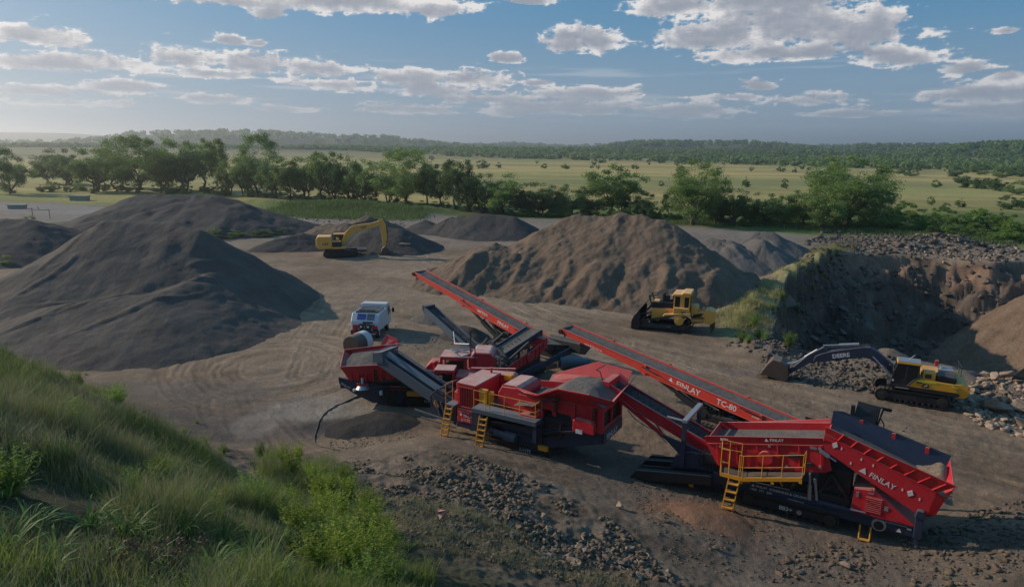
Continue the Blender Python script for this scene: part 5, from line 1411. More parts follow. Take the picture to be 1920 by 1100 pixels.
# ================================================================ jaw crusher, centre foreground
def build_jaw():
    T = thing('jaw_crusher', 'red tracked jaw crusher with heaped feed hopper and two yellow ladders, centre foreground', 'crusher', (-1.4, 32.8, 0), -30)
    for y0, y1, nr in ((0, .42, True), (2.1, 2.52, False)): track(T, -.1, 3.75, y0, y1, -.02, .72, 38, P_track, nr)
    g = MB(); g.box(.4, 3.1, -.03, .02, .20, .52); g.build('track_guard', P_black, T); text(T, 'J-1175', .25, (2.15, -.045, .26), (1, 0, 0))
    c = MB(); pr = [(-1.6,1.25),(-1.6,.70),(3.0,.50),(6.55,1.60),(6.55,2.15),(4.9,2.05),(3.0,1.55)]
    c.prism(pr, .05, .22); c.prism(pr, 2.2, 2.37)
    c.box(6.45, 6.58, .05, 2.37, 1.60, 2.15); c.box(-1.7, -1.5, .05, 2.37, .7, 1.2)
    for x in (-.6, .6, 1.8, 3.0, 4.2, 5.4): c.box(x, x+.14, .22, 2.2, .75+max(0, x-3)*.3, 1.2+max(0, x-3)*.25)
    c.build('chassis', P_navy, T, .012)
    text(T, 'FINLAY', .42, (6.59, .35, 1.68), (0, 1, 0), xs=1.0)
    d = MB()
    d.box(-.4, 2.9, .35, 2.1, 1.2, 1.95); d.box(.3, 1.1, .05, .3, .75, 1.3); d.box(3.2, 5.0, .1, 2.2, 1.5, 2.2)
    for i in range(10): d.path([(1.3+.12*i, .0, .95+.02*i), (2.2+.1*i, -.08, 1.15-.02*i), (3.2, .0, .95)], .022, 5)
    for a, b in (((3.0,-.05,1.0),(4.4,-.05,1.55)),((3.1,-.05,1.3),(4.3,-.05,1.8)),((4.2,-.1,1.75),(5.2,-.1,1.95)),((3.4,-.1,1.9),(3.4,-.1,.9)),((4.4,-.1,2.2),(4.4,-.1,1.4)),((5.1,-.05,2.1),(6.1,-.05,2.2))): d.beam(a, b, .09, .10)
    d.build('underbody_machinery', P_black, T)
    k = MB(); k.cyl((.75,-.12,.98),(1.35,-.12,.93),.16,14); k.cyl((1.35,-.12,.93),(2.0,-.12,.88),.24,16); k.cyl((.45,-.05,1.0),(.75,-.05,1.0),.12,12)
    k.build('drive_motor', P_slate, T, smooth=True)
    k = MB(); k.box(3.25, 3.75, -.18, .0, .62, .86); k.build('lamp_bracket', P_yel, T)
    # walkway
    w = MB(); w.box(-.25, 3.4, -.72, .02, 2.02, 2.26); wk = w.build('walkway', P_slate, T, .01)
    w = MB(); w.box(3.2, 3.4, -.66, -.5, 1.2, 2.02); w.box(-.3, .4, -.66, .0, 1.2, 2.02); w.build('walkway_bracket', P_navy, wk)
    rail(wk, [(-.15,-.68,2.26),(.55,-.70,2.26)], .95); rail(wk, [(.78,-.70,2.26),(3.36,-.70,2.26),(3.36,-.05,2.26)], .95)
    ladder(wk, .28, .72, -.80, .05, 1.98, 7, dx=-.18, dy=-.22)
    ladder(wk, -2.02, -1.62, -.45, .02, 1.95, 7, dx=-.22, dy=-.25)
    k = MB(); k.box(-2.1, -1.55, -.4, .3, 1.92, 1.99); k.build('ladder_landing', P_slate, wk)
    rail(wk, [(-2.08,-.38,1.98),(-2.08,.25,1.98)], 1.1)
    k = MB(); k.cyl((-1.85,.45,1.98),(-1.85,.45,2.45),.20,14); k.cyl((-1.85,.45,2.45),(-1.85,.45,2.55),.12,12); k.build('extinguisher', P_org, wk, smooth=True)
    # power unit box
    b = MB(); b.prism([(-1.62,1.0),(-1.62,3.05),(-.50,3.05),(-.50,1.0)], .0, 2.4); pw = b.build('power_unit', P_red, T, .03)
    k = MB(); k.prism([(-1.68,3.05),(-1.62,3.16),(-.46,3.16),(-.42,3.05)], -.04, 2.46); k.build('roof', P_red2, pw, .01)
    k = MB(); k.box(-1.46, -.66, -.012, .005, 1.92, 2.92); k.build('radiator', P_mesh if 'P_mesh' in globals() else M_mesh, pw)
    k = MB()
    for i in range(8): k.box(-1.44+i*.105, -1.42+i*.105, -.035, -.012, 1.94, 2.90)
    k.beam((-1.5,-.03,1.88),(-.62,-.03,1.88),.04,.05); k.beam((-1.5,-.03,2.95),(-.62,-.03,2.95),.04,.05); k.build('grille_bar', P_red, pw)
    text(pw, 'SCREENING & CRUSHING', .10, (-1.56, -.02, 1.70), (1, 0, 0)); text(pw, '1300 771 200', .12, (-1.52, -.02, 1.55), (1, 0, 0)); text(pw, 'FINLAY', .21, (-1.22, -.02, 1.32), (1, 0, 0)); text(pw, 'J-1175', .21, (-1.35, -.02, 1.10), (1, 0, 0))
    k = MB(); k.cyl((-1.38,-.02,1.42),(-1.38,.0,1.42),.07,12); k.build('emblem', P_letter, pw)
    k = MB(); k.prism([(-2.6,1.1),(-2.6,2.45),(-2.35,2.75),(-1.7,2.75),(-1.7,1.1)], 1.3, 2.5); k.prism([(-1.5,1.2),(-1.5,2.9),(-1.3,3.08),(.1,3.08),(.35,2.8),(.35,1.2)], 2.5, 3.25); k.build('engine_cover', P_red2, T, .05)
    k = MB(); k.beam((-2.4,2.5,3.05),(.0,3.28,3.20),.12,.10); k.cyl((-.9,2.2,3.1),(-.9,2.2,3.45),.07,8); k.build('exhaust_pipe', P_red2, T)
    k = MB(); k.box(-.15, .25, 2.3, 2.7, 2.85, 3.12); k.build('air_filter', P_yel, T)
    k = MB(); k.box(.2, .42, .2, .35, 1.95, 2.9); k.box(-.3,.15,.05,.25,1.95,3.0); k.build('control_box', P_yel, T)
    # jaw chamber
    j = MB(); j.prism([(.95,2.05),(.68,2.35),(.70,2.95),(.92,3.32),(1.95,3.38),(2.15,3.05),(2.05,2.3),(1.75,2.02)], .25, 2.2); jc = j.build('jaw_chamber', P_red, T, .04)
    k = MB(); k.prism([(.86,3.30),(1.0,3.42),(1.75,3.46),(1.95,3.36)], .3, 2.1); k.build('chamber_lid', P_red2, jc, .01)
    k = MB(); k.cyl((3.15,-.10,2.42),(3.15,.1,2.42),.30,20); k.cyl((3.15,-.16,2.42),(3.15,-.1,2.42),.16,16); k.build('flywheel_cover', P_red, T, .02)
    k = MB(); k.box(2.0, 3.0, .1, 2.2, 2.0, 2.75); k.box(2.3,3.2,-.3,.1,2.2,2.35); k.build('crusher_body', P_red, T, .02)
    # hopper with flared sides, heaped with feed
    h = MB()
    h.prism([(2.0,3.20),(2.1,2.85),(3.3,2.75),(6.35,2.55),(6.50,3.35),(4.2,3.45),(3.0,3.20)], .0, .06)
    h.prism([(2.0,3.20),(2.1,2.85),(6.35,2.55),(6.50,3.35),(4.2,3.45)], 2.36, 2.42)
    h.plate([(1.9,.25,3.35),(2.6,.0,3.15),(4.15,.0,3.42),(4.45,-.58,4.08),(3.35,-.52,3.55),(2.6,-.42,3.50),(1.9,-.05,3.50)], .04)
    h.plate([(4.15,.0,3.42),(6.50,.0,3.35),(6.05,-.60,4.10),(4.45,-.58,4.08)], .04)
    h.plate([(6.05,-.60,4.10),(6.50,.0,3.35),(6.92,.15,3.70)], .04)
    h.plate([(6.50,.0,3.35),(6.50,2.4,3.35),(7.0,2.9,4.2),(6.92,.15,3.70)], .04)
    h.plate([(2.5,2.42,3.25),(6.50,2.42,3.35),(6.75,3.05,4.35),(4.9,3.1,4.5),(3.6,3.05,3.95),(2.5,2.8,3.5)], .04)
    h.beam((4.45,-.60,4.10),(6.05,-.62,4.12),.06,.07); h.beam((3.35,-.54,3.57),(4.45,-.60,4.10),.06,.07); h.beam((1.9,-.07,3.52),(3.35,-.54,3.57),.06,.07); h.beam((6.05,-.62,4.12),(6.92,.13,3.72),.06,.07)
    h.beam((3.0,-.03,3.22),(6.50,-.03,3.36),.06,.08)
    for x in (3.9, 4.9, 5.9): h.prism([(x,3.35),(x+.05,2.5),(x+.22,2.5),(x+.24,3.35)], -.09, .0)
    hp_ = h.build('feed_hopper', P_red, T, .006)
    k = MB()
    for x in (4.0, 6.0):
        for i in range(4): k.box(x+.02, x+.2, -.13, -.09, 2.75+i*.15, 2.84+i*.15)
    k.build('hinge_block', P_black, hp_)
    k = MB(); k.prism([(5.1,2.05),(5.1,2.60),(5.25,2.72),(6.05,2.68),(6.2,2.5),(6.2,2.05)], -.28, .0); tk = k.build('tank', P_red, T, .04)
    k = MB(); k.box(5.28, 5.62, -.30, -.28, 2.0, 2.2); k.build('fill_gauge', P_white, tk)
    k = MB(); k.box(6.25, 6.52, -.04, .14, 2.1, 3.35); k.box(6.25, 6.52, 2.3, 2.46, 2.1, 3.35); k.box(6.40, 6.52, .14, 2.3, 3.1, 3.35); k.box(6.40, 6.52, .14, 2.3, 2.1, 2.3); k.box(6.40,6.5,1.1,1.25,2.3,3.1)
    k.build('rear_frame', P_red, T, .01)
    k = MB(); k.box(6.3, 6.38, .2, 2.3, 2.2, 3.1); k.build('rear_opening_dark', P_black, T)  # black sheet stands in for the dark opening of the rear frame
    # material heaped in the hopper: its own thing
    n = 46; X, Y = np.meshgrid(np.linspace(1.95, 6.7, n), np.linspace(-.35, 2.85, n), indexing='ij')
    top = np.interp(X, [1.95, 3.0, 4.3, 5.6, 6.7], [2.95, 3.1, 3.95, 4.05, 3.75])
    edge = np.minimum.reduce([(X-1.9)*1.2, (6.75-X)*1.2, (Y+.4)*1.0, (2.9-Y)*1.0]); Z = top+.22*sstep(edge, 0, 1.2)-.22+.05*fbm(X*3, Y*3, 3, 901)
    Z = np.where((Y < .0) & (X < 4.3), np.minimum(Z, 3.2), Z)
    i = np.arange(n*n).reshape(n, n); q = np.stack([i[:-1,:-1], i[1:,:-1], i[1:,1:], i[:-1,1:]], -1).reshape(-1, 4)
    me = mesh_np('feed_material', np.stack([X.ravel(), Y.ravel(), Z.ravel()], 1), quads=q, smooth=True)
    o = link('feed_material', me, M_beltload); o.location = T.location; o.rotation_euler = T.rotation_euler; tag(o, 'grey-brown crushed stone heaped in the hopper of the jaw crusher', 'gravel load')
    # discharge conveyor to the cone crusher
    cv = conveyor(T, (-.9, 1.2, .75), (-7.35, 1.2, 3.35), 1.25, .55, P_slate, 'discharge_conveyor', M_belt, drop=.40)
    k = MB(); k.plate([(-3.0,.62,1.98),(-6.9,.62,3.55),(-6.9,.95,3.72),(-3.0,.95,2.15)], .02); k.plate([(-3.0,1.78,1.98),(-6.9,1.78,3.55),(-6.9,1.45,3.72),(-3.0,1.45,2.15)], .02); k.build('dust_cover', P_slate, cv)
    k = MB(); k.prism([(-7.75,3.05),(-7.75,3.6),(-7.1,3.75),(-7.0,3.1)], .5, 1.9); k.beam((-7.2,.3,3.85),(-6.9,2.3,3.95),.05,.05); k.beam((-7.5,1.2,3.9),(-6.5,1.6,4.0),.05,.05); k.build('head_drum_guard', P_slate, cv)
    k = MB()
    for y in (.35, 2.05):
        k.beam((-1.8,y,.55),(-2.0,y,1.9),.09,.12); k.beam((-2.0,y,1.9),(-3.1,y,2.35),.09,.12); k.beam((-3.1,y,2.35),(-3.6,y,1.9),.09,.12); k.beam((-3.6,y,1.9),(-3.5,y,.9),.07,.1)
    k.plate([(-1.9,.3,1.75),(-3.3,.3,2.15),(-3.5,.3,1.0),(-1.9,.3,.6)], .04); k.beam((-2.0,.35,1.9),(-2.0,2.05,1.9),.08,.1); k.beam((-3.1,.35,2.35),(-3.1,2.05,2.35),.08,.1)
    k.build('conveyor_support', P_navy, cv, .005)
    k = MB()
    for i in range(3): k.beam((-2.2-.35*i,.22,1.0),(-2.5-.35*i,.22,1.75),.10,.08)
    k.beam((-2.0,.22,.75),(-4.6,.22,.95),.07,.09); k.beam((-1.9,.22,.5),(-4.2,.22,.6),.06,.07); k.build('support_brace', P_slate, cv)
    k = MB(); k.prism([(-3.3,1.62),(-3.2,1.82),(-2.95,1.5),(-3.05,1.3)], .18, .24); k.build('yellow_plate', P_yel, cv)
    return T
build_jaw()

# ================================================================ cone crusher, left
def build_cone():
    T = thing('cone_crusher', 'red and navy cone crusher with grey-filled square hopper, left of the machine line', 'crusher', (-9.7, 38.3, .05), -5)
    for y0, y1, nr in ((.1, .52, True), (2.2, 2.62, False)): track(T, 2.3, 6.1, y0, y1, -.05, .62, 34, P_track, nr)
    text(T, 'C-1540', .2, (4.6, .06, .3), (1, 0, 0))
    c = MB(); pr = [(-.55,1.62),(-.5,1.2),(.45,.60),(1.5,.10),(3.2,.15),(3.4,.7),(6.3,.75),(6.3,1.05),(3.0,1.10),(1.6,1.2)]
    c.prism(pr, .1, .24); c.prism(pr, 2.3, 2.44); c.box(-.5, 1.6, .24, 2.3, .9, 1.3)
    for x in (1.4, 2.6, 3.8, 5.0, 6.1): c.box(x, x+.14, .24, 2.3, .6, .95)
    c.build('chassis', P_navy, T, .012); text(T, 'FINLAY', .2, (-.42, .07, 1.22), (1, 0, -.55))
    d = MB(); d.box(1.6, 5.6, .4, 2.2, .95, 1.6); d.box(1.9, 2.9, .0, .4, .4, 1.0)
    for a, b in (((1.9,.0,1.45),(4.2,.0,1.75)),((2.0,0,1.1),(5.3,0,1.2)),((3.3,0,.8),(3.3,0,1.7)),((4.3,.0,.9),(4.3,0,1.7)),((2.4,0,.3),(2.4,0,1.2))): d.beam(a, b, .10, .12)
    for i in range(7): d.path([(2.1+.2*i,-.02,.7),(2.2+.2*i,-.08,1.0),(2.4+.2*i,.0,1.3)], .025, 5)
    d.build('underbody_machinery', P_black, T)
    # hopper
    h = MB(); b0 = [(.12,.2,1.42),(2.05,.2,1.42),(2.05,2.2,1.42),(.12,2.2,1.42)]; m0 = [(-.15,.0,2.0),(2.2,.0,2.05),(2.3,2.3,2.1),(-.2,2.3,2.1)]; t0 = [(-.30,-.18,2.35),(2.35,-.1,2.55),(2.5,2.7,3.05),(-.85,2.2,2.65)]
    for i in range(4):
        j = (i+1) % 4; h.plate([b0[i], b0[j], m0[j], m0[i]], .05); h.plate([m0[i], m0[j], t0[j], t0[i]], .05); h.beam(t0[i], t0[j], .07, .07)
    for x in np.linspace(.2, 2.0, 5): h.prism([(x,2.02),(x+.02,1.45),(x+.12,1.45),(x+.12,2.02)], -.02, .14)
    h.plate([(2.3,.1,1.5),(3.0,.1,1.7),(3.05,.1,2.25),(2.35,.1,2.5)], .06); h.plate([(2.4,2.4,2.2),(2.4,2.8,3.3),(1.6,3.1,3.5),(1.2,2.6,2.7)], .05)
    hp_ = h.build('hopper', P_red, T, .006)
    k = MB()
    for i in range(5): k.box(1.66, 1.86, -.08, -.02, 1.3+i*.2, 1.42+i*.2)
    k.build('hinge_block', P_black, hp_)
    n = 30; X, Y = np.meshgrid(np.linspace(-.3, 2.3, n), np.linspace(-.02, 2.4, n), indexing='ij')
    Z = 2.28+.05*X+.12*Y+.25*np.exp(-((X-1.2)**2+(Y-1.3)**2)/.7)+.03*fbm(X*4, Y*4, 3, 77)
    i = np.arange(n*n).reshape(n, n); q = np.stack([i[:-1,:-1], i[1:,:-1], i[1:,1:], i[:-1,1:]], -1).reshape(-1, 4)
    o = link('feed_material', mesh_np('feed_material', np.stack([X.ravel(), Y.ravel(), Z.ravel()], 1), quads=q, smooth=True), M_gr_grey); o.location = T.location; o.rotation_euler = T.rotation_euler; tag(o, 'grey gravel filling the square hopper of the cone crusher', 'gravel load')
    k = MB(); k.cyl((1.0,-.12,1.05),(1.0,-.1,1.25),.42,18,.30); k.build('motor_tray', P_sil, T)
    k = MB()
    for i in range(5): k.cyl((.72+i*.14,-.30+abs(i-2)*.04,1.05),(.72+i*.14,-.30+abs(i-2)*.04,1.42),.045,8)
    k.build('coil_spring', P_org, T); k = MB(); k.cyl((.98,-.15,1.35),(.98,-.15,1.72),.07,10); k.cyl((.55,-.3,.95),(.55,-.3,1.08),.10,10); k.cyl((2.1,-.2,.75),(2.1,-.2,1.0),.1,10); k.build('filter_canister', P_white, T)
    k = MB(); k.box(2.6, 3.5, -.03, .05, 1.0, 1.25); k.build('red_panel', P_red, T); k = MB(); k.box(4.0,4.5,-.1,.1,1.35,1.85); k.build('orange_guard', P_org, T); k = MB(); k.box(3.6,4.7,-.1,.1,.7,.95); k.beam((2.9,-.1,2.05),(4.1,-.1,1.5),.06,.08); k.build('yellow_bracket', P_yel, T)
    # red power unit behind
    def cage(x0, x1, y0, y1, z0, z1, nm='engine_cage'):
        k = MB()
        for x in (x0, x1):
            for y in (y0, y1): k.beam((x,y,z0),(x,y,z1),.12,.12)
        for z in (z0+.06, z1-.06): k.beam((x0,y0,z),(x1,y0,z),.12,.12); k.beam((x0,y1,z),(x1,y1,z),.12,.12); k.beam((x0,y0,z),(x0,y1,z),.12,.12); k.beam((x1,y0,z),(x1,y1,z),.12,.12)
        cg = k.build(nm, P_red, T, .01); r = MB(); r.box(x0-.05, x1+.05, y0-.05, y1+.05, z1, z1+.10); r.build('roof', P_red2, cg, .02)
        e = MB(); e.box(x0+.25, x1-.2, y0+.25, y1-.2, z0, z1-.35); e.build('engine', P_black, cg, .03); return cg
    cage(5.2, 6.75, 2.3, 3.7, 1.2, 2.35); cage(5.1, 6.2, .9, 1.9, 1.2, 1.95)
    k = MB(); k.prism([(4.2,1.2),(4.2,1.7),(4.5,2.0),(5.1,2.0),(5.1,1.2)], 2.4, 3.4); k.prism([(6.3,.9),(6.3,1.7),(7.9,1.6),(7.9,.9)], .9, 2.3); k.cyl((4.9,2.2,1.2),(4.9,2.2,2.2),.16,10); k.build('engine_cover', P_red, T, .05)
    k = MB(); k.prism([(7.0,1.2),(7.0,2.5),(7.2,2.72),(8.2,2.72),(8.45,2.5),(8.45,1.2)], 2.4, 4.2); k.build('generator_canopy', P_red2, T, .06)
    k = MB(); k.cyl((6.9,3.2,2.3),(6.9,3.2,3.9),.05,6); k.cyl((7.3,2.3,2.0),(7.3,2.3,3.2),.04,6); k.build('exhaust_pipe', P_black, T)
    return T
build_cone()

# ================================================================ second screener behind
def build_screener2():
    T = thing('screening_plant', 'dark screening plant behind the crushers with ribbed red side panel and blue conveyor', 'screener', (-.3, 41.3, 0), 50)
    for y0, y1, nr in ((0.2, .6, True), (2.2, 2.6, False)): track(T, 1.0, 4.4, y0, y1, .0, .6, 28, P_track, nr)
    c = MB(); c.prism([(-.6,.35),(4.6,.55),(7.6,1.0),(7.6,1.3),(4.2,.95),(-.6,.70)], -.1, .05); c.prism([(-.6,.35),(4.6,.55),(7.6,1.0),(7.6,1.3),(4.2,.95),(-.6,.70)], 2.3, 2.45)
    for x in (-.5, 1, 2.5, 4.2): c.box(x, x+.15, .05, 2.3, .5, .8)
    c.build('chassis', P_navy, T, .01)
    p = MB(); p.prism([(-.3,.95),(-.3,1.45),(3.7,2.35),(4.0,2.3),(3.7,1.75),(2.9,1.45)], -.14, -.08)
    for t in np.linspace(.03, .95, 9): x = -.25+3.6*t; p.prism([(x,1.0+.75*t*.6),(x,1.44+.8*t),(x+.08,1.46+.8*t),(x+.08,1.02+.75*t*.6)], -.19, -.14)
    p.prism([(3.55,1.9),(3.6,2.55),(3.95,2.6),(4.05,1.8)], -.2, 2.2)
    pa = p.build('side_panel', P_red, T, .005); k = MB(); k.cyl((2.1,-.24,1.62),(2.1,-.14,1.62),.30,18); k.build('vibrator_housing', P_red, pa, .02)
    d = MB(); d.box(-.5, 3.6, .1, 2.2, .8, 1.5)
    for a, b in (((-.8,.0,1.5),(2.2,.0,2.6)),((-.8,2.2,1.6),(2.2,2.2,2.8)),((.2,0,1.0),(.2,0,1.9)),((1.2,.0,1.2),(1.2,0,2.3)),((2.2,.0,1.2),(2.2,0,2.6)),((-1.4,1.4,2.3),(.8,2.4,2.7)),((0,.0,2.0),(1.0,2.2,2.4))): d.beam(a, b, .12, .14)
    for i in range(8): d.path([(-.3+.35*i,.2,1.5+.08*i),(-.1+.35*i,.5,2.0+.05*i),(.1+.35*i,1.2,1.9+.1*i)], .04, 5)
    d.build('screen_frame', P_black, T)
    conveyor(T, (.4, 1.1, 2.05), (4.2, 1.1, 2.85), 1.3, .4, P_navy, 'feed_conveyor', M_beltload)
    tl = conveyor(T, (7.4, 1.0, 1.1), (4.2, 1.0, 1.9), 1.5, .35, P_black, 'tail_conveyor', M_beltload)
    k = MB(); k.prism([(6.9,.9),(7.0,1.6),(7.3,1.75),(8.0,1.5),(8.3,1.1),(7.6,.7)], -.9, 2.0); k.cyl((7.5,-.9,1.6),(7.5,-.6,1.6),.3,12); k.beam((7.4,0,1.6),(7.5,.1,2.1),.12,.15); k.beam((7.9,1.2,1.4),(8.1,1.3,2.0),.12,.15); k.beam((7.0,-.8,1.5),(7.2,-.9,2.0),.1,.2); k.build('tail_hopper', P_black, tl, .03)
    # pale braced roof frame
    k = MB(); A, B, Cc, D = (-3.0,1.2,2.55),(-.9,-.2,2.35),(-.6,1.6,2.45),(-2.4,2.6,2.65)
    for a, b in ((A,B),(B,Cc),(Cc,D),(D,A),(A,Cc),(B,D)): k.beam(a, b, .10, .06)
    k.beam(B, (-.9,-.2,.8), .1, .1); k.beam(Cc, (-.6,1.6,.9), .1, .1); k.build('braced_frame', P_sil, T)
    # long navy side conveyor to the upper left
    bc = conveyor(T, (1.2, 3.6, 1.5), (2.05, 9.3, 3.5), .85, .42, P_slate, 'side_conveyor', M_belt, drop=.3)
    k = MB(); k.beam((1.35,4.6,1.7),(1.5,5.4,.1),.08,.10); k.beam((.95,5.8,2.2),(1.1,4.0,1.1),.07,.07); k.box(1.6,2.5,9.1,9.5,3.35,3.7); k.build('conveyor_strut', P_navy, bc)
    k = MB(); k.path([(.9,5.6,2.6),(-.2,4.4,2.2),(-.9,2.4,2.7)], .03, 5); k.build('support_cable', P_sil, T)
    return T
build_screener2()
def roller():
    T = thing('conveyor_drum', 'large dark steel drum lying on the ground at the end of the tail conveyor', 'drum', (4.35, 45.6, .42), 8)
    k = MB(); k.cyl((-1.0,0,0),(1.0,0,0),.42,22); k.build('shell', P_slate, T, .03, True); k = MB(); k.cyl((-1.15,0,0),(-1.0,0,0),.30,18); k.cyl((1.0,0,0),(1.1,0,0),.2,14); k.build('end_cap', P_black, T); return T
roller()

# ================================================================ two long stacker conveyors
def build_stacker(label, tail, head, lines, mat, sag):
    dx, dy = head[0]-tail[0], head[1]-tail[1]; Lh = math.hypot(dx, dy); ang = math.degrees(math.atan2(dy, dx))
    T = thing('stacker_conveyor', label, 'conveyor', (tail[0], tail[1], 0), ang)
    z0, z1 = tail[2], head[2]; sl = (z1-z0)/Lh; Z = lambda x: z0+sl*x
    w = .62; dp = .52
    f = MB()
    for y, s in ((w, 1), (-w, -1)):
        f.prism([(0,Z(0)+.06),(0,Z(0)-dp*.6),(1.0,Z(1)-dp),(Lh*.62,Z(Lh*.62)-dp),(Lh*.64,Z(Lh*.64)-dp*.8),(Lh,Z(Lh)-dp*.55),(Lh,Z(Lh)+.06)], y-.025, y+.025)
        f.beam((0,y+s*.03,Z(0)+.06),(Lh,y+s*.03,Z(Lh)+.06),.10,.035); f.beam((1,y+s*.03,Z(1)-dp),(Lh*.62,y+s*.03,Z(Lh*.62)-dp),.08,.03)
    fr = f.build('conveyor_frame', mat, T, .004)
    b = MB(); n = 24
    for i in range(n):
        xa, xb = Lh*i/n, Lh*(i+1)/n-(.0)
        b.add([(xa,-w+.04,Z(xa)),(xa,0,Z(xa)-.07),(xa,w-.04,Z(xa)),(xb,-w+.04,Z(xb)),(xb,0,Z(xb)-.07),(xb,w-.04,Z(xb))], [(0,3,4,1),(1,4,5,2)])
    b.add([(0,-w+.1,Z(0)-.3),(Lh,-w+.1,Z(Lh)-.25),(Lh,w-.1,Z(Lh)-.25),(0,w-.1,Z(0)-.3)], [(0,1,2,3)])
    b.build('belt', M_beltload, fr)
    k = MB()
    for i in range(int(Lh/.6)): x = .3+i*.6; k.beam((x,-w,Z(x)-.14),(x,w,Z(x)-.14),.05,.05)
    k.build('roller_bar', P_black, fr)
    k = MB(); k.cyl((Lh,-w+.05,Z(Lh)-.12),(Lh,w-.05,Z(Lh)-.12),.15,14); k.cyl((Lh-.05,w+.02,Z(Lh)-.15),(Lh-.05,w+.15,Z(Lh)-.15),.14,12); k.build('head_pulley', P_black, fr)
    k = MB()
    for t in (.62, .185): x = Lh*t; k.box(x-.35, x-.2, w+.02, w+.10, Z(x)-.62, Z(x)+.02)
    k.prism([(Lh*.60,Z(Lh*.6)-.40),(Lh*.60,Z(Lh*.6)-.18),(Lh*.44,Z(Lh*.44)-.32),(Lh*.44,Z(Lh*.44)-.42)], w+.02, w+.10); k.build('hinge_bracket', mat, fr, .01)
    k = MB(); ram(k, (Lh*.615, w+.10, Z(Lh*.615)-.10), (Lh*.50, w+.10, Z(Lh*.5)-.28), .05); k.beam((.5*Lh*.2, w+.12, Z(.1*Lh)-.10),(Lh*.24, w+.12, Z(Lh*.24)-.02),.05,.05); k.build('fold_ram', P_black, fr)
    for x, size, s_ in lines: text(fr, s_, size, (Lh*x, w+.032, Z(Lh*x)-dp*.46-size*.36), (-1, 0, -sl))
    # legs: two telescopic arms from mid span down to the crawler base
    bx = Lh*.36; k = MB()
    for y in (-.42, .42):
        a = Vector((Lh*.58, y, Z(Lh*.58)-.45)); c = Vector((bx, y, .75)); mdl = a.lerp(c, .45)
        k.beam(a, mdl, .15, .17); k.beam(mdl, c, .26, .30)
        a2 = Vector((Lh*.42, y, Z(Lh*.42)-.45)); k.beam(a2, Vector((bx-.2, y, .75)), .20, .22)
    k.beam((Lh*.47,-.42,1.95),(Lh*.47,.42,1.95),.08,.1); k.beam((Lh*.40,-.42,1.25),(Lh*.40,.42,1.25),.08,.1); lg = k.build('support_leg', P_black, T, .01)
    k = MB(); k.box(bx-1.3, bx+.6, -.5, .5, .45, .85); k.beam((bx-1.0,-1.15,.5),(bx-1.0,1.15,.5),.18,.2); k.beam((bx+.4,-1.15,.5),(bx+.4,1.15,.5),.18,.2); k.beam((bx,-.4,.8),(1.0,-.4,Z(1)-.5),.16,.18); k.beam((bx,.4,.8),(1.0,.4,Z(1)-.5),.16,.18)
    for i in range(5): k.path([(bx-.8+.25*i,.45,.85),(bx-.7+.25*i,.5,1.25),(bx-.4+.2*i,.3,1.1)], .035, 5)
    k.box(bx-.9, bx-.3, -.3, .3, .85, 1.35); k.beam((bx+.7,.3,1.5),(bx-.9,.9,1.4),.06,.06); k.build('base_frame', P_black, T, .01)
    for y0, y1, nr in ((-1.3, -.95, True), (.95, 1.3, False)): track(T, bx-1.6, bx+.9, y0, y1, .0, .55, 22, P_track, nr)
    k = MB(); k.box(-.25, 1.1, -.85, .85, Z(0)-.55, Z(0)-.1); k.plate([(-.3,-.9,Z(0)-.1),(1.0,-.9,Z(0)+.05),(1.0,-.75,Z(0)+.45),(-.3,-.95,Z(0)+.4)], .03); k.plate([(-.3,.9,Z(0)-.1),(1.0,.9,Z(0)+.05),(1.0,.75,Z(0)+.45),(-.3,.95,Z(0)+.4)], .03); k.build('tail_boot', P_black, T, .01)
    for xx in (.25, .55, .8):
        k = MB(); k.box(Lh*xx-.06, Lh*xx+.06, -w-.1, -w+.02, Z(Lh*xx)+.05, Z(Lh*xx)+.17); k.build('bearing_block', mat, fr)
    return T
build_stacker('orange-red stacker conveyor with large white lettering, between long red screener and black excavator', (15.3, 31.7, 1.25), (3.55, 42.6, 3.75),
              [(.515, .46, '\u25B2 FINLAY'), (.325, .44, 'TC-80'), (.20, .13, 'SCREENING & CRUSHING'), (.88, .18, 'www.finlay.com.au')], P_org, 0)
build_stacker('red stacker conveyor rising left over the dark screener towards the yellow excavator', (3.5, 46.4, 1.2), (-8.0, 58.0, 4.55),
              [(.50, .38, 'METSO'), (.36, .38, 'FINLAY'), (.20, .36, 'TC-80')], P_org, 0)
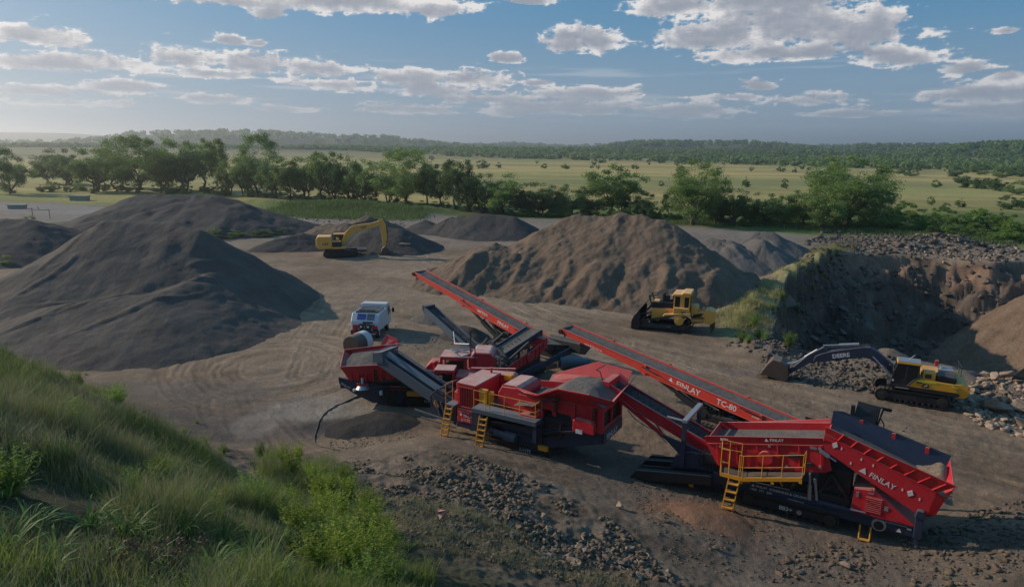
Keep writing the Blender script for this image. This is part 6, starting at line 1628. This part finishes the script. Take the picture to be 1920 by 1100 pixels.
# ================================================================ black and yellow excavator by the pit
def build_excavator_black():
    T = thing('excavator', 'black and yellow tracked excavator with long dark boom stretched left, right of the yard', 'excavator', (22.6, 39.95, 0), -27)
    for y0, y1, nr in ((0, .52, True), (2.15, 2.67, False)): track(T, -.15, 3.85, y0, y1, -.02, .80, 42, P_track, nr)
    c = MB(); c.box(.6, 3.0, .52, 2.15, .35, .75); c.cyl((1.75,1.33,.75),(1.75,1.33,.95),.75,20); c.build('undercarriage', P_black, T, .02)
    # house turned with the boom
    u = MB(); u.prism([(.55,.92),(.60,1.12),(4.1,1.12),(4.25,1.0),(4.1,.88)], -.02, 2.66); u.box(.45, 1.5, -.02, .9, 1.0, 1.15); u.build('deck', P_black, T, .02)
    b = MB(); b.prism([(1.50,1.14),(1.86,1.62),(2.15,1.72),(3.9,1.62),(4.1,1.12)], -.03, .75); b.prism([(2.15,1.14),(2.15,1.72),(3.9,1.62),(4.1,1.12)], .75, 2.62); b.build('side_cover', P_jd, T, .03)
    w = MB(); w.prism([(3.9,.98),(3.9,1.66),(4.25,1.72),(4.62,1.55),(4.68,1.05),(4.5,.82),(4.1,.80)], .05, 2.6); w.build('counterweight', P_jd, T, .06)
    k = MB(); k.prism([(1.90,1.54),(1.95,1.62),(3.0,1.60),(3.0,1.52)], -.045, -.03); k.box(3.75, 4.1, -.045, -.03, 1.42, 1.50); k.build('lime_stripe', P_lime, T)
    k = MB(); k.box(2.28, 2.62, -.045, -.03, 1.22, 1.44); k.cyl((2.45,-.05,1.33),(2.45,-.03,1.33),.13,16); k.build('emblem', P_black, T)
    k = MB(); k.beam((2.37,-.056,1.27),(2.42,-.056,1.33),.01,.02); k.path([(2.38,-.056,1.30),(2.44,-.056,1.33),(2.52,-.056,1.31),(2.50,-.056,1.40),(2.56,-.056,1.38)], .012, 5); k.build('emblem_mark', P_letter, T)
    k = MB(); k.box(1.95, 2.25, -.05, -.03, 1.44, 1.52); k.build('model_plate', P_black, T)
    text(T, '350G', .16, (2.0, -.045, 1.24), (1, 0, 0), mat=P_dletter)
    k = MB(); k.box(2.2, 4.0, .8, 2.5, 1.66, 1.92); k.box(2.25, 2.9, .0, .7, 1.7, 2.15); k.build('engine_deck', P_jd, T, .03)
    k = MB(); k.prism([(2.95,1.72),(2.98,1.98),(3.15,2.08),(3.95,2.0),(4.0,1.72)], .05, .95); k.build('engine_hood', P_black, T, .04)
    k = MB(); k.box(2.35, 2.68, -.02, .02, 1.8, 2.05); k.build('intake_grille', P_black, T)
    k = MB(); k.cyl((3.3,1.6,1.9),(3.3,1.6,2.2),.09,10); k.box(3.1,3.9,1.2,2.2,1.9,2.1); k.build('exhaust_and_filter', P_sil, T)
    rail(T, [(2.3,2.5,1.92),(4.2,2.5,1.92),(4.25,.9,1.92)], .55, .5, .018, name='handrail', mat=P_black)
    k = MB(); k.box(2.95, 3.12, 1.7, 1.9, 2.15, 2.5); k.build('warning_beacon', P_red, T)
    # cab
    c = MB()
    P = [(.62,1.14),(.72,1.95),(.92,2.52),(2.02,2.52),(2.05,1.70),(1.86,1.62),(1.50,1.14)]
    c.prism([(.62,1.14),(.66,1.52),(1.8,1.55),(1.5,1.14)], -.02, .92)
    for y in (-.02, .92):
        for a, b_ in zip(P, P[1:]+P[:1]): c.beam((a[0],y,a[1]),(b_[0],y,b_[1]),.07,.07)
        c.beam((1.38,y,1.5),(1.42,y,2.52),.06,.06)
    for x, z in ((.72,1.95),(.92,2.52),(2.02,2.52),(.66,1.5)): c.beam((x,-.02,z),(x,.92,z),.06,.06)
    cb = c.build('cab', P_black, T, .008)
    g = MB(); g.prism([(.70,1.54),(.78,1.95),(.95,2.48),(1.98,2.48),(2.0,1.72),(1.75,1.56)], .02, .88); g.build('window', P_glass, cb)
    r = MB(); r.prism([(.84,2.50),(.84,2.62),(2.12,2.62),(2.12,2.50)], -.08, .98); r.build('roof', P_jd, cb, .02); r = MB(); r.box(.88, 2.1, -.04, .94, 2.62, 2.67); r.build('roof_hatch', P_sil, cb, .01)
    k = MB(); k.path([(1.45,.5,2.67),(1.75,.5,3.0)], .015, 5); k.path([(.6,.3,2.2),(.45,.0,2.35)], .02, 5); k.build('aerial', P_sil, cb)
    k = MB(); k.cyl((.72,-.07,1.42),(.72,-.02,1.42),.06,12); k.build('work_lamp', P_letter, cb)
    k = MB(); k.beam((.9,-.08,1.02),(1.6,-.08,1.02),.05,.05); k.build('step', P_sil, T)
    # boom, stick, bucket
    y0, y1 = 1.05, 1.5
    b = MB(); b.prism([(.85,1.25),(.40,1.55),(-.55,2.22),(-1.0,2.28),(-3.55,1.56),(-3.85,1.62),(-3.75,1.95),(-3.45,2.15),(-2.9,2.40),(-1.1,2.95),(-.65,2.98),(-.2,2.75),(.95,1.85)], y0, y1)
    bo = b.build('boom', P_navy, T, .03)
    text(bo, 'DEERE', .36, (-2.72, y0-.012, 1.98), (.965, 0, .262), bold=.03)
    k = MB(); k.path([(-.3,y0+.1,2.95),(-.75,y0+.1,3.12),(-1.15,y0+.1,2.98),(-2.2,y0+.1,2.72),(-3.0,y0+.1,2.62),(-3.5,y0+.1,2.40),(-3.9,y0+.1,1.95)], .035, 6); k.path([(-.3,y1-.1,2.95),(-.75,y1-.1,3.12),(-1.15,y1-.1,2.98),(-2.9,y1-.1,2.62)], .03, 6); k.build('hydraulic_hose', P_black, bo)
    k = MB(); ram(k, (.70,y0-.12,1.35), (-.45,y0-.10,2.45), .09); ram(k, (.70,y1+.12,1.35), (-.45,y1+.10,2.45), .09); k.build('boom_ram', P_sil, bo)
    k = MB(); ram(k, (-1.3,1.27,3.05), (-3.35,1.27,2.68), .10); k.build('stick_ram', P_sil, bo)
    s = MB(); s.prism([(-3.30,2.62),(-3.05,2.30),(-3.70,1.52),(-4.05,1.42),(-5.25,.42),(-5.35,.62),(-4.2,1.95)], y0+.05, y1-.05); st = s.build('stick', P_navy, T, .02)
    k = MB(); ram(k, (-3.65,1.27,2.35), (-4.95,1.27,1.25), .08); k.beam((-4.95,1.27,1.25),(-5.1,1.27,.75),.3,.08); k.beam((-4.95,1.27,1.25),(-5.6,1.27,1.1),.3,.08); k.build('bucket_linkage', P_sil, st)
    k = MB(); pr = [(-5.20,.40),(-5.32,1.05),(-5.75,1.35),(-6.25,1.42),(-6.55,1.05),(-6.98,.30),(-6.7,.34),(-6.2,.22),(-5.6,.10),(-5.3,.15)]
    k.prism(pr, .62, .68); k.prism(pr, 1.9, 1.96)
    back = [(-5.32,1.05),(-5.75,1.35),(-6.25,1.42)]
    ring = [(-6.98,.30),(-6.55,1.05),(-6.25,1.42),(-5.75,1.35),(-5.32,1.05),(-5.20,.40),(-5.3,.15)]
    for a, c_ in zip(ring[:-1], ring[1:]): k.plate([(a[0],.65,a[1]),(a[0],1.93,a[1]),(c_[0],1.93,c_[1]),(c_[0],.65,c_[1])], .05)
    for i in range(5): k.beam((-6.9,.75+.27*i,.36),(-7.16,.75+.27*i,.22),.10,.06)
    k.build('bucket', P_rust, T, .005)
    return T
build_excavator_black()

# ================================================================ yellow bulldozer
def build_dozer():
    T = thing('bulldozer', 'yellow bulldozer with rear ripper and dark front blade beside the brown heap', 'bulldozer', (11.45, 56.05, 0), -21)
    for y0, y1, nr in ((.0, .55, True), (2.0, 2.55, False)):
        # high-drive track: triangle loop
        pts = [(-.45,.42),(-.30,.12),(-.05,.03),(3.15,.03),(3.5,.15),(3.6,.5),(3.25,1.35),(2.95,1.62),(2.55,1.58),(2.2,1.40),(.0,.82),(-.3,.72)]
        m = MB(); n = len(pts)
        for i in range(n):
            a = Vector((pts[i][0],0,pts[i][1])); b = Vector((pts[(i+1)%n][0],0,pts[(i+1)%n][1])); d = (b-a); k = max(1, int(d.length/.18)); dn = d.normalized()
            for j in range(k):
                p0 = a+d*(j/k)+dn*.012; p1 = a+d*((j+1)/k)-dn*.012; up = (dn.z, 0, -dn.x) if abs(dn.x) < .5 else (0, 0, 1)
                m.beam((p0.x,(y0+y1)/2,p0.z),(p1.x,(y0+y1)/2,p1.z),y1-y0,.05,up=up); pm = (p0+p1)/2; nv = Vector((dn.z,0,-dn.x))*.05; m.beam((pm.x+nv.x,y0,pm.z+nv.z),(pm.x+nv.x,y1,pm.z+nv.z),.03,.07)
        tr = m.build('track', P_track, T)
        ys = y0-.01 if nr else y1+.01; s = 1 if nr else -1
        f = MB(); f.prism([(-.1,.15),(3.1,.15),(3.2,.42),(2.6,.60),(.1,.58)], y0+.06, y1-.06); f.build('track_frame', P_track, tr, .03)
        for nm, cx, cz, r_, mt in (('sprocket', 2.62, 1.08, .40, P_cat), ('idler_wheel', .05, .42, .30, P_track), ('idler_wheel', 3.12, .45, .34, P_track)):
            w = MB(); w.cyl((cx,ys,cz),(cx,ys+s*.15,cz),r_,20); w.cyl((cx,ys-s*.04,cz),(cx,ys,cz),r_*.6,16); w.build(nm, mt, tr, .01)
    b = MB(); b.prism([(.25,.85),(.27,1.85),(2.1,1.95),(2.1,1.35),(1.2,1.2),(.9,.8)], .52, 2.0); b.prism([(1.25,1.35),(1.4,1.55),(3.5,1.75),(3.52,1.50),(2.2,1.45)], .0, .52); b.prism([(1.25,1.35),(1.4,1.55),(3.5,1.75),(3.52,1.50),(2.2,1.45)], 2.0, 2.55)
    b.prism([(2.1,1.5),(2.1,2.15),(3.35,2.15),(3.45,1.5)], .05, 2.5); b.build('body', P_cat, T, .03)
    h = MB(); h.prism([(.22,1.85),(.25,2.35),(2.05,2.45),(2.1,1.93)], .60, 1.95); h.build('engine_hood', P_black, T, .03)
    h = MB(); h.box(.35,.85,.7,1.6,2.38,2.46); h.build('hood_plate', P_cat, T)
    k = MB(); k.cyl((1.15,.9,2.4),(1.15,.9,3.15),.10,12); k.cyl((1.15,1.5,2.4),(1.15,1.5,3.1),.08,10); k.box(1.5,1.9,.8,1.7,2.45,3.0); k.cyl((1.4,1.0,2.4),(1.4,1.0,2.95),.13,12); k.build('exhaust_stack', P_black, T, .01)
    k = MB(); k.box(1.75,1.95,.55,.65,2.75,3.1); k.build('mirror', P_white, T)
    c = MB()
    for x in (2.12, 2.75, 3.35):
        for y in (.35, 2.2): c.beam((x,y,2.15),(x+.02,y,3.10),.09,.09)
    c.box(2.6,2.95,.30,.42,2.15,3.1); cb = c.build('cab', P_cat, T, .01)
    g = MB(); g.box(2.16, 3.32, .40, 2.15, 2.15, 3.06); g.build('window', P_glass, cb)
    r = MB(); r.prism([(1.92,3.08),(1.98,3.25),(2.7,3.30),(2.8,3.42),(3.45,3.42),(3.5,3.22),(3.3,3.06)], .2, 2.35); r.build('roof', P_cat, cb, .03)
    k = MB(); k.box(2.75,3.15,.035,.05,1.62,1.88); k.build('badge', P_black, T); text(T, 'CAT', .24, (2.78,.03,1.66), (1,0,0), bold=.03); text(T, 'D9', .2, (1.4,.50,1.5), (1,0,0), mat=P_dletter)
    k = MB(); k.prism([(3.45,1.55),(3.45,2.30),(3.95,2.30),(4.05,2.1),(4.0,1.55)], .7, 1.9); k.build('fuel_tank', P_cat, T, .08)
    # blade
    cur = [(-.85,.02),(-1.15,.35),(-1.22,.8),(-1.05,1.3),(-.72,1.70)]
    k = MB()
    for a, b_ in zip(cur[:-1], cur[1:]): k.plate([(a[0],-.35,a[1]),(a[0],2.9,a[1]),(b_[0],2.9,b_[1]),(b_[0],-.35,b_[1])], .07)
    k.prism([(-.85,.0),(-1.28,.15),(-1.25,.85),(-1.0,1.35),(-.7,1.75),(-.55,1.6),(-.55,.1)], -.42, -.32); k.prism([(-.85,.0),(-1.28,.15),(-1.25,.85),(-1.0,1.35),(-.7,1.75),(-.55,1.6),(-.55,.1)], 2.87, 2.97)
    k.plate([(-.72,.0,1.7),(-.72,2.6,1.7),(-.05,2.3,2.55),(-.05,.4,2.55)], .06); k.box(-.8,-.6,-.3,2.9,.05,.55)
    k.build('blade', P_black, T, .01)
    k = MB(); k.beam((-.7,-.20,.45),(2.0,-.20,.45),.14,.22); k.beam((-.7,2.75,.45),(2.0,2.75,.45),.14,.22); k.beam((-.65,-.15,.75),(.6,-.12,.55),.09,.12); k.beam((-.6,.3,1.3),(.4,.7,1.5),.1,.1)
    k.build('push_arm', P_track, T, .02)
    k = MB(); ram(k, (.35,.5,2.2), (-.55,.5,1.2), .09); ram(k, (.35,2.05,2.2), (-.55,2.05,1.2), .09); k.beam((.3,.5,2.0),(.0,.5,2.9),.1,.1); k.beam((.0,.5,2.9),(.7,.9,3.0),.08,.08); k.beam((.0,2.0,2.9),(.7,1.6,3.0),.08,.08); k.beam((.3,2.0,2.0),(.0,2.0,2.9),.1,.1); k.beam((.0,.5,2.9),(.0,2.0,2.9),.1,.1); k.build('lift_ram_guard', P_black, T)
    # ripper
    k = MB(); k.beam((3.5,.8,1.0),(5.0,.8,1.15),.18,.22); k.beam((3.5,1.75,1.0),(5.0,1.75,1.15),.18,.22); k.beam((3.5,.9,1.6),(4.7,.9,1.9),.14,.16); k.beam((3.5,1.65,1.6),(4.7,1.65,1.9),.14,.16); k.prism([(4.55,.95),(4.6,2.0),(5.0,2.08),(5.35,1.95),(5.45,1.1),(5.1,.85)], .55, 2.0); k.beam((3.6,1.3,.7),(4.8,1.3,1.0),.25,.2); k.build('ripper_frame', P_cat, T, .03)
    k = MB(); k.prism([(5.05,1.0),(5.45,1.0),(5.42,.30),(5.15,.02),(5.05,.3)], 1.15, 1.38); k.build('ripper_shank', P_rust, T, .02)
    k = MB(); ram(k, (3.6,1.0,1.3), (4.9,.95,1.6), .08); ram(k, (3.6,1.55,1.3), (4.9,1.6,1.6), .08); k.build('ripper_ram', P_track, T)
    return T
build_dozer()

# ================================================================ yellow excavator, far left of centre
def build_excavator_yellow():
    T = thing('excavator', 'yellow tracked excavator with arched boom and bucket down, alone far behind on the yard', 'excavator', (-26.05, 93.0, 0), 12)
    for y0, y1, nr in ((0, .6, True), (2.3, 2.9, False)): track(T, .0, 4.65, y0, y1, -.02, .95, 40, P_track, nr)
    k = MB(); k.box(.7, 3.6, .6, 2.3, .4, .85); k.cyl((2.1,1.45,.85),(2.1,1.45,1.15),.8,18); k.box(4.6,5.9,.1,2.8,.75,.95); k.build('undercarriage', P_black, T, .02)
    b = MB(); b.prism([(-.75,1.35),(-.92,1.6),(-.90,2.6),(-.70,2.88),(1.15,2.88),(1.2,2.35),(1.25,1.2),(-.4,1.2)], .05, 2.85); b.box(1.2, 3.1, .05, 2.8, 1.15, 1.45); b.build('body', P_cat, T, .08)
    k = MB(); k.box(1.25, 2.5, .1, 1.2, 1.45, 2.15); k.build('hydraulic_bay', P_black, T, .03)
    k = MB(); k.box(1.2,2.4,.1,1.4,2.12,2.22); k.cyl((1.9,.5,2.2),(1.9,.5,2.75),.10,10); k.box(1.8,2.2,.3,.8,2.2,2.6); k.build('engine_deck', P_cat, T, .02)
    k = MB(); k.box(1.5,2.9,1.75,2.8,1.45,2.95); cb = k.build('cab', P_black, T, .03); k = MB(); k.box(1.55,2.93,1.72,2.83,2.0,2.85); k.build('window', P_glass, cb); k = MB(); k.box(1.4,2.95,1.65,2.85,2.95,3.08); k.build('roof', P_cat, cb, .02)
    text(T, 'CAT', .42, (-.05, .035, 1.75), (1, 0, 0), mat=P_dletter, bold=.03)
    y0, y1 = 1.25, 1.75
    b = MB(); b.prism([(2.55,1.45),(2.45,2.05),(3.0,3.25),(3.7,4.05),(4.15,4.25),(6.2,4.45),(7.7,4.85),(8.0,4.7),(7.95,4.35),(7.0,3.95),(4.5,3.35),(4.1,3.0),(3.3,1.95),(3.1,1.45)], y0, y1); bo = b.build('boom', P_cat, T, .04)
    text(bo, 'CAT', .42, (5.2, y0-.02, 3.80), (1, 0, .14), mat=P_dletter, bold=.03)
    k = MB(); ram(k, (3.1,y0-.12,1.6), (4.7,y0-.1,3.6), .10); k.build('boom_ram', P_sil, bo); k = MB(); ram(k, (4.4,1.5,4.45), (7.6,1.5,5.15), .11); k.path([(3.2,1.6,3.6),(4.2,1.6,4.45),(6.2,1.6,4.75),(7.6,1.6,5.1)], .05, 5); k.build('stick_ram', P_black, bo)
    s = MB(); s.prism([(7.65,5.15),(8.25,5.05),(8.65,4.3),(8.75,2.6),(8.55,1.3),(8.15,1.3),(8.0,2.8),(7.75,4.4)], y0+.05, y1-.05); st = s.build('stick', P_cat, T, .03)
    k = MB(); ram(k, (8.75,1.5,4.2), (8.85,1.5,2.1), .09); k.beam((8.85,1.5,2.1),(8.55,1.5,1.5),.3,.1); k.build('bucket_linkage', P_rust, st)
    k = MB(); ring = [(7.45,.05),(7.9,.45),(8.1,1.0),(8.5,1.25),(8.85,.9),(9.0,.05)]
    k.prism(ring, .95, 1.0); k.prism(ring, 2.0, 2.05)
    for a, c_ in zip(ring[1:-1], ring[2:]): k.plate([(a[0],.97,a[1]),(a[0],2.03,a[1]),(c_[0],2.03,c_[1]),(c_[0],.97,c_[1])], .06)
    k.plate([(7.45,.97,.05),(7.45,2.03,.05),(9.0,2.03,.05),(9.0,.97,.05)], .05); k.build('bucket', P_rust, T, .01)
build_excavator_yellow()

# ================================================================ white service truck and loose kit
def build_truck():
    T = thing('service_truck', 'white service truck with blue panel and hose reels, parked behind the grey-filled hopper', 'truck', (-12.7, 52.6, 0), 84); T.scale = (.62, .95, .86)
    # local x runs away from the viewer, y to the left
    for x in (.9, 4.9):
        for y in (-2.15, -.35):
            k = MB(); k.cyl((x,y,.45),(x,y+.3,.45),.45,18); w = k.build('wheel', P_black, T, .03); k = MB(); k.cyl((x,y-.02,.45),(x,y,.45),.2,12); k.build('rim', P_white, w)
    k = MB(); k.box(.1, 6.0, -2.0, -.05, .5, .75); k.box(-.05,.1,-2.25,.15,.45,.85); k.build('chassis', P_black, T, .02)
    b = MB(); b.prism([(.15,.75),(.15,1.65),(.9,2.35),(4.1,2.35),(4.1,.75)], -2.25, .15); bd = b.build('service_body', P_white, T, .05)
    k = MB(); k.plate([(.30,-1.1,1.80),(.30,-.35,1.80),(.80,-.35,2.28),(.80,-1.1,2.28)], .04); k.build('blue_panel', P_blue, bd); k = MB(); k.plate([(.28,-1.85,1.78),(.28,-1.2,1.78),(.82,-1.2,2.30),(.82,-1.85,2.30)], .04); k.box(.1,.2,-1.9,-1.2,1.0,1.4); k.build('dark_panel', P_slate, bd)
    k = MB(); k.plate([(.12,-1.75,1.5),(.12,-.9,1.5),(.12,-.9,1.66),(.12,-1.75,1.66)], .03); k.build('dark_strip', P_black, bd)
    for y in (-1.35, -.75):
        k = MB(); k.cyl((.0,y,1.2),(.16,y,1.2),.26,16); r = k.build('hose_reel', P_black, T); k = MB(); k.cyl((-.03,y,1.2),(.0,y,1.2),.11,12); k.build('hub', P_white, r)
    k = MB(); k.box(.05,.16,-2.15,-1.75,1.0,1.3); k.build('red_locker', P_red, T); k = MB(); k.box(.02,.14,-.45,-.05,.9,1.35); k.build('red_locker', P_red, T)
    k = MB(); k.box(-.08,-.02,-2.1,-1.8,.62,.76); k.build('tail_light', P_red, T); k = MB(); k.box(-.08,-.02,-.3,.0,.62,.76); k.build('tail_light', P_red, T)
    k = MB(); k.box(.10,.14,-1.6,-.6,.55,.98); k.box(.11,.15,-2.2,-1.75,.8,1.0); k.cyl((.1,-1.05,1.42),(.0,-1.05,1.42),.10,10)
    for i in range(5): k.path([(.05,-1.9+.35*i,.7),(.0,-1.8+.35*i,.95),(.06,-1.6+.35*i,1.1)], .03, 5)
    k.build('pump_manifold', P_black, T); k = MB(); k.box(1.0,3.9,-2.0,-.1,2.36,2.46); k.box(1.2,1.7,-1.7,-.4,2.46,2.6); k.build('roof_tray', P_black, T, .02)
    rail(T, [(.95,-2.1,2.36),(4.0,-2.1,2.36),(4.0,0,2.36),(.95,0,2.36),(.95,-2.1,2.36)], .3, .5, .02, name='roof_rail', mat=P_sil)
    k = MB(); k.box(-.10,-.05,-2.0,-.1,.50,.58); k.build('bumper', P_white, T)
    c = MB(); c.prism([(4.25,.6),(4.25,2.5),(4.4,2.72),(5.5,2.72),(6.05,1.7),(6.1,.6)], -2.2, .1); cb = c.build('cab', P_white, T, .07)
    k = MB(); k.box(4.22,4.24,-1.9,-.2,1.75,2.4); k.build('rear_window', P_glass, cb); k = MB(); k.prism([(4.6,1.6),(4.6,2.4),(5.4,2.4),(5.75,1.65)], -2.22, -2.19); k.build('side_window', P_glass, cb)
    for y, s in ((-2.2,-1),(.1,1)): k = MB(); k.beam((5.6,y,1.9),(5.6,y+s*.3,2.0),.04,.04); k.box(5.55,5.65,y+s*.3-.1,y+s*.3+.1,1.7,2.15); k.build('mirror', P_black, cb)
build_truck()
def build_drum_tank():
    T = thing('steel_tank', 'dark round steel drum with a pale band lying behind the grey-filled hopper', 'tank', (-11.4, 48.9, 0), 65)
    k = MB(); k.cyl((-.9,0,.75),(.9,0,.75),.74,24); k.build('shell', P_rust, T, .04, True); k = MB(); k.cyl((.15,0,.75),(.8,0,.75),.77,24); k.build('pale_band', P_white, T, .01, True)
    k = MB(); k.box(-.7,-.5,-.6,.6,-.0,.2); k.box(.5,.7,-.6,.6,.0,.2); k.build('skid', P_black, T)
build_drum_tank()
def bucket(label, loc, rot, s, mat):
    T = thing('excavator_bucket', label, 'bucket', loc, rot)
    ring = [(-.55,0),(-.6,.5),(-.35,.95),(.1,1.1),(.5,.95),(.6,.6)]
    k = MB(); ring = [(x*s, z*s) for x, z in ring]; w = .62*s
    k.prism(ring+[(.45*s, 0)], -w, -w+.05); k.prism(ring+[(.45*s, 0)], w-.05, w)
    for a, b in zip(ring[:-1], ring[1:]): k.plate([(a[0],-w,a[1]),(a[0],w,a[1]),(b[0],w,b[1]),(b[0],-w,b[1])], .05)
    k.build('shell', mat, T, .01); k = MB()
    for y in (-.25, .0, .25): k.prism([(-.35*s,.95*s),(.1*s,1.1*s),(.1*s,1.4*s),(-.2*s,1.3*s)], y*s-.03, y*s+.03)
    k.build('mounting_ear', mat, T)
    k = MB()
    for i in range(4): k.beam((.45*s,-w+.1+i*(2*w-.2)/3,.05),(.75*s,-w+.1+i*(2*w-.2)/3,.05),.1,.06)
    k.build('tooth', mat, T)
bucket('dark digging bucket lying right of the yellow excavator', (-15.6, 98.6, 0), -90, 1.35, P_rust)
bucket('narrow dark trench bucket standing at the foot of the grass bank', (18.2, 48.8, .1), -75, .85, P_rust)
# hose from the cone crusher to the rubble
def build_hose():
    pts = [(678,738),(655,748),(632,758),(612,770),(600,785),(594,805),(590,822),(592,835),(605,848),(622,858),(638,866)]
    P = [G(*p) for p in pts]; C_ = []
    for i in range(len(P)-1):
        for t in np.linspace(0, 1, 6, endpoint=False):
            p0 = P[max(i-1,0)]; p1 = P[i]; p2 = P[i+1]; p3 = P[min(i+2,len(P)-1)]
            f = lambda a,b,c,d: .5*((2*b)+(-a+c)*t+(2*a-5*b+4*c-d)*t*t+(-a+3*b-3*c+d)*t**3)
            C_.append((f(p0[0],p1[0],p2[0],p3[0]), f(p0[1],p1[1],p2[1],p3[1])))
    C_ = np.array(C_); z = ground_z(C_[:,0], C_[:,1])+.06
    k = MB(); k.path([(a, b, c-.03) for (a, b), c in zip(C_, z)], .034, 7); o = k.build('hose', P_black, None, 0, True); tag(o, 'thick black water hose snaking from the cone crusher across pale dirt', 'hose')
build_hose()
def dirt_in_hopper():
    n = 40; X, Y = np.meshgrid(np.linspace(5.6, 7.55, n), np.linspace(.12, 2.9, n), indexing='ij')
    Z = 2.55-.32*(X-6)+.62*np.exp(-((X-7.15)/.42)**2)*np.exp(-((Y-2.1)/.9)**2)-.5*(1-sstep(X, 5.6, 6.6))+.10*fbm(X*3, Y*3, 4, 55)
    i = np.arange(n*n).reshape(n, n); q = np.stack([i[:-1,:-1], i[1:,:-1], i[1:,1:], i[:-1,1:]], -1).reshape(-1, 4)
    o = link('feed_material', mesh_np('feed_material', np.stack([X.ravel(), Y.ravel(), Z.ravel()], 1), quads=q, smooth=True), M_gr_tan2); o.location = (10.0, 27.1, 0); o.rotation_euler = (0, 0, R(-31)); tag(o, 'brown rocky dirt piled at the open right end of the long red hopper', 'dirt load')
M_gr_tan2 = gravel_material('brown_dirt_load', (0.16, 0.12, 0.085), (0.26, 0.20, 0.15), 6, .1)
dirt_in_hopper()
# far small things: farmhouse, sheds, sign boards and stones by the left lot
def house(px, py, w, d, h, deg, label, wallm, roofm, wins=2):
    x, y = G(px, py); z = float(ground_z(np.array([x]), np.array([y]))[0])
    T = thing('farmhouse', label, 'house', (x, y, z), deg)
    k = MB(); k.box(-w/2, w/2, -d/2, d/2, -1, h); k.prism([(-w/2, h), (w/2, h), (0, h)], -d/2, d/2) if False else None; wl = k.build('wall', wallm, T)
    k = MB(); k.add([(-w/2-.5,-d/2-.5,h),(w/2+.5,-d/2-.5,h),(w/2+.5,d/2+.5,h),(-w/2-.5,d/2+.5,h),(-w/2+1,0,h+d*.28),(w/2-1,0,h+d*.28)], [(0,1,5,4),(2,3,4,5),(1,2,5),(3,0,4),(3,2,1,0)]); k.build('roof', roofm, T)
    for i in range(wins):
        k = MB(); cx = -w/2+w*(i+.5)/wins; k.box(cx-.7, cx+.7, -d/2-.05, -d/2, h*.35, h*.8); k.build('window', P_glass, T)
house(1792, 300, 16, 9, 3.4, -10, 'white farmhouse with pale roof among trees near the right horizon', P_white, P_sil)
house(1770, 301, 10, 7, 3, 15, 'small pale shed left of the white farmhouse near the horizon', P_white, P_white)
house(1410, 306, 9, 6, 3, 0, 'tiny pale shed at the tree belt on the right plain', P_white, P_sil)
house(404, 320, 8, 6, 3.2, 20, 'reddish shed half hidden behind the left trees', P_rust, P_sil)
P_mint = paint('pale_green_paint', (0.17, 0.24, 0.19), (0.3, 0.3, 0.26), .4)
def shed(px, py, w, d, h, deg, label, mat, rm):
    x, y = G(px, py); T = thing('site_shed', label, 'shed', (x, y, 0), deg)
    k = MB(); k.box(-w/2, w/2, -d/2, d/2, 0, h); wl = k.build('wall', mat, T, .03); k = MB(); k.box(-w/2-.2, w/2+.2, -d/2-.2, d/2+.2, h, h+.15); k.build('roof', rm, T)
    k = MB(); k.box(-.5, .5, -d/2-.04, -d/2, 0, h*.8); k.build('door', rm, T)
shed(150, 376, 4.5, 2.0, 1.2, 0, 'low pale green container at the back of the left lot', P_mint, P_mint)
shed(33, 391, 3.5, 1.6, .8, 10, 'low pale tank block on the left lot', P_mint, P_mint)
x_, y_ = G(62, 410); k = MB(); k.cyl((0,0,0),(0,0,2.2),.06,6); k.cyl((3.5,0,0),(3.5,0,2.0),.06,6); k.cyl((0,0,1.9),(3.5,0,1.8),.04,6); k.cyl((1.5,0,1.85),(1.2,0,2.6),.04,6); o = k.build('pipe_gate', P_black); o.location = (x_, y_, 0); tag(o, 'thin dark pipe gate at the edge of the left lot', 'gate')
# two scraps of faded pink tape in the rubble
for (px, py, lb) in ((726, 925, 'faded pink rag caught among the near stones'), (830, 975, 'crumpled pink tape on the near rubble slope'), (150, 700, 'small white and pink scrap on the ground at the grass edge')):
    x, y, z = hill_at(px, py) if 'hill_at' in globals() else (*G(px, py, 1.5), 1.5)
    r_ = np.random.default_rng(px); pts_ = [(x+r_.normal()*.16, y+r_.normal()*.16, z+.12+abs(r_.normal())*.08) for _ in range(9)]
    k = MB()
    for i in range(7): k.add([pts_[i], pts_[i+1], pts_[i+2]], [(0, 1, 2)])
    o = k.build('pink_rag', P_red2); tag(o, lb, 'rag')
# ---------------------------------------------------------------- air
def build_haze():
    bm = bmesh.new()
    bmesh.ops.create_cube(bm, size=1.0)
    me = bpy.data.meshes.new('haze'); bm.to_mesh(me); bm.free()
    m = bpy.data.materials.new('air'); m.use_nodes = True; t = m.node_tree
    for n in list(t.nodes):
        if n.type != 'OUTPUT_MATERIAL': t.nodes.remove(n)
    v = N(t, 'ShaderNodeVolumePrincipled'); v.inputs['Color'].default_value = (0.95, 0.975, 1.0, 1); v.inputs['Density'].default_value = HAZE
    v.inputs['Anisotropy'].default_value = 0.6
    L(t, v.outputs[0], t.nodes['Material Output'].inputs['Volume'])
    o = link('haze', me, m)
    o.scale = (25000, 12500, 180); o.location = (0, 6000, 76)
    tag(o, kind='stuff')
HAZE = 2.3e-4
build_haze()
